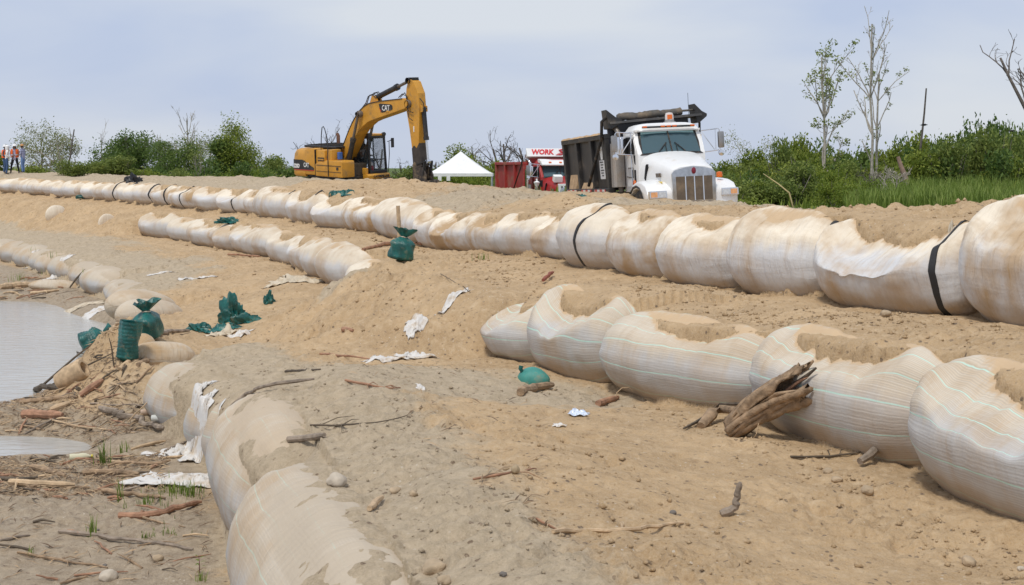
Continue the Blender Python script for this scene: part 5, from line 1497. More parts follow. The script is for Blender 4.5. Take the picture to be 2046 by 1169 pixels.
def blob_points(R, n, rx, rz, lobes=7):
    """leaf positions: mostly near the shells of several overlapping lobes"""
    c = R.normal(size=(lobes, 3)) * np.array([rx * .45, rx * .45, rz * .25]); c[:, 2] = np.abs(c[:, 2]) + rz * R.uniform(.15, .55, lobes)
    rad = R.uniform(.35, .62, lobes)
    i = R.randint(0, lobes, n)
    d = R.normal(size=(n, 3)); d /= np.linalg.norm(d, axis=1)[:, None]
    r = (R.uniform(0, 1, n) ** .45)[:, None]
    p = c[i] + d * r * rad[i][:, None] * np.array([rx, rx, rz * .75])
    # sprays: clusters of leaves round twig ends
    k = n // 12; tw = p[R.randint(0, n, k)]
    j = R.randint(0, k, n // 2); p[: n // 2] = tw[j] + R.normal(size=(n // 2, 3)) * rx * .075
    p[:, 2] = np.where(p[:, 2] < 0, -p[:, 2] * .5, p[:, 2])
    return p
VEG_Z = 2.2
def veg_at(px, D):
    x = (px - CX) / F_PX * D
    return Vector((x, D, ground_z(x, D)))
def make_bush_kinds():
    K = {}
    for nm, m, n, size in (('bush', L_BUSH, 4600, .05), ('dark', L_DARK, 4600, .05), ('lime', L_LIME, 3600, .045), ('olive', L_OLIVE, 4200, .048)):
        K[nm] = []
        for v in range(3):
            R = np.random.RandomState(100 + v + len(K) * 10)
            me = quads_mesh('foliage', blob_points(R, n, 1.0, 1.0, 8), n, size, .5, m, R, .5)
            st = MB()
            for j in range(7):
                a = R.uniform(0, 2 * PI); r = R.uniform(.2, .7)
                st.tube([(0, 0, -.15), (r * .4 * math.cos(a), r * .4 * math.sin(a), .35), (r * math.cos(a), r * math.sin(a), R.uniform(.6, 1.15))], [.03, .02, .006], 5)
            so = st.build('stems', M_BARK); sm = so.data; bpy.data.objects.remove(so)
            K[nm].append((me, sm))
    return K
BK = make_bush_kinds()
_bn = [0]
def bush(px, D, w, h, kind, label, group='bushes behind the dike', dz=-.1):
    me, sm = BK[kind][_bn[0] % 3]; _bn[0] += 1
    R = empty('bush', veg_at(px, D) + Vector((0, 0, dz)), _bn[0] * 1.7)
    tag(R, label, 'bush', group)
    for nm, d in (('foliage', me), ('stems', sm)):
        o = bpy.data.objects.new(nm, d); C.objects.link(o); o.parent = R; o.scale = (w, w, h)
    return R
def tree_skeleton(R, H, r0, forks, spread, lean=(0, 0), levels=3, wob=.06, first=.3, up=.35, decay=.62, nseg=5):
    """recursive limbs; returns limb tubes [(pts, radii)] and twig tips"""
    out = []; tips = []
    def limb(p, d, L, r, lev):
        pts = [p]; rad = [r]; q = p
        for i in range(nseg):
            d = (d + Vector(R.normal(size=3)) * wob * (1 + lev) + Vector((0, 0, up * .12))).normalized()
            q = q + d * (L / nseg); pts.append(q); rad.append(max(.008, r * (1 - .55 * (i + 1) / nseg)))
        out.append((pts, rad, lev))
        if lev >= levels:
            tips.append(q); tips.append(pts[-3]); return
        for k in range(forks[min(lev, len(forks) - 1)]):
            i = int(R.uniform(first if lev == 0 else .35, 1.0) * nseg); i = min(max(i, 1), nseg)
            a = R.uniform(0, 2 * PI); u = d.orthogonal().normalized(); w_ = d.cross(u)
            nd = (d * 1.0 + (u * math.cos(a) + w_ * math.sin(a)) * spread * R.uniform(.6, 1.3)).normalized()
            limb(pts[i], nd, L * decay * R.uniform(.7, 1.15), rad[i] * .62, lev + 1)
        tips.append(q)
    limb(Vector((0, 0, -.2)), Vector((lean[0], lean[1], 1)).normalized(), H, r0, 0)
    return out, tips
def tree(px, D, H, label, seed, bark=None, leaf=None, nleaf=0, lsize=.12, lr=.45, r0=.09, forks=(5, 4, 3), spread=.7, lean=(0, 0), levels=3, name='tree', cat='tree', group=None, up=.35,
         decay=.6, wob=.06, first=.3, aspect=.5, zoff=0.0, keep=1.0, xdir=None):
    R = np.random.RandomState(seed)
    root = empty(name, veg_at(px, D) + Vector((0, 0, zoff))); tag(root, label, cat, group)
    limbs, tips = tree_skeleton(R, H, r0, forks, spread, lean, levels, wob, first, up, decay)
    tr, br, tw = MB(), MB(), MB()
    for pts, rad, lev in limbs:
        (tr if lev == 0 else br if lev == 1 else tw).tube(pts, rad, 8 if lev == 0 else 6 if lev == 1 else 4, cap=False)
    bark = bark or M_BARK
    tr.build('trunk', bark, root, smooth='all', recalc=False)
    for m, nm in ((br, 'branches'), (tw, 'twigs')):
        if m.v:
            o = m.build(nm, bark, root, smooth='all', recalc=False); o['kind'] = 'stuff'
    if leaf:
        T = np.array([tuple(t) for t in tips]); T = T[R.uniform(size=len(T)) < keep]
        T = T[T[:, 2] > H * .18]
        nleaf = int(nleaf * 1.7); lsize *= .8; lr *= .9
        i = R.randint(0, len(T), nleaf)
        P = T[i] + np.clip(R.normal(size=(nleaf, 3)), -1.5, 1.5) * lr * np.array([1, 1, .7])
        o = bpy.data.objects.new('crown', quads_mesh('crown', P, nleaf, lsize, aspect, leaf, R, .4)); C.objects.link(o); o.parent = root
    return root
def palm(px, D, H, label, seed):
    R = np.random.RandomState(seed); root = empty('palm_tree', veg_at(px, D)); tag(root, label, 'palm tree')
    MB().tube([(0, 0, -.2), (.05, 0, H * .5), (.0, .1, H)], [.16, .12, .10], 8).build('trunk', M_BARK, root, smooth=True)
    m = MB()
    for k in range(15):
        a = k * 2.4; up = R.uniform(.1, .9); L = R.uniform(1.3, 1.8); pts = []
        for i in range(8):
            t = i / 7; pts.append(Vector((math.cos(a) * L * t, math.sin(a) * L * t, H + up * L * t - 1.1 * L * t * t)))
        for i in range(7):
            d = (pts[i + 1] - pts[i]).normalized(); sd = d.cross(Vector((0, 0, 1))).normalized()
            for s in (-1, 1):
                for q in (0, .5):
                    p = pts[i].lerp(pts[i + 1], q); e = p + sd * s * .38 + d * .2 + Vector((0, 0, -.14)); m.add([p, p + d * .07, e], [(0, 1, 2)])
    m.build('fronds', L_DARK, root, recalc=False)
    return root

def plant_all():
    rr = random.Random(5)
    TL = 'trees along the left skyline'
    # ---- left skyline, from left to right
    tree(122, 112, 4.2, 'pale olive spreading tree with sparse crown behind the standing workers', 11, leaf=L_PALE, nleaf=3000, lsize=.085, lr=.42, r0=.16, forks=(7, 5, 3), spread=1.25, up=.05, decay=.62, first=.25, bark=M_PBARK)
    tree(86, 114, 4.1, 'thin crowned pale tree just right of the workers, left of the dead snag', 12, leaf=L_PALE, nleaf=2200, lsize=.085, lr=.45, r0=.13, forks=(6, 5, 3), spread=1.15, up=.05, bark=M_PBARK)
    tree(128, 108, 5.2, 'leaning dark snag sticking out of the pale olive tree', 13, bark=M_DEAD, r0=.10, forks=(2, 1), levels=2, spread=.7, lean=(.14, 0), wob=.05, first=.7, decay=.22, name='dead_tree', cat='dead tree')
    tree(200, 116, 5.2, 'thin bare sapling between the pale tree and the big dark green tree', 14, bark=M_PBARK, r0=.05, forks=(7, 3), levels=2, spread=.4, decay=.35, name='bare_tree', cat='bare tree', up=1)
    tree(262, 112, 5.0, 'broad dark green tree with layered crown, tallest left of the palm', 15, leaf=L_DARK, nleaf=6500, lsize=.12, lr=.42, r0=.2, forks=(9, 5, 3), spread=1.05, up=.15, decay=.60, first=.2)
    tree(236, 113, 3.6, 'lower dark green tree on the left flank of the broad layered tree', 16, leaf=L_DARK, nleaf=4200, lsize=.12, lr=.42, r0=.14, forks=(7, 5, 3), spread=1.2, up=.1, first=.2)
    palm(318, 110, 4.2, 'small palm with drooping fronds between the two dark green trees', 17)
    tree(334, 108, 3.2, 'round dense dark tree under the palm fronds', 18, leaf=L_DARK, nleaf=4500, lsize=.11, lr=.42, r0=.14, forks=(7, 5, 3), spread=1.0, up=.15, first=.2)
    tree(317, 118, 5.2, 'very thin bare tree rising beside the palm', 19, bark=M_PBARK, r0=.05, forks=(6, 3), levels=2, spread=.35, decay=.25, name='bare_tree', cat='bare tree', up=1, first=.55)
    tree(378, 116, 6.2, 'tall bare tree with a fan of fine twigs above a pale leafy tree', 20, bark=M_PBARK, r0=.09, forks=(8, 4, 3), levels=3, spread=.45, decay=.36, name='bare_tree', cat='bare tree', up=1, first=.5)
    tree(374, 112, 3.9, 'pale loose tree below the tall bare fan of twigs', 21, leaf=L_PALE, nleaf=2300, lsize=.09, lr=.45, r0=.12, forks=(7, 5, 3), spread=1.0, up=.15, bark=M_PBARK)
    tree(393, 106, 2.6, 'white barked thin tree in front of the pale loose tree', 22, bark=M_PBARK, leaf=L_OLIVE, nleaf=500, lsize=.08, lr=.5, r0=.08, forks=(6, 4), levels=2, spread=.6, up=.7)
    tree(462, 110, 3.9, 'vine draped green tree, tallest right of the white barked tree', 23, leaf=L_BUSH, nleaf=6000, lsize=.11, lr=.5, r0=.18, forks=(8, 5, 3), spread=1.0, up=.12, first=.2)
    tree(442, 109, 4.2, 'column of dark vines on a trunk left side of the vine draped tree', 24, leaf=L_DARK, nleaf=3200, lsize=.11, lr=.36, r0=.14, forks=(7, 4), levels=2, spread=.35, up=.9, decay=.35, first=.1)
    tree(420, 113, 3.6, 'greyish open tree between white barked tree and vine draped tree', 25, leaf=L_PALE, nleaf=1300, lsize=.085, lr=.5, r0=.1, forks=(7, 4, 3), spread=.9, bark=M_PBARK)
    tree(535, 114, 2.1, 'small round dark tree left of the excavator tail', 26, leaf=L_DARK, nleaf=2600, lsize=.11, lr=.35, r0=.1, forks=(6, 4), levels=2, spread=1.0, up=.1)
    tree(517, 110, 2.8, 'pale bare forked tree in front of the small round dark tree', 27, bark=M_PBARK, r0=.07, forks=(5, 3), levels=2, spread=.7, name='bare_tree', cat='bare tree')
    # ---- dead trees behind the machines
    DG_ = 'dead trees behind the excavator and tent'
    for px, D, H, sd, lb, ln in ((668, 100, 4.2, 31, 'dead tree with a tall central spire right above the excavator body', (0, 0)), (622, 102, 3.4, 32, 'dead tree with low sweeping branches above the excavator tail', (-.35, 0)),
        (652, 101, 2.8, 38, 'short dead tree beside the excavator handrail', (.15, 0)), (692, 103, 4.4, 33, 'dead tree half hidden by the excavator boom', (.1, 0)), (752, 104, 3.8, 34, 'dead tree showing its fork above the excavator cab roof', (.1, 0)),
        (790, 102, 2.6, 39, 'low dead tree right of the excavator mirror', (.25, 0)), (862, 100, 2.9, 35, 'dead tree stub right of the excavator stick', (.3, 0)), (1000, 96, 3.7, 36, 'leaning dead tree between tent and red bed, branching left', (-.25, 0)),
        (1013, 95, 4.0, 37, 'slim dead tree standing upright above the red bed', (.03, 0)), (1052, 94, 3.8, 41, 'large dead tree with many curved branches left of the WORK board', (.05, 0)),
        (1038, 98, 3.0, 42, 'smaller dead tree just left of the large curved one', (-.1, 0)), (955, 104, 3.6, 43, 'faint thin dead tree right of the tent peak', (-.1, 0)), (1105, 104, 3.0, 44, 'faint dead tree behind the WORK board', (0, 0))):
        tree(px, D, H, lb, sd, bark=M_DEAD, r0=.12 if H > 3 else .09, forks=(5, 4, 2), levels=3, spread=.75, lean=ln, wob=.10, first=.3, decay=.5, name='dead_tree', cat='dead tree', group=DG_, up=.5)
    tree(925, 98, 2.7, 'green leafy tree directly behind the white tent peak', 51, leaf=L_BUSH, nleaf=4200, lsize=.11, lr=.45, r0=.13, forks=(8, 4, 3), spread=1.1, up=.1, first=.2)
    tree(1498, 92, 2.9, 'small pale tree with open crown right of the white truck mirror', 52, leaf=L_PALE, nleaf=1500, lsize=.075, lr=.32, r0=.09, forks=(8, 4, 3), spread=.95, up=.2, bark=M_PBARK)
    # ---- right hand trees
    tree(1648, 68, 7.4, 'slender pale trunked tree with scattered leaf tufts', 61, bark=M_PBARK, leaf=L_OLIVE, nleaf=950, lsize=.085, lr=.15, r0=.08, forks=(13, 4, 2), levels=3, spread=.6, up=.7, decay=.33, first=.35, keep=.55, lean=(.0, 0))
    tree(1746, 66, 8.6, 'tall bare pale tree with fine upright twigs', 62, bark=M_PBARK, leaf=L_OLIVE, nleaf=50, lsize=.07, lr=.15, r0=.075, forks=(11, 4, 2), levels=3, spread=.5, up=.8, decay=.28, first=.4, keep=.2, lean=(-.07, 0))
    tree(1752, 67, 6.4, 'second bare pale trunk leaning right, hung with green vines', 63, bark=M_PBARK, leaf=L_OLIVE, nleaf=260, lsize=.07, lr=.08, r0=.075, forks=(7, 3, 2), levels=3, spread=.5, up=.8, decay=.32, keep=.5, lean=(.16, 0))
    tree(1826, 72, 6.4, 'bare pole of a dead tree standing alone against the sky', 64, bark=M_DEAD, r0=.085, forks=(2,), levels=1, spread=1.0, decay=.05, lean=(.04, 0), wob=.02, name='dead_tree', cat='dead tree')
    tree(1822, 60, 1.9, 'thick broken pinkish trunk stump leaning left in the bushes', 65, bark=mat('pinkish_deadwood', (.30, .20, .15), .9, var=.25, vscale=6, bump=.5, bscale=20), r0=.17, forks=(1,), levels=1, spread=.5, decay=.12, lean=(-.28, 0), wob=.03, name='dead_stump', cat='stump', zoff=.25)
    tree(2075, 56, 4.0, 'dark dead tree reaching in at the top right corner', 66, bark=M_DEAD, r0=.10, forks=(5, 3, 2), levels=3, spread=.45, lean=(-.42, 0), wob=.07, first=.4, decay=.5, name='dead_tree', cat='dead tree', zoff=2.2, up=.3)
    tree(2120, 55, 4.8, 'second dark dead limb at the right edge below the corner', 67, bark=M_DEAD, r0=.085, forks=(4, 3, 2), levels=3, spread=.45, lean=(-.22, 0), wob=.07, first=.45, decay=.45, name='dead_tree', cat='dead tree', zoff=1.9, up=.3)
    for px, D, sd, lb in ((1790, 54, 71, 'grey tangle of dead twigs left of the pinkish stump'), (1738, 52, 72, 'dark dead shrub with one crooked branch at the crest edge'), (1765, 53, 73, 'pale dead twigs low in front of the bushes')):
        tree(px, D, 1.0, lb, sd, bark=M_DEAD if sd == 72 else M_PBARK, r0=.045, forks=(8, 4, 2), levels=3, spread=1.3, up=.1, decay=.55, first=.15, name='dead_shrub', cat='dead shrub', zoff=.35)
    o = MB().tube([veg_at(1590, 46) + Vector((0, 0, -.1)), veg_at(1577, 46.2) + Vector((0, 0, .75)), veg_at(1555, 46.5) + Vector((0, 0, 1.05)), veg_at(1525, 47) + Vector((0, 0, 1.42))], [.03, .028, .022, .012], 6).build('dry_stem', mat('straw_yellow', (.42, .34, .16), .8, var=.2), smooth='all')
    tag(o, 'curved straw yellow stem arching over the crest right of the white truck', 'plant')
    # ---- bushes: left band, middle, right mass
    n = [0]
    def where(px):
        return 'left of the excavator' if px < 580 else 'behind the excavator and tent' if px < 1000 else 'behind the trucks' if px < 1300 else 'right of the white truck'
    def band(items, fmt, group):
        for i, (px, D, w_, h_, kind) in enumerate(sorted(items)):
            bush(px, D, w_, h_, kind, fmt % ordinal(i + 1), group)
    it = []
    for k in range(30):                                      # left band
        px = -60 + k * 22 + rr.uniform(-8, 8); D = rr.uniform(86, 104); hh = rr.uniform(1.2, 2.0) if px > 200 else rr.uniform(1.0, 1.5)
        if px > 330: hh *= 1.15
        it.append((px, D, rr.uniform(1.4, 2.2), hh, rr.choice(['bush', 'bush', 'dark', 'olive', 'lime'] if px < 500 else ['bush', 'olive', 'dark'])))
    band(it, 'rounded green bush behind the workers and left skyline trees, %s from the left edge', 'bushes left of the excavator')
    it = []
    for k in range(16):
        px = -60 + k * 42 + rr.uniform(-8, 8)
        it.append((px, rr.uniform(76, 84) if px > 120 else 97, rr.uniform(1.2, 1.8), rr.uniform(.8, 1.2) if px < 330 else rr.uniform(.9, 1.35), rr.choice(['lime', 'bush', 'olive'])))
    band(it, 'low bush along the grey crest left of the excavator, %s from the left edge', 'low bushes left of the excavator')
    it = []
    for k in range(22):                                      # middle
        px = 590 + k * 26 + rr.uniform(-8, 8)
        it.append((px, rr.uniform(88, 104), rr.uniform(1.2, 2.0), rr.uniform(1.3, 2.4) if 780 < px < 990 else rr.uniform(1.2, 1.7), rr.choice(['bush', 'olive', 'lime', 'dark'])))
    band(it, 'green bush behind the machines and tent, %s to the right from the excavator tail', 'bushes between the machines')
    prof = [(1420, 325), (1460, 322), (1500, 312), (1540, 296), (1600, 280), (1660, 284), (1700, 290), (1740, 300), (1790, 292), (1830, 272), (1880, 268), (1930, 262), (1985, 250), (2020, 268), (2060, 282), (2120, 285), (2200, 290)]
    for row, (D0, D1, drop, cnt) in enumerate(((78, 86, 0, 32), (66, 74, 26, 30), (56, 62, 50, 28))):
        it = []
        for k in range(cnt):
            px = 1415 + k * (800 / cnt) + rr.uniform(-9, 9); D = rr.uniform(D0, D1)
            if row == 2 and (px < 1440 or px > 1770): continue
            py = np.interp(px, [p[0] for p in prof], [p[1] for p in prof]) + drop + rr.uniform(-10, 12)
            g = veg_at(px, D).z; top = CAM_Z - (py - HY) * D / F_PX
            h = max(.7, (top - g)) / 1.12
            kind = rr.choice(['bush', 'bush', 'dark', 'olive'] if row < 2 else ['bush', 'olive', 'lime'])
            if row == 0 and 1930 < px < 2030: kind = 'dark'
            it.append((px, D, rr.uniform(1.3, 2.0) * (.8 if row == 2 else 1), h, kind))
        band(it, ('tall skyline bush' if row == 0 else 'mid height bush' if row == 1 else 'front bush') + ' of the right thicket, %s counting right from the white truck', ['skyline bushes of the right thicket', 'middle bushes of the right thicket', 'front bushes of the right thicket'][row])
    for px in (1665, 1700, 1728):
        bush(px, 46 + rr.uniform(0, 2), .75, .75, 'lime', 'yellow green leafy shrub low beside the crest, %s of three' % {1665: 'leftmost', 1700: 'middle', 1728: 'rightmost'}[px], 'yellow green shrubs by the crest', .15)
    # ---- tall grass on the right, weeds along the flats
    R = np.random.RandomState(3)
    def blades(name, X, Y, h, wd, m, zb=None):
        n_ = len(X); Z = np.array(land(X, Y, False)) if zb is None else zb
        az = R.uniform(0, 2 * PI, n_); ln = R.uniform(.1, .5, n_) * h
        dx, dy = np.cos(az), np.sin(az)
        b0 = np.stack([X - dy * wd, Y + dx * wd, Z - .03], 1); b1 = np.stack([X + dy * wd, Y - dx * wd, Z - .03], 1)
        m0 = np.stack([X - dy * wd * .7 + dx * ln * .35, Y + dx * wd * .7 + dy * ln * .35, Z + h * .6], 1); m1 = np.stack([X + dy * wd * .7 + dx * ln * .35, Y - dx * wd * .7 + dy * ln * .35, Z + h * .6], 1)
        t = np.stack([X + dx * ln, Y + dy * ln, Z + h], 1)
        co = np.stack([b0, b1, m1, m0, t], 1).reshape(-1, 3); i = np.arange(n_)[:, None] * 5
        fs = (i + np.array([[0, 1, 2, 3]])).tolist() + (i + np.array([[3, 2, 4]])).tolist()
        me = bpy.data.meshes.new(name); me.from_pydata(co.tolist(), [], fs); me.materials.append(m)
        o = bpy.data.objects.new(name, me); C.objects.link(o); o['kind'] = 'stuff'
        return o
    n1 = 26000
    D = np.exp(R.uniform(math.log(40), math.log(80), n1)); px = R.uniform(1690, 2250, n1); X = (px - CX) / F_PX * D
    pT, _ = TOP.coords(X, D); ok = pT > 8 + 2 * fbm(X * .3, D * .3, 95, 2)
    X, D = X[ok], D[ok]; h = R.uniform(.5, 1.1, len(X)) * np.interp(D, [42, 60, 80], [.75, 1.0, 1.2]) * (.7 + .5 * vnoise(X * .5, D * .5, 5))
    blades('tall_grass', X, D, h, .022, L_GRASS)
    n2 = 30000
    D = R.uniform(48, 108, n2); X = R.uniform(-70, 45, n2)
    pT, _ = TOP.coords(X, D); ok = (pT > 10.5 + 3 * fbm(X * .2, D * .2, 96, 2)); X, D = X[ok], D[ok]
    blades('weeds', X, D, R.uniform(.3, .85, len(X)) * (.5 + .9 * vnoise(X * .25, D * .25, 6)), .045, L_BUSH)
    # two birds
    for px, py, D, s, lb in ((1846, 250, 70, .22, 'small dark bird flying right of the bare pole'), (2021, 262, 62, .18, 'dark bird above the skyline thicket at the right')):
        p = Vector(((px - CX) / F_PX * D, D, CAM_Z - (py - HY) * D / F_PX))
        r = empty('bird', p); tag(r, lb, 'bird', 'birds over the thicket')
        mb_ = mat('bird_feathers', (.02, .02, .022), .8, var=.2)
        MB().tube([(-.9 * s, 0, 0), (-.4 * s, 0, 0), (.2 * s, 0, .03 * s), (.6 * s, 0, .08 * s), (.85 * s, 0, .06 * s)], [.03 * s, .14 * s, .2 * s, .12 * s, .01], 8).build('body', mb_, r, smooth=True)
        for sg in (-1, 1):
            MB().add([(-.3 * s, 0, .1 * s), (.35 * s, 0, .1 * s), (.2 * s, sg * .8 * s, .32 * s), (-.2 * s, sg * 1.3 * s, .12 * s), (-.35 * s, sg * .7 * s, .2 * s)], [(0, 1, 2, 4), (4, 2, 3)]).build('wing', mb_, r)
plant_all()
# ------------------------------------------------------------ driftwood, rags, green sacks, stones, grass tufts
M_WOOD = mat('driftwood', (.30, .205, .125), .9, var=.45, vscale=9, bump=.7, bscale=45, stretch=(1, 1, 1))
M_WOODG = mat('grey_driftwood', (.27, .215, .165), .9, var=.4, vscale=9, bump=.7, bscale=45)
M_WOODR = mat('reddish_driftwood', (.33, .18, .11), .9, var=.4, vscale=9, bump=.6, bscale=45)
M_WOODP = mat('peeled_driftwood', (.50, .36, .22), .85, var=.3, vscale=9, bump=.5, bscale=45)
M_WOODD = mat('wet_dark_wood', (.10, .075, .05), .8, var=.4, vscale=9, bump=.5, bscale=45)
M_TORN = mat('torn_white_sack', (.68, .66, .63), .75, var=.12, vscale=6, dirt=(.42, .31, .19), dirt_amt=.42, dscale=6, bump=.3, bscale=30)
M_CREAM = mat('cream_rag', (.58, .50, .38), .8, var=.2, vscale=6, dirt=(.36, .26, .15), dirt_amt=.35, dscale=5, bump=.3, bscale=30)
def green_sack_mat():
    k = NT('green_woven_sack'); pos = k.n('ShaderNodeTexCoord').outputs['Object']
    c = k.mix(k.ramp(k.noise(pos, 4, 5), .3, .7), (.004, .06, .052), (.012, .15, .135))
    c = k.mix(k.ramp(k.noise(pos, 7, 6, .7), .52, .72, 0, .7), c, (.22, .20, .13))
    k.l(c, k.b.inputs['Base Color']); k.b.inputs['Roughness'].default_value = .36
    k.l(k.bump(k.noise(pos, 14, 4, .6), .6, .03), k.b.inputs['Normal'])
    return k.m
M_GREEN = green_sack_mat()
def path3(pix, lift):
    out = []
    for p in pix:
        h = hit(p[0], p[1]) if len(p) == 2 else None
        if h is None: continue
        out.append(h + Vector((0, 0, lift)))
    return out
def refine(pts, n, wob, R):
    """resample a polyline into n points with a bit of wander"""
    P = [Vector(p) for p in pts]; L = [0]
    for a, b in zip(P, P[1:]): L.append(L[-1] + (b - a).length)
    out = []
    for k in range(n):
        s = L[-1] * k / (n - 1); i = max(j for j in range(len(L)) if L[j] <= s + 1e-9); i = min(i, len(P) - 2)
        f = (s - L[i]) / max(1e-6, L[i + 1] - L[i]); q = P[i].lerp(P[i + 1], f)
        w_ = wob * math.sin(PI * k / (n - 1)) ** .5 if 0 < k < n - 1 else 0
        out.append(q + Vector((R.normal() * w_, R.normal() * w_, abs(R.normal()) * w_ * .4)))
    return out
_st = [0]
def stick(pix, r, label, m=None, taper=.55, wob=None, lift=None, twigs=0, group=None, name='driftwood_stick', cat='driftwood', pts=None, n=None, knots=True):
    _st[0] += 1; R = np.random.RandomState(500 + _st[0])
    P = pts or path3(pix, (r * .55 if lift is None else lift))
    L = sum((b - a).length for a, b in zip(P, P[1:]))
    n = n or max(5, min(16, int(L / .12)))
    Q = refine(P, n, min(.02 * L, r * .9) if wob is None else wob, R)
    org = Q[0].copy()
    rad = [r * lerp(1, taper, k / (n - 1)) * (1 + R.uniform(-.14, .14)) for k in range(n)]
    rad[0] *= .8; rad[-1] *= .6
    b = MB(); b.tube([q - org for q in Q], rad, 8 if r > .03 else 6)
    root = b.build(name, m or M_WOOD, smooth=True); root.location = org
    tag(root, label, cat, group)
    for k in range(twigs):
        i = int(R.randint(1, n - 1)); d = (Q[min(i + 1, n - 1)] - Q[i - 1]).normalized(); a = R.uniform(-1, 1)
        sd = Vector((-d.y, d.x, 0)) * (1 if R.uniform() < .5 else -1)
        e = Q[i] + (d * .5 + sd * R.uniform(.3, 1)) * L * R.uniform(.12, .3); e.z = max(ground_z(e.x, e.y) + r * .3, e.z * .3 + .7 * ground_z(e.x, e.y))
        mid = Q[i].lerp(e, .5) + Vector((0, 0, .03))
        t = MB().tube([Q[i] - org, mid - org, e - org], [rad[i] * .5, rad[i] * .4, rad[i] * .15], 5).build('twig', m or M_WOOD, root, smooth=True)
    return root
def sheet(px, py, w, d, h, label, m, seed, name='torn_sack', cat='torn sack', group=None, rz=0.0, hole=.35, nx=30, ny=20, spiky=.26, lift=.015):
    """a crumpled cloth lying on the ground, ragged rim, real folds"""
    c = hit(px, py); R = np.random.RandomState(seed)
    U, V = np.meshgrid(np.linspace(-1, 1, nx), np.linspace(-1, 1, ny), indexing='ij')
    rim = 1 + .35 * fbm(U * 2.2 + seed, V * 2.2, seed, 3)
    fold = fbm(U * 1.7 + seed, V * 1.1, seed + 1, 3); f2 = 1 - np.abs(fbm(U * 2.4, V * 2.0 + seed, seed + 2, 2)) * 2
    x = U * w * rim + .10 * w * fbm(V * 3, U * 3 + seed, seed + 4, 2); y = V * d * rim + .10 * d * fold
    ca, sa = math.cos(rz), math.sin(rz)
    X = c.x + x * ca - y * sa; Y = c.y + x * sa + y * ca
    edge = np.clip(1 - np.maximum(np.abs(U), np.abs(V)) ** 3, 0, 1)
    Z = land(X.ravel(), Y.ravel()).reshape(X.shape) + lift + h * (.30 * np.clip(fold + .4, 0, 2) + spiky * np.clip(f2, 0, 1) ** 2) * (.25 + .75 * edge)
    co = np.stack([X - c.x, Y - c.y, Z - c.z], -1).reshape(-1, 3)
    keep = fbm(U * 1.7 + 9 + seed, V * 1.7, seed + 7, 3) > -hole * 2.2 + .9 * np.maximum(np.abs(U), np.abs(V)) ** 4 - .55
    fs = []
    for i in range(nx - 1):
        for j in range(ny - 1):
            if keep[i, j] and keep[i + 1, j] and keep[i, j + 1]: fs.append([i * ny + j, (i + 1) * ny + j, (i + 1) * ny + j + 1, i * ny + j + 1])
    me = bpy.data.meshes.new(name); me.from_pydata(co.tolist(), [], fs); me.polygons.foreach_set('use_smooth', [True] * len(fs)); me.materials.append(m)
    bm = bmesh.new(); bm.from_mesh(me); bmesh.ops.delete(bm, geom=[v for v in bm.verts if not v.link_faces], context='VERTS'); bm.to_mesh(me); bm.free()
    o = bpy.data.objects.new(name, me); C.objects.link(o); o.location = c
    so = o.modifiers.new('cloth', 'SOLIDIFY'); so.thickness = .006
    tag(o, label, cat, group)
    return o
def sack(px, py, L, r, label, m, seed, tilt=0.0, rz=0.0, ribs=0, knot=True, open_top=False, name='green_sack', base=None, squash=1.0, cat='sack', z0=0.0):
    """a filled woven sack: belly, gathered neck, loose tuft above the tie"""
    c = base or hit(px, py); R = np.random.RandomState(seed)
    root = empty(name, c + Vector((0, 0, z0)), rz); root.rotation_euler = (0, tilt, rz); tag(root, label, cat)
    def body(u, v):
        a = u * 2 * PI; t = v
        k = (min(1, (t / .10)) ** .5 if t < .10 else 1) * (1 if t < .72 or not knot else lerp(1, .25, ((t - .72) / .28) ** 1.3))
        rr = r * k * (1 + .10 * math.sin(3 * a + seed) * t + .07 * math.sin(5 * a + 7 * t + seed) + ((.014 + .02 * t) * math.sin(t * ribs * 2 * PI + .5 * math.sin(a)) if ribs else 0) + .05 * math.sin(2 * a + 9 * t))
        return (rr * math.cos(a), rr * math.sin(a) * squash, t * L)
    MB().grid(body, 28, 40 if ribs else 18, closed_u=True).build('sack_body', m, root, smooth='all')
    if knot:
        def tuft(u, v):
            a = u * 2 * PI; rr = r * (.22 + .62 * v ** .8) * (1 + .30 * math.sin(4 * a + seed) * v + .18 * math.sin(7 * a + 2 * seed) * v)
            return (rr * math.cos(a) + .12 * v * r, rr * math.sin(a) * .7, L + v * L * .34 + .05 * L * math.sin(5 * a) * v)
        MB().grid(tuft, 30, 7, closed_u=True).build('sack_neck', m, root, smooth='all')
        MB().tube([(r * .27 * math.cos(a), r * .27 * math.sin(a), L * .99 + .01 * math.sin(2 * a)) for a in np.linspace(0, 2 * PI, 13)], .012, 5).build('tie_cord', M_CREAM, root)
    return root
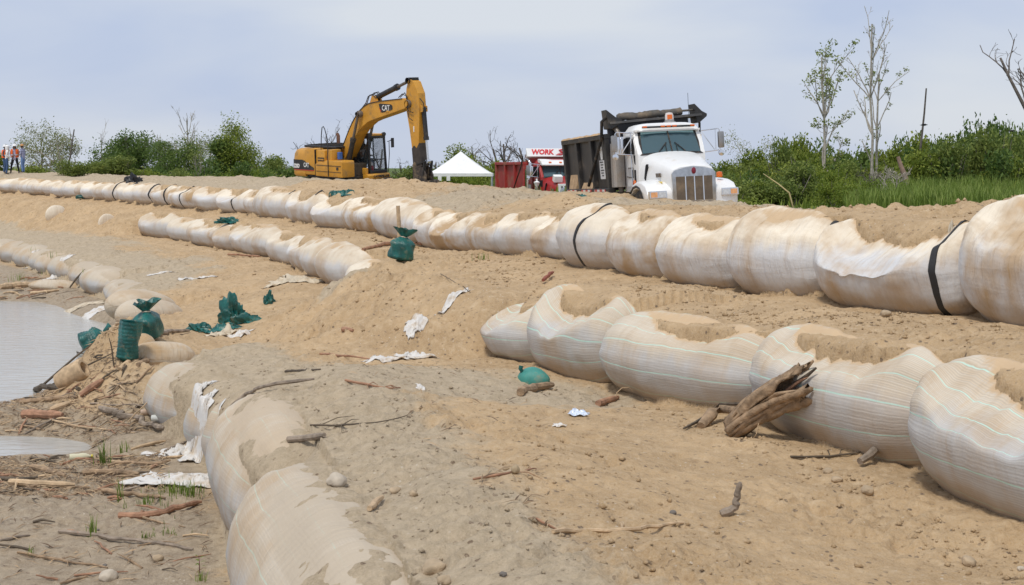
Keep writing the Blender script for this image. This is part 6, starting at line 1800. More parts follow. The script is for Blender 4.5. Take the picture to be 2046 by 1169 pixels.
def crumple(px, py, w, d, h, label, m, seed, name='green_sack', cat='sack', rz=0.0, group=None):
    """a collapsed sack: a creased, folded bag of cloth"""
    c = hit(px, py); b = bmesh.new(); bmesh.ops.create_icosphere(b, subdivisions=4, radius=1)
    co = np.array([v.co[:] for v in b.verts])
    a1 = fbm(co[:, 0] * 1.3 + seed, co[:, 1] * 1.3 + co[:, 2] * 1.1, seed, 2); r1 = 1 - np.abs(fbm(co[:, 0] * 1.9 + co[:, 2] + seed, co[:, 1] * 1.9 - co[:, 2] * .7, seed + 3, 2)) * 2
    r2 = 1 - np.abs(fbm(co[:, 0] * 4.2 - co[:, 2] * 2, co[:, 1] * 4.2 + seed, seed + 5, 2)) * 2
    k = .72 + .45 * a1 + .30 * np.clip(r1, -.4, 1) + .13 * np.clip(r2, -.3, 1)
    for v, q in zip(b.verts, k): v.co = Vector((v.co.x * w * q, v.co.y * d * q, max(v.co.z, -.25) * h * q))
    me = bpy.data.meshes.new(name); b.to_mesh(me); b.free(); me.polygons.foreach_set('use_smooth', [True] * len(me.polygons)); me.materials.append(m)
    try: me.set_sharp_from_angle(angle=math.radians(38))
    except Exception: pass
    o = bpy.data.objects.new(name, me); C.objects.link(o); o.location = c + Vector((0, 0, .03)); o.rotation_euler = (0, 0, rz); tag(o, label, cat, group); return o
def stone(px, py, r, label, m, seed, flat=.7, name='stone', cat='stone', group=None, sink=.25):
    c = hit(px, py); R = np.random.RandomState(seed)
    b = bmesh.new(); bmesh.ops.create_icosphere(b, subdivisions=3, radius=1)
    co = np.array([v.co[:] for v in b.verts])
    n1 = fbm(co[:, 0] * 1.1 + seed, co[:, 1] * 1.1 + co[:, 2] * .8, seed, 3); n2 = fbm(co[:, 0] * 3.1 + co[:, 2] * 2 + seed, co[:, 1] * 3.1 - co[:, 2], seed + 3, 3)
    for v, a, d in zip(b.verts, n1, n2): v.co = v.co * r * (1 + .28 * a + .09 * d); v.co.z *= flat
    me = bpy.data.meshes.new(name); b.to_mesh(me); b.free(); me.polygons.foreach_set('use_smooth', [True] * len(me.polygons)); me.materials.append(m)
    o = bpy.data.objects.new(name, me); C.objects.link(o); o.location = c + Vector((0, 0, r * flat * (1 - 2 * sink))); o.rotation_euler = (0, 0, seed)
    tag(o, label, cat, group); return o

def leaning_log():
    # the big split log propped on the ribbed sack
    a = hit(1462, 868) + Vector((0, 0, .04)); D2 = a.y + .05
    e = Vector(((1610 - CX) / F_PX * (a.y - .5), a.y - .5, CAM_Z - (764 - HY) / F_PX * (a.y - .5)))
    root = empty('split_log', a); tag(root, 'large split driftwood log leaning on the ribbed sandbag, hollow frayed upper end', 'log')
    ax = e - a; L = ax.length; d = ax.normalized(); s = d.cross(Vector((0, 1, 0))).normalized(); f = s.cross(d)
    def bark(u, v):
        ang = (u - .5) * 2 * PI * (1.0 if v < .72 else lerp(1.0, .80, (v - .72) / .28)); rr = lerp(.10, .175, v ** 1.1) * (1 + .14 * math.sin(3 * ang + 5 * v) + .12 * math.sin(7 * ang + 4 * v) + .09 * math.sin(13 * ang + 9 * v) + .06 * math.sin(21 * ang - 5 * v))
        bend = .05 * math.sin(v * PI)
        return d * (L * (v + (.10 * math.sin(9 * u * PI) + .05 * math.sin(23 * u * PI) if v > .93 else 0))) + (s * math.cos(ang + 2.2) + f * math.sin(ang + 2.2)) * rr + s * bend
    m = MB(); m.grid(bark, 56, 26); o = m.build('trunk', M_WOOD, root, smooth='all'); so = o.modifiers.new('t', 'SOLIDIFY'); so.thickness = .03; so.offset = -1
    R = np.random.RandomState(9)
    for k in range(4):
        st = d * L * R.uniform(.72, .85) + s * R.uniform(-.08, .1) + f * R.uniform(-.08, .05)
        MB().tube([st, st + d * .2 + s * R.uniform(-.03, .03), st + d * R.uniform(.2, .32) + s * R.uniform(-.06, .06)], [.022, .016, .004], 5).build('splinter', M_WOODR if k % 2 else M_WOOD, root, smooth=True)
    p0 = d * L * .93 + s * .05; MB().tube([p0 - d * .3, p0 + d * .1, p0 + d * .28 + s * .02], [.03, .025, .012], 6).build('splinter', M_WOODD, root, smooth=True)
    b0 = hit(1400, 856) - a; b1 = hit(1440, 838) - a + Vector((0, 0, .10)); b2 = d * L * .36
    MB().tube([b0 + Vector((0, 0, .02)), b0.lerp(b1, .55) + Vector((0, 0, .06)), b1 + Vector((0, 0, .03)), b2], [.055, .075, .055, .03], 9).build('root', M_WOOD, root, smooth=True)
    MB().tube([hit(1366, 860) - a + Vector((0, 0, .02)), hit(1392, 852) - a + Vector((0, 0, .05)), b1 + Vector((0, 0, .08)), d * L * .5 + s * .06], [.012, .02, .022, .02], 6).build('root', M_WOODD, root, smooth=True)
    MB().tube([d * L * .42 - f * .1, d * L * .3 - f * .22 - s * .12, d * L * .12 - f * .18 - s * .2, d * L * .02 - f * .1 - s * .05], .006, 5).build('rootlet', M_WOODP, root, smooth=True)
    MB().tube([(.02, -.02, .02), (.14, -.08, .01), (.3, -.12, -.02)], [.012, .008, .003], 5).build('rootlet', M_WOODD, root, smooth=True)
leaning_log()
stick([(1718, 932), (1760, 905), (1798, 884)], .045, 'split plank of grey driftwood wedged between the two largest ribbed sandbags', M_WOODG, .8, lift=.05)
stick([(1580, 915), (1650, 917), (1700, 910), (1735, 905)], .018, 'thin stick on crumbled soil in front of the leaning log sandbag', M_WOODD, .5, twigs=2)
tw = hit(1440, 1030)
stick(None, .042, 'twisted grey root standing upright in the right foreground sand', M_WOODG, .5, pts=[tw + Vector((0, 0, .01)), tw + Vector((.07, .0, .035)), tw + Vector((.125, .02, .06)), tw + Vector((.135, .03, .13)), tw + Vector((.15, .03, .21)), tw + Vector((.165, .02, .27))], wob=.004, n=14)
stick([(1105, 1066), (1150, 1066), (1210, 1064), (1265, 1060), (1320, 1054), (1366, 1048)], .02, 'long pale branch lying across the foreground sand', M_WOODP, .55, twigs=2)
stick([(1072, 1038), (1090, 1050), (1118, 1062)], .012, 'short reddish twig at the left end of the long pale foreground branch', M_WOODR, .5)
stick([(945, 960), (985, 955), (1030, 945), (1072, 938)], .014, 'thin forked twig with a pebble beside it in the middle sand', M_WOODR, .5, twigs=2)
stone(1029, 947, .035, 'small round pebble on the forked twig', mat('tan_pebble', (.38, .29, .18), .9, var=.2), 3, 1.0, sink=.0)
stick([(1040, 792), (1070, 783), (1105, 776)], .062, 'thick short tan log below the half buried green sack', M_WOOD, .8, lift=.05, name='log', cat='log')
stick([(1195, 812), (1215, 806), (1235, 798)], .05, 'knotty root clump with a curling tendril under the ribbed bag', M_WOODR, .7, twigs=3, name='root_clump', cat='root')
cu = hit(1230, 800)
stick(None, .008, 'thin curled tendril rising from the root clump', M_WOODP, .6, pts=[cu, cu + Vector((.02, 0, .12)), cu + Vector((.10, 0, .17)), cu + Vector((.2, 0, .17)), cu + Vector((.24, 0, .10))], wob=0)
stick([(575, 884), (610, 882), (648, 876)], .038, 'bone shaped pale stick on the grey gravel', M_WOODG, 1.0, lift=.03)
stick([(620, 856), (680, 852), (735, 850), (780, 842), (815, 831)], .014, 'thin branched twig on grey gravel above the bone shaped stick', M_WOODD, .4, twigs=4)
stick([(690, 762), (730, 770), (775, 778), (800, 776)], .018, 'brown branch cluster on the grey mound', M_WOODR, .5, twigs=4)
stick([(640, 709), (690, 714), (742, 719)], .022, 'straight brown stick beside the white shredded strip', M_WOODR, .6)
stick([(738, 1024), (750, 1012), (764, 1000)], .032, 'short pale stub of wood in the foreground gravel', M_WOODP, .8, lift=.03)
stick([(570, 744), (625, 742), (640, 740)], .02, 'small bark strip on the grey mound behind the tan bag', M_WOODD, .8)
stick([(685, 662), (705, 664)], .05, 'small reddish clod of wood on the bare sand slope', M_WOODR, .8, name='wood_chunk')
stick([(1085, 570), (1105, 553)], .035, 'rusty pipe end poking out of the middle terrace', mat('rusty_pipe', (.25, .07, .04), .7, var=.2), 1.0, lift=.08, name='pipe', cat='pipe')
stick([(880, 548), (925, 575), (940, 585)], .008, 'thin dark wire across the sand mound', M_WOODD, .8, name='wire', cat='wire')
stick([(455, 510), (490, 513), (520, 514)], .035, 'brown plank below the wide white bag of the middle row', M_WOODR, .9, lift=.03)
stick([(725, 505), (770, 492), (830, 490), (890, 494)], .05, 'reddish plank pile left of the brown bags, near the green sack', M_WOODR, .9, lift=.04, twigs=2)
# the long curved pole across the bottom row
stick([(330, 912), (372, 893), (415, 862), (455, 829), (490, 800), (520, 785), (560, 777), (628, 769)], .028, 'long bent grey pole crossing from the white sacks over the bottom row', M_WOODG, .8, lift=.07, wob=.012, n=26)
stick([(215, 936), (260, 930), (310, 934), (340, 925)], .026, 'curved brown branch tip left of the white sacks', M_WOOD, .9, lift=.04)
# stake with green sack beside it
gs = hit(800, 524); sd_ = gs.y + .9; h = Vector(((796 - CX) / F_PX * sd_, sd_, ground_z((796 - CX) / F_PX * sd_, sd_))); sh_ = CAM_Z - (411 - HY) * sd_ / F_PX - h.z
s_ = empty('wooden_stake', h); tag(s_, 'upright wooden stake in front of the large cream bag, beside the green sack', 'stake')
MB().tube([(0, 0, -.1), (.02, 0, sh_ * .5), (-.01, 0, sh_)], [.05, .046, .042], 8).build('post', M_WOODP, s_, smooth=True)
sack(0, 0, .52, .27, 'knotted dark green sack standing at the foot of the wooden stake', M_GREEN, 4, tilt=.15, rz=.3, base=gs, squash=.85)
# green sacks in and beside the water
g1 = hit(188, 694); sack(0, 0, .62, .24, 'ribbed green sack lying half sunk in the river water', M_GREEN, 5, tilt=1.15, rz=.35, ribs=9, base=Vector((-10.7, 35.2, .12)), squash=1)
g2 = hit(252, 722); sack(0, 0, .72, .185, 'upright ribbed green sack at the water edge, open top', M_GREEN, 6, tilt=.12, ribs=11, knot=False, base=g2)
g3 = hit(287, 690); sack(0, 0, .55, .30, 'knotted shiny green sack behind the upright ribbed one', M_GREEN, 8, tilt=-.12, rz=1.0, base=g3 + Vector((.0, .35, .05)), squash=.8)
def dome_sack():
    c = hit(1067, 762); b_ = bmesh.new(); bmesh.ops.create_uvsphere(b_, u_segments=26, v_segments=16, radius=1)
    for v in b_.verts: n_ = v.co.copy(); k = 1 + .05 * math.sin(4 * n_.x + 1) + .03 * math.sin(7 * n_.y); v.co = Vector((n_.x * .235 * k, n_.y * .2, n_.z * .17 * k * (1 - .25 * n_.x)))
    me = bpy.data.meshes.new('green_sack'); b_.to_mesh(me); b_.free(); me.polygons.foreach_set('use_smooth', [True] * len(me.polygons)); me.materials.append(mat('faded_green_sack', (.05, .26, .22), .6, var=.2, vscale=5, dirt=TANDIRT, dirt_amt=.2, bump=.3, bscale=12))
    o = bpy.data.objects.new('green_sack', me); C.objects.link(o); o.location = c + Vector((0, .05, .0)); tag(o, 'faded green sack half buried like a dome under the ribbed bags', 'sack')
    MB().tube([(-.16, -.02, .10), (-.19, -.03, .16), (-.18, -.02, .20)], [.02, .03, .035], 7).build('sack_neck', M_GREEN, o, smooth=True)
dome_sack()
crumple(458, 450, .48, .22, .18, 'flat green sack lying on the sand above the middle row', M_GREEN, 21)
crumple(468, 640, .34, .26, .46, 'tall crumpled green sack remains on the sandy bank', M_GREEN, 22)
sheet(440, 658, .42, .16, .22, 'low torn green sack strip left of the crumpled green one', M_GREEN, 23, 'green_sack', 'sack', rz=.3, hole=.6)
crumple(496, 645, .34, .13, .20, 'green sack flap trailing right from the crumpled green one', M_GREEN, 25, rz=.5)
crumple(400, 659, .24, .16, .17, 'small folded green sack at the left end of the green heap', M_GREEN, 26)
crumple(537, 606, .13, .12, .26, 'small green scrap standing on the bare terrace', M_GREEN, 27)
crumple(171, 396, .40, .2, .24, 'tiny green sack at the foot of the far top row', M_GREEN, 28)
sheet(684, 392, .35, .16, .12, 'green scrap on the crest left of the tan bag', M_GREEN, 29, 'green_sack', 'sack', hole=.8)
sheet(1163, 393, .12, .08, .08, 'small green scrap on the crest below the black truck bed', M_GREEN, 30, 'green_scrap', 'scrap', hole=.8)
crumple(268, 364, .42, .25, .34, 'black plastic heap on the grey crest', mat('black_plastic', (.012, .012, .014), .4), 31, 'black_plastic', 'plastic')
# torn white sacks by the bottom row
WS = 'torn white sacks below the bottom row'
sheet(352, 962, .55, .30, .22, 'widest torn white sack, lying flat on the mud nearest the camera', M_TORN, 41, group=WS, hole=.75)
sheet(390, 968, .26, .16, .24, 'puffed white sack end against the beige bag foot', M_TORN, 42, group=WS, hole=.9)
sheet(362, 905, .38, .20, .24, 'white torn sack under the bent pole', M_TORN, 43, group=WS, hole=.6, rz=.5)
sheet(378, 872, .36, .15, .26, 'white torn sack strip climbing towards the tan bag', M_TORN, 44, group=WS, hole=.55, rz=.9)
sheet(398, 868, .22, .2, .3, 'smooth white sack bulge tucked against the beige bag under the bent pole', M_TORN, 45, group=WS, hole=.95)
sheet(384, 846, .2, .18, .26, 'uppermost white torn sack, between the bottles and the tan bag foot', M_TORN, 46, group=WS, hole=.7)
sheet(312, 955, .30, .2, .1, 'flat white shred left of the widest torn sack', M_TORN, 47, group=WS, hole=.5)
RG = 'white and cream rags on the terraces'
sheet(772, 718, .36, .10, .14, 'shredded white strip, left half, on the grey mound', M_TORN, 51, group=RG, hole=.35, rz=.1)
sheet(828, 716, .30, .10, .20, 'shredded white strip, right half with a raised tip', M_TORN, 52, group=RG, hole=.45, rz=.1)
sheet(905, 594, .46, .07, .14, 'long narrow white rag running up the sand mound', M_TORN, 53, group=RG, hole=.6, rz=1.0)
sheet(828, 647, .18, .16, .16, 'small white rag low on the sand mound', M_TORN, 54, group=RG, hole=.4, rz=.7)
sheet(398, 556, .55, .2, .14, 'white rag on the far bottom terrace, right of two', M_TORN, 55, group=RG, hole=.45, rz=-.3)
sheet(322, 546, .42, .16, .08, 'white rag on the far bottom terrace, left of two', M_TORN, 56, group=RG, hole=.4)
sheet(595, 562, .75, .34, .34, 'cream twisted rags beside the folded white bag', M_CREAM, 57, group=RG, hole=.5, rz=.2)
sheet(452, 666, .36, .22, .34, 'cream open mouthed sack below the green heap', M_CREAM, 58, group=RG, hole=.8, rz=.1)
sheet(478, 672, .26, .16, .18, 'frayed white strings beside the open mouthed sack', M_TORN, 59, group=RG, hole=.3)
sheet(118, 544, .45, .2, .28, 'white sack wedged between two far beige bags', M_TORN, 60, group=RG, hole=.8)
sheet(165, 612, .75, .3, .16, 'cream rags along the muddy water edge', M_CREAM, 61, group=RG, hole=.45)
sheet(190, 622, .4, .25, .2, 'whitish rag heap right of the cream rags at the water edge', M_TORN, 62, group=RG, hole=.5)
sheet(1155, 830, .095, .07, .15, 'crumpled bluish clear plastic bag on the sand', mat('bluish_plastic', (.62, .70, .84), .25, spec=.7), 63, 'plastic_bag', 'plastic bag', hole=.95)
sheet(1120, 852, .07, .05, .04, 'thin clear plastic scrap left of the bluish plastic bag', M_TORN, 64, 'plastic_scrap', 'plastic scrap', hole=.6)
sheet(840, 778, .05, .04, .05, 'small white scrap on the grey mound edge', M_TORN, 65, 'paper_scrap', 'scrap', hole=.9)
sheet(62, 525, .3, .14, .1, 'white scrap at the foot of the far bottom row', M_TORN, 66, 'paper_scrap', 'scrap', hole=.7)
sheet(1890, 606, .14, .10, .22, 'loose cream flap at the foot of the largest top row bag', M_CREAM, 67, 'loose_flap', 'rag', hole=.95)
# half buried bags poking out of the sand slopes
def lump(px, py, L, W, H, label, rz, seed, age=.9, tone=.5, dz=0.0):
    c = hit(px, py) + Vector((0, 0, dz)); b = bmesh.new(); bmesh.ops.create_uvsphere(b, u_segments=28, v_segments=18, radius=1)
    for v in b.verts:
        n_ = v.co.copy(); k = 1 + .05 * math.sin(3 * n_.x + seed) + .04 * math.sin(5 * n_.y + 2 * seed)
        v.co = Vector((math.copysign(abs(n_.x) ** .8, n_.x) * L * k, n_.y * W * k, n_.z * H * k))
    me = bpy.data.meshes.new('bulk_sandbag'); b.to_mesh(me); b.free(); me.polygons.foreach_set('use_smooth', [True] * len(me.polygons)); me.materials.append(M_BAG)
    me.uv_layers.new(name='uv')
    for lp in me.loops:
        co = me.vertices[lp.vertex_index].co; me.uv_layers['uv'].data[lp.index].uv = (math.atan2(co.z, co.y) * W, co.x)
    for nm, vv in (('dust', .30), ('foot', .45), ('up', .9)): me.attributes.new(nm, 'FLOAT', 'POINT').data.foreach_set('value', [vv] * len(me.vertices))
    o = bpy.data.objects.new('bulk_sandbag', me); C.objects.link(o); o.location = c; o.rotation_euler = (0, .1, rz); o.color = (tone, .1, age, 1)
    tag(o, label, 'sandbag', 'half buried bulk bags'); return o
lump(112, 424, .6, .22, .45, 'white corner of a bulk bag poking out of the far sand slope, left one', .9, 1, .2, .2, -.15)
lump(214, 440, .5, .14, .42, 'white sliver of a bulk bag in the far sand slope, right one', .9, 2, .2, .2, -.15)
lump(285, 612, 1.1, .55, .42, 'tan bulk bag almost covered by sand right of the far tan end bag', 1.0, 3)
lump(300, 632, 1.0, .5, .42, 'tan bulk bag mostly sunk in the bank above the rags', 1.0, 4)
lump(322, 715, .6, .4, .32, 'tan sack half buried behind the driftwood below the green sacks', .6, 5, .8, .9)
lump(285, 706, .24, .22, .36, 'small brown sack leaning beside the upright green one', 1.2, 6, .6, 1.0)
lump(120, 574, 1.1, .5, .25, 'flattened tan bag lying in the far shore litter', .3, 8, .9, .9)

# shore driftwood, the ones that can be told apart
SH = [([(200, 820), (250, 838), (300, 855), (328, 862)], .055, 'long round brown log pointing at the tan bag on the wet mud', M_WOODG, .75, 0),
 ([(45, 836), (85, 836), (125, 836)], .085, 'thick reddish log in the litter left of the long brown log', M_WOODR, .9, 0),
 ([(58, 785), (110, 781), (158, 782)], .06, 'shaggy fibrous log at the water edge', M_WOODD, .8, 2),
 ([(40, 808), (90, 803), (155, 797)], .045, 'grey brown log below the shaggy one', M_WOOD, .8, 1),
 ([(160, 795), (185, 778), (205, 765)], .06, 'reddish plank leaning on the sand spill', M_WOODR, .9, 0),
 ([(102, 822), (125, 815), (140, 808)], .05, 'short orange brown chunk in the litter', M_WOODP, .8, 0),
 ([(100, 840), (160, 855), (220, 862), (270, 866)], .018, 'long thin pale stick along the pool edge', M_WOODP, .5, 2),
 ([(180, 808), (230, 812), (275, 810), (310, 825)], .02, 'crooked thin branch above the long brown log', M_WOODG, .5, 1),
 ([(262, 902), (300, 890), (330, 884)], .03, 'stick at the right end of the near pool', M_WOODP, .7, 0),
 ([(20, 968), (70, 972), (150, 974)], .05, 'thick pale log in the near litter at the left', M_WOODP, .8, 1),
 ([(62, 936), (95, 945), (130, 955)], .042, 'stout stick slanting down in the near litter', M_WOOD, .8, 0),
 ([(165, 950), (220, 948), (278, 952)], .045, 'brown log just left of the white sacks', M_WOOD, .8, 1),
 ([(205, 984), (250, 990), (330, 1000)], .038, 'log tapering right below the white sacks', M_WOOD, .5, 1),
 ([(238, 1035), (290, 1038), (340, 1025), (402, 1008)], .05, 'forked brown branch with a broken root end, in the sparse grass', M_WOODR, .6, 1),
 ([(270, 1030), (320, 1048), (370, 1055)], .018, 'thin stick in front of the forked brown branch', M_WOOD, .5, 0),
 ([(118, 1065), (200, 1075), (300, 1088), (386, 1101)], .026, 'long straight grey stick across the near mud', M_WOODG, .8, 0),
 ([(35, 1107), (90, 1118), (150, 1128), (215, 1137)], .02, 'long thin brown stick nearest the bottom left corner', M_WOOD, .6, 2),
 ([(0, 1083), (30, 1078), (60, 1072)], .018, 'short grey stick at the left edge of the near mud', M_WOODG, .7, 0),
 ([(120, 1168), (150, 1162), (175, 1155)], .016, 'short stick at the bottom left edge', M_WOOD, .7, 0),
 ([(0, 960), (40, 962), (75, 958)], .035, 'dark log at the left edge by the near pool', M_WOODD, .8, 1),
 ([(240, 745), (262, 720), (290, 690)], .045, 'pale split stake leaning by the small brown sack', M_WOODP, .7, 0),
 ([(300, 676), (335, 668), (378, 664)], .05, 'grey log behind the knotted green sack', M_WOODG, .8, 0),
 ([(275, 735), (300, 715), (335, 700)], .05, 'flat driftwood board over the half buried tan sack', M_WOOD, .8, 0),
 ([(218, 668), (232, 652), (243, 646)], .04, 'pale stub of wood rising by the far water edge', M_WOODP, .7, 0),
 ([(0, 636), (40, 638), (85, 642)], .04, 'dark pole floating at the far left of the river', M_WOODD, .6, 1),
 ([(0, 648), (40, 652)], .03, 'short dark stick floating below the dark pole', M_WOODD, .6, 0),
 ([(0, 578), (30, 576), (60, 573)], .12, 'broad tan board stranded on the far shore at the left edge', M_WOODP, .9, 0),
 ([(62, 588), (90, 586), (118, 582)], .06, 'bent pale log on the far shore right of the tan board', M_WOODP, .8, 1),
 ([(145, 702), (190, 716), (235, 718)], .016, 'thin black branch arching over the water below the ribbed sack', M_WOODD, .6, 0)]
for pix, r, lab, m, tp, tw_ in SH: stick(pix, r, lab, m, tp, twigs=tw_, lift=r * .7)
st = hit(228, 735); stick(None, .018, 'dark stick standing upright in the water by the green sacks', M_WOODD, .6, pts=[st, st + Vector((-.03, 0, .25)), st + Vector((-.09, 0, .52))], wob=.01)
lg = hit(128, 776); L0 = empty('stump_log', lg + Vector((0, 0, .05)), .3); L0.rotation_euler = (0, -.1, 1.1); tag(L0, 'hollow tan log end standing in the river edge', 'log')
m = MB(); m.lathe([(.05, -.1), (.16, -.1), (.20, .1), (.20, .42), (.17, .46), (.12, .46), (.10, .2), (0, .15)], (0, 0, .1), (.3, -.8, .45), 16); m.build('log_shell', M_WOODP, L0, smooth=True)
for px, py, rz, c_, lab in ((297, 830, .2, (.55, .42, .32), 'pinkish plastic bottle on the mud beside the tan bag'), (320, 842, -.3, (.55, .56, .52), 'clear grey plastic bottle below the pinkish one'), (158, 920, .2, (.62, .58, .40), 'crumpled clear bottle with yellow cap in the near litter')):
    p = hit(px, py); o = empty('plastic_bottle', p + Vector((0, 0, .05)), rz); tag(o, lab, 'bottle')
    MB().lathe([(0, -.14), (.05, -.135), (.055, -.1), (.048, -.02), (.055, .03), (.05, .09), (.02, .15), (.018, .17), (0, .17)], (0, 0, 0), (1, .2, 0), 14).build('bottle_body', mat('bottle_plastic', c_, .2, spec=.6), o, smooth=True)
    MB().lathe([(.022, .165), (.022, .19), (0, .19)], (0, 0, 0), (1, .2, 0), 10).build('bottle_cap', mat('bottle_cap', (.6, .5, .05) if px == 158 else (.4, .1, .08), .5), o, smooth=True)
# smaller sticks and chips of the drift line: things without a look of their own
def drift():
    R = np.random.RandomState(77); mats = [M_WOOD, M_WOODG, M_WOODR, M_WOODP, M_WOODD]
    zones = [(0, 320, 775, 870, 70, 'small driftwood piece in the drift line between river and near pool'), (0, 330, 915, 1000, 60, 'small driftwood piece in the near litter below the pool'), (0, 260, 555, 600, 26, 'small driftwood piece on the far shore'),
             (200, 330, 700, 770, 16, 'small driftwood piece in the litter round the green sacks'), (20, 400, 1010, 1160, 12, 'small driftwood chip scattered on the near mud')]
    for x0, x1, y0, y1, n, lab in zones:
        k = 0; tries = 0
        while k < n and tries < 400:
            tries += 1
            px, py = R.uniform(x0, x1), R.uniform(y0, y1); p = hit(px, py)
            pB, _ = BOT.coords(np.array([p.x]), np.array([p.y]))
            if p.z < .015 or pB[0] > -.75: continue
            a = R.normal(0, .5) + (PI if R.uniform() < .5 else 0); L = R.uniform(.12, .55) * (1.6 if py < 600 else 1); r = R.uniform(.008, .024) * (1.6 if py < 600 else 1)
            q = p + Vector((math.cos(a) * L, math.sin(a) * L, 0)); q.z = ground_z(q.x, q.y); md = p.lerp(q, .5); md.z = max(md.z, ground_z(md.x, md.y)) + R.uniform(0, .03)
            mi = R.randint(0, 5); lb = lab.replace('small driftwood', 'small %s driftwood' % ('brown', 'grey', 'reddish', 'pale', 'dark')[mi])
            stick(None, r, lb, mats[mi], R.uniform(.4, .9), pts=[p + Vector((0, 0, r * .6)), md + Vector((0, 0, r * .6)), q + Vector((0, 0, r * .6 + R.uniform(0, .04)))], group=lb.replace('piece', 'pieces').replace('chip', 'chips'), name='driftwood_piece', n=5)
            k += 1
drift()
def fine_litter():
    """twig and bark crumbs past counting, as one object"""
    R = np.random.RandomState(5); m = MB()
    for x0, x1, y0, y1, n in ((-60, 330, 772, 872, 2800), (-60, 330, 915, 990, 1700), (-40, 280, 548, 604, 1200), (170, 380, 655, 780, 800), (0, 440, 990, 1165, 130), (560, 1100, 720, 1160, 200)):
        px = R.uniform(x0, x1, n); py = R.uniform(y0, y1, n)
        # land positions by marching on plain ground
        for i in range(n):
            D = (CAM_Z - (.25 if px[i] < 450 else 1.55)) * F_PX / (py[i] - HY); X = (px[i] - CX) / F_PX * D
            pb_ = BOT.coords(np.array([X]), np.array([D]))[0][0]
            if (px[i] < 450 and pb_ > -.7) or (px[i] >= 450 and pb_ < 1.1): continue
            m.v.append((X, D, R.uniform(0, 1)))
    P = np.array(m.v); Z = land(P[:, 0], P[:, 1]); ok = Z > .01; P = P[ok]; Z = Z[ok]; b = MB()
    for (x, y, s), z in zip(P, Z):
        a = R.uniform(0, PI); L = R.uniform(.03, .14); r = R.uniform(.004, .010); dx, dy = math.cos(a) * L, math.sin(a) * L; t = R.uniform(0, .05)
        b.add([(x - dx, y - dy, z + .002), (x - dy / L * r, y + dx / L * r, z + r * 1.6 + t * .5), (x + dx, y + dy, z + r + t), (x + dy / L * r, y - dx / L * r, z + r * 1.6 + t * .5), (x, y, z + r * 3 + t * .5)], [(0, 1, 4), (1, 2, 4), (2, 3, 4), (3, 0, 4)])
    k = NT('twig_litter'); g = k.n('ShaderNodeNewGeometry'); r_ = k.n('ShaderNodeValToRGB'); r_.color_ramp.elements[0].color = (.09, .055, .035, 1); r_.color_ramp.elements[1].color = (.50, .36, .22, 1)
    k.l(g.outputs['Random Per Island'], r_.inputs[0]); k.l(r_.outputs[0], k.b.inputs['Base Color']); k.b.inputs['Roughness'].default_value = .9
    b.build('twig_litter', k.m, recalc=False)['kind'] = 'stuff'
fine_litter()
def clods():
    """crumbs of sand and soil past counting"""
    R = np.random.RandomState(15); n = 75000
    D = np.exp(R.uniform(math.log(9), math.log(56), n)); px = R.uniform(-120, 2200, n); X = (px - CX) / F_PX * D
    pB, _ = BOT.coords(X, D); pM, fM = MID.coords(X, D); pT, _ = TOP.coords(X, D)
    dens = .03 + .38 * np.exp(-((pM + 1.15) / .45) ** 2) + .55 * np.exp(-((pM - .7) / .8) ** 2) * (pM > .1) + .5 * np.exp(-((pT - 1.5) / 1.6) ** 2) * (pT > .2) + .45 * np.exp(-((pT + 1.2) / .6) ** 2)
    dens = dens * (.25 + 1.5 * np.clip(fbm(X * .8, D * .8, 88, 3) + .25, 0, 1)) * (pB > .9) * (pT < 4)
    dens += .5 * np.exp(-((X + 2.6) / 2.4) ** 2 - ((D - 30) / 4.5) ** 2) * (.3 + np.clip(fbm(X * 1.1, D * 1.1, 89, 3), 0, 1))
    dens += .12 * (pB > .3) * (pB < 3) * (D < 22)
    bad = (np.abs(pM + .05) < .75) & (pM < .25) | (np.abs(pT + .05) < .75) & (pT < .25)
    ok = (R.uniform(size=n) < dens) & ~bad
    X, D = X[ok], D[ok]; Z = land(X, D); n = len(X)
    s = np.minimum(R.uniform(.10, 1, n) ** -.8 * .0058, .036) * np.interp(D, [9, 20, 50], [.85, 1.15, 1.9])
    base = np.array([(1, 0, 0), (.1, 1, 0), (-1, .1, 0), (0, -1, 0), (.2, .1, .9), (0, 0, -.5)])
    co = base[None] * (1 + R.uniform(-.35, .35, (n, 6, 1))) * s[:, None, None] * R.uniform(.7, 1.3, (n, 1, 3))
    a = R.uniform(0, 2 * PI, n); ca, sa = np.cos(a)[:, None], np.sin(a)[:, None]
    x = co[:, :, 0] * ca - co[:, :, 1] * sa; y = co[:, :, 0] * sa + co[:, :, 1] * ca
    P = np.stack([x + X[:, None], y + D[:, None], co[:, :, 2] + Z[:, None] + .2 * s[:, None]], -1).reshape(-1, 3)
    f = np.array([(0, 1, 4), (1, 2, 4), (2, 3, 4), (3, 0, 4), (1, 0, 5), (2, 1, 5), (3, 2, 5), (0, 3, 5)]); F = (np.arange(n)[:, None, None] * 6 + f[None]).reshape(-1, 3)
    me = bpy.data.meshes.new('sand_clods'); me.from_pydata(P.tolist(), [], F.tolist())
    g, mu, gr = soil_masks(np.repeat(X, 6), np.repeat(D, 6), np.repeat(Z, 6)); cat_ = me.color_attributes.new('soil', 'FLOAT_COLOR', 'POINT'); cat_.data.foreach_set('color', np.stack([g, mu * 0, gr * 0, np.ones_like(g)], 1).ravel())
    me.materials.append(M_SAND); me.polygons.foreach_set('use_smooth', [True] * len(F)); o = bpy.data.objects.new('sand_clods', me); C.objects.link(o); o['kind'] = 'stuff'
clods()
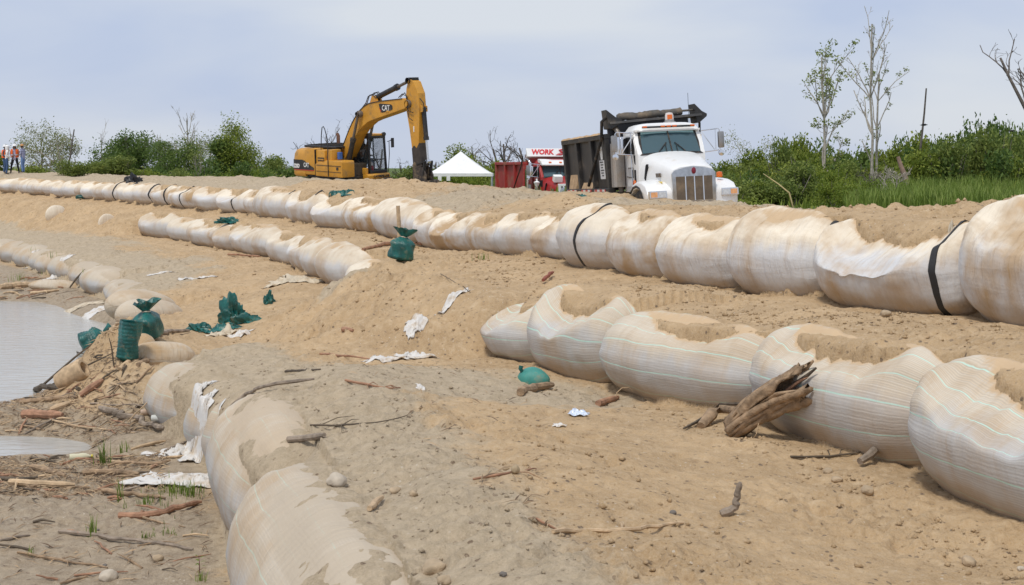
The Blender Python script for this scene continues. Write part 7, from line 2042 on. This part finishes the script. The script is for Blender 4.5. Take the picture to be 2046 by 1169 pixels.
MS = mat('tan_rock', (.42, .32, .21), .95, var=.25, vscale=7, bump=.6, bscale=30); MS2 = mat('pale_rock', (.50, .43, .34), .9, var=.2, vscale=7, bump=.4, bscale=30); MS3 = mat('dark_rock', (.16, .14, .12), .9, var=.2, bump=.5)
for i, (px, py, r, lab, m) in enumerate([(866, 1146, .095, 'largest tan rock at the bottom of the picture, in the foreground sand', MS), (888, 1166, .05, 'small rock touching the largest tan rock', MS), (215, 1158, .09, 'smooth pale stone on the mud at the bottom left', MS2), (315, 1120, .06, 'angular brown stone right of the straight grey stick', MS),
    (1935, 1128, .06, 'tan clod in the bottom right corner', MS), (1672, 962, .05, 'clod between the log and the largest ribbed bag', MS), (1735, 985, .06, 'lumpy clod below the plank of driftwood', MS), (1655, 945, .045, 'clod left of the plank of driftwood', MS), (1770, 632, .07, 'tan clod on the upper terrace in front of the big cream bag', MS),
    (672, 968, .09, 'flat pale stone slab on the gravel right of the smooth beige bag', MS2), (790, 985, .045, 'tan pebble pair stone by the short pale stub', MS), (826, 990, .04, 'rounded tan pebble right of the pebble pair', MS), (195, 1060, .02, 'small black pebble beside the blue scrap', MS3), (210, 1132, .028, 'dark pebble by the smooth pale stone', MS3), (1005, 1150, .022, 'dark pebble in the bottom centre sand', MS3), (1345, 1027, .026, 'small dark clod right of the long pale branch', MS3), (2040, 1140, .03, 'pale pebble at the bottom right edge', MS2)]):
    stone(px, py, r, lab, m, i + 1)
def tufts():
    R = np.random.RandomState(31)
    def tuft(px, py, n, h, spread, label, bent=.5):
        c = hit(px, py); m = MB()
        for k in range(n):
            a = R.uniform(0, 2 * PI); r = abs(R.normal()) * spread; x, y = math.cos(a) * r, math.sin(a) * r; hh = h * R.uniform(.45, 1.1); ln = R.uniform(.05, bent) * hh; b = R.uniform(0, 2 * PI); w_ = R.uniform(.0035, .007)
            z = ground_z(c.x + x, c.y + y) - c.z - .01; dx, dy = math.cos(b), math.sin(b)
            m.add([(x - dy * w_, y + dx * w_, z), (x + dy * w_, y - dx * w_, z), (x + dx * ln * .35 + dy * w_ * .8, y + dy * ln * .35 - dx * w_ * .8, z + hh * .6), (x + dx * ln * .35 - dy * w_ * .8, y + dy * ln * .35 + dx * w_ * .8, z + hh * .6), (x + dx * ln, y + dy * ln, z + hh)], [(0, 1, 2, 3), (3, 2, 4)])
        o = m.build('grass_tuft', L_GRASS, recalc=False); o.location = c; o['kind'] = 'stuff'
    for a in ((205, 930, 40, .38, .06, 'tall grass tuft standing at the near pool edge'), (345, 985, 90, .16, .22, 'short grass patch just below the white sacks'), (380, 990, 70, .20, .14, 'grass patch against the foot of the beige bag'), (290, 1010, 60, .14, .2, 'thin grass left of the forked branch'),
              (240, 1000, 16, .34, .03, 'single tall grass spray left of the short grass'), (185, 1070, 24, .26, .035, 'lone grass tuft on the open near mud'), (290, 1075, 20, .1, .06, 'tiny grass tuft below the thin stick'), (62, 1108, 10, .12, .05, 'few grass blades by the bottom left stick'), (400, 1160, 18, .12, .05, 'low green sprouts at the bottom edge beside the big bag'),
              (335, 1065, 30, .08, .2, 'sparse grass fringe under the beige bag'), (100, 545, 30, .4, .25, 'grass tuft at the foot of far beige bags'), (40, 560, 40, .4, .4, 'grass patch on the far shore at the left'), (60, 530, 24, .35, .2, 'grass tuft beside the first far beige bag'), (165, 570, 14, .5, .05, 'single grass stem in front of the far beige bags'), (240, 905, 26, .2, .1, 'grass fringe right of the pool tuft'), (965, 518, 20, .2, .1, 'tiny green sprig on the crown of the sand mound')):
        tuft(*a)
    c = hit(398, 1150); r = empty('seedling', c); tag(r, 'red stemmed seedling with a few leaves at the bottom left, beside the big bag', 'plant')
    MB().tube([(0, 0, 0), (.005, 0, .1), (-.005, .0, .2)], [.006, .005, .003], 5).build('stem', mat('red_stem', (.18, .05, .05), .7), r)
    m = MB()
    for k in range(8):
        a = k * 2.2; z = .08 + .015 * k; m.add([(0, 0, z), (math.cos(a) * .04 - math.sin(a) * .01, math.sin(a) * .04 + math.cos(a) * .01, z + .02), (math.cos(a) * .085, math.sin(a) * .085, z + .01), (math.cos(a) * .04 + math.sin(a) * .01, math.sin(a) * .04 - math.cos(a) * .01, z + .02)], [(0, 1, 2, 3)])
    m.build('leaves', L_GRASS, r, recalc=False)
tufts()
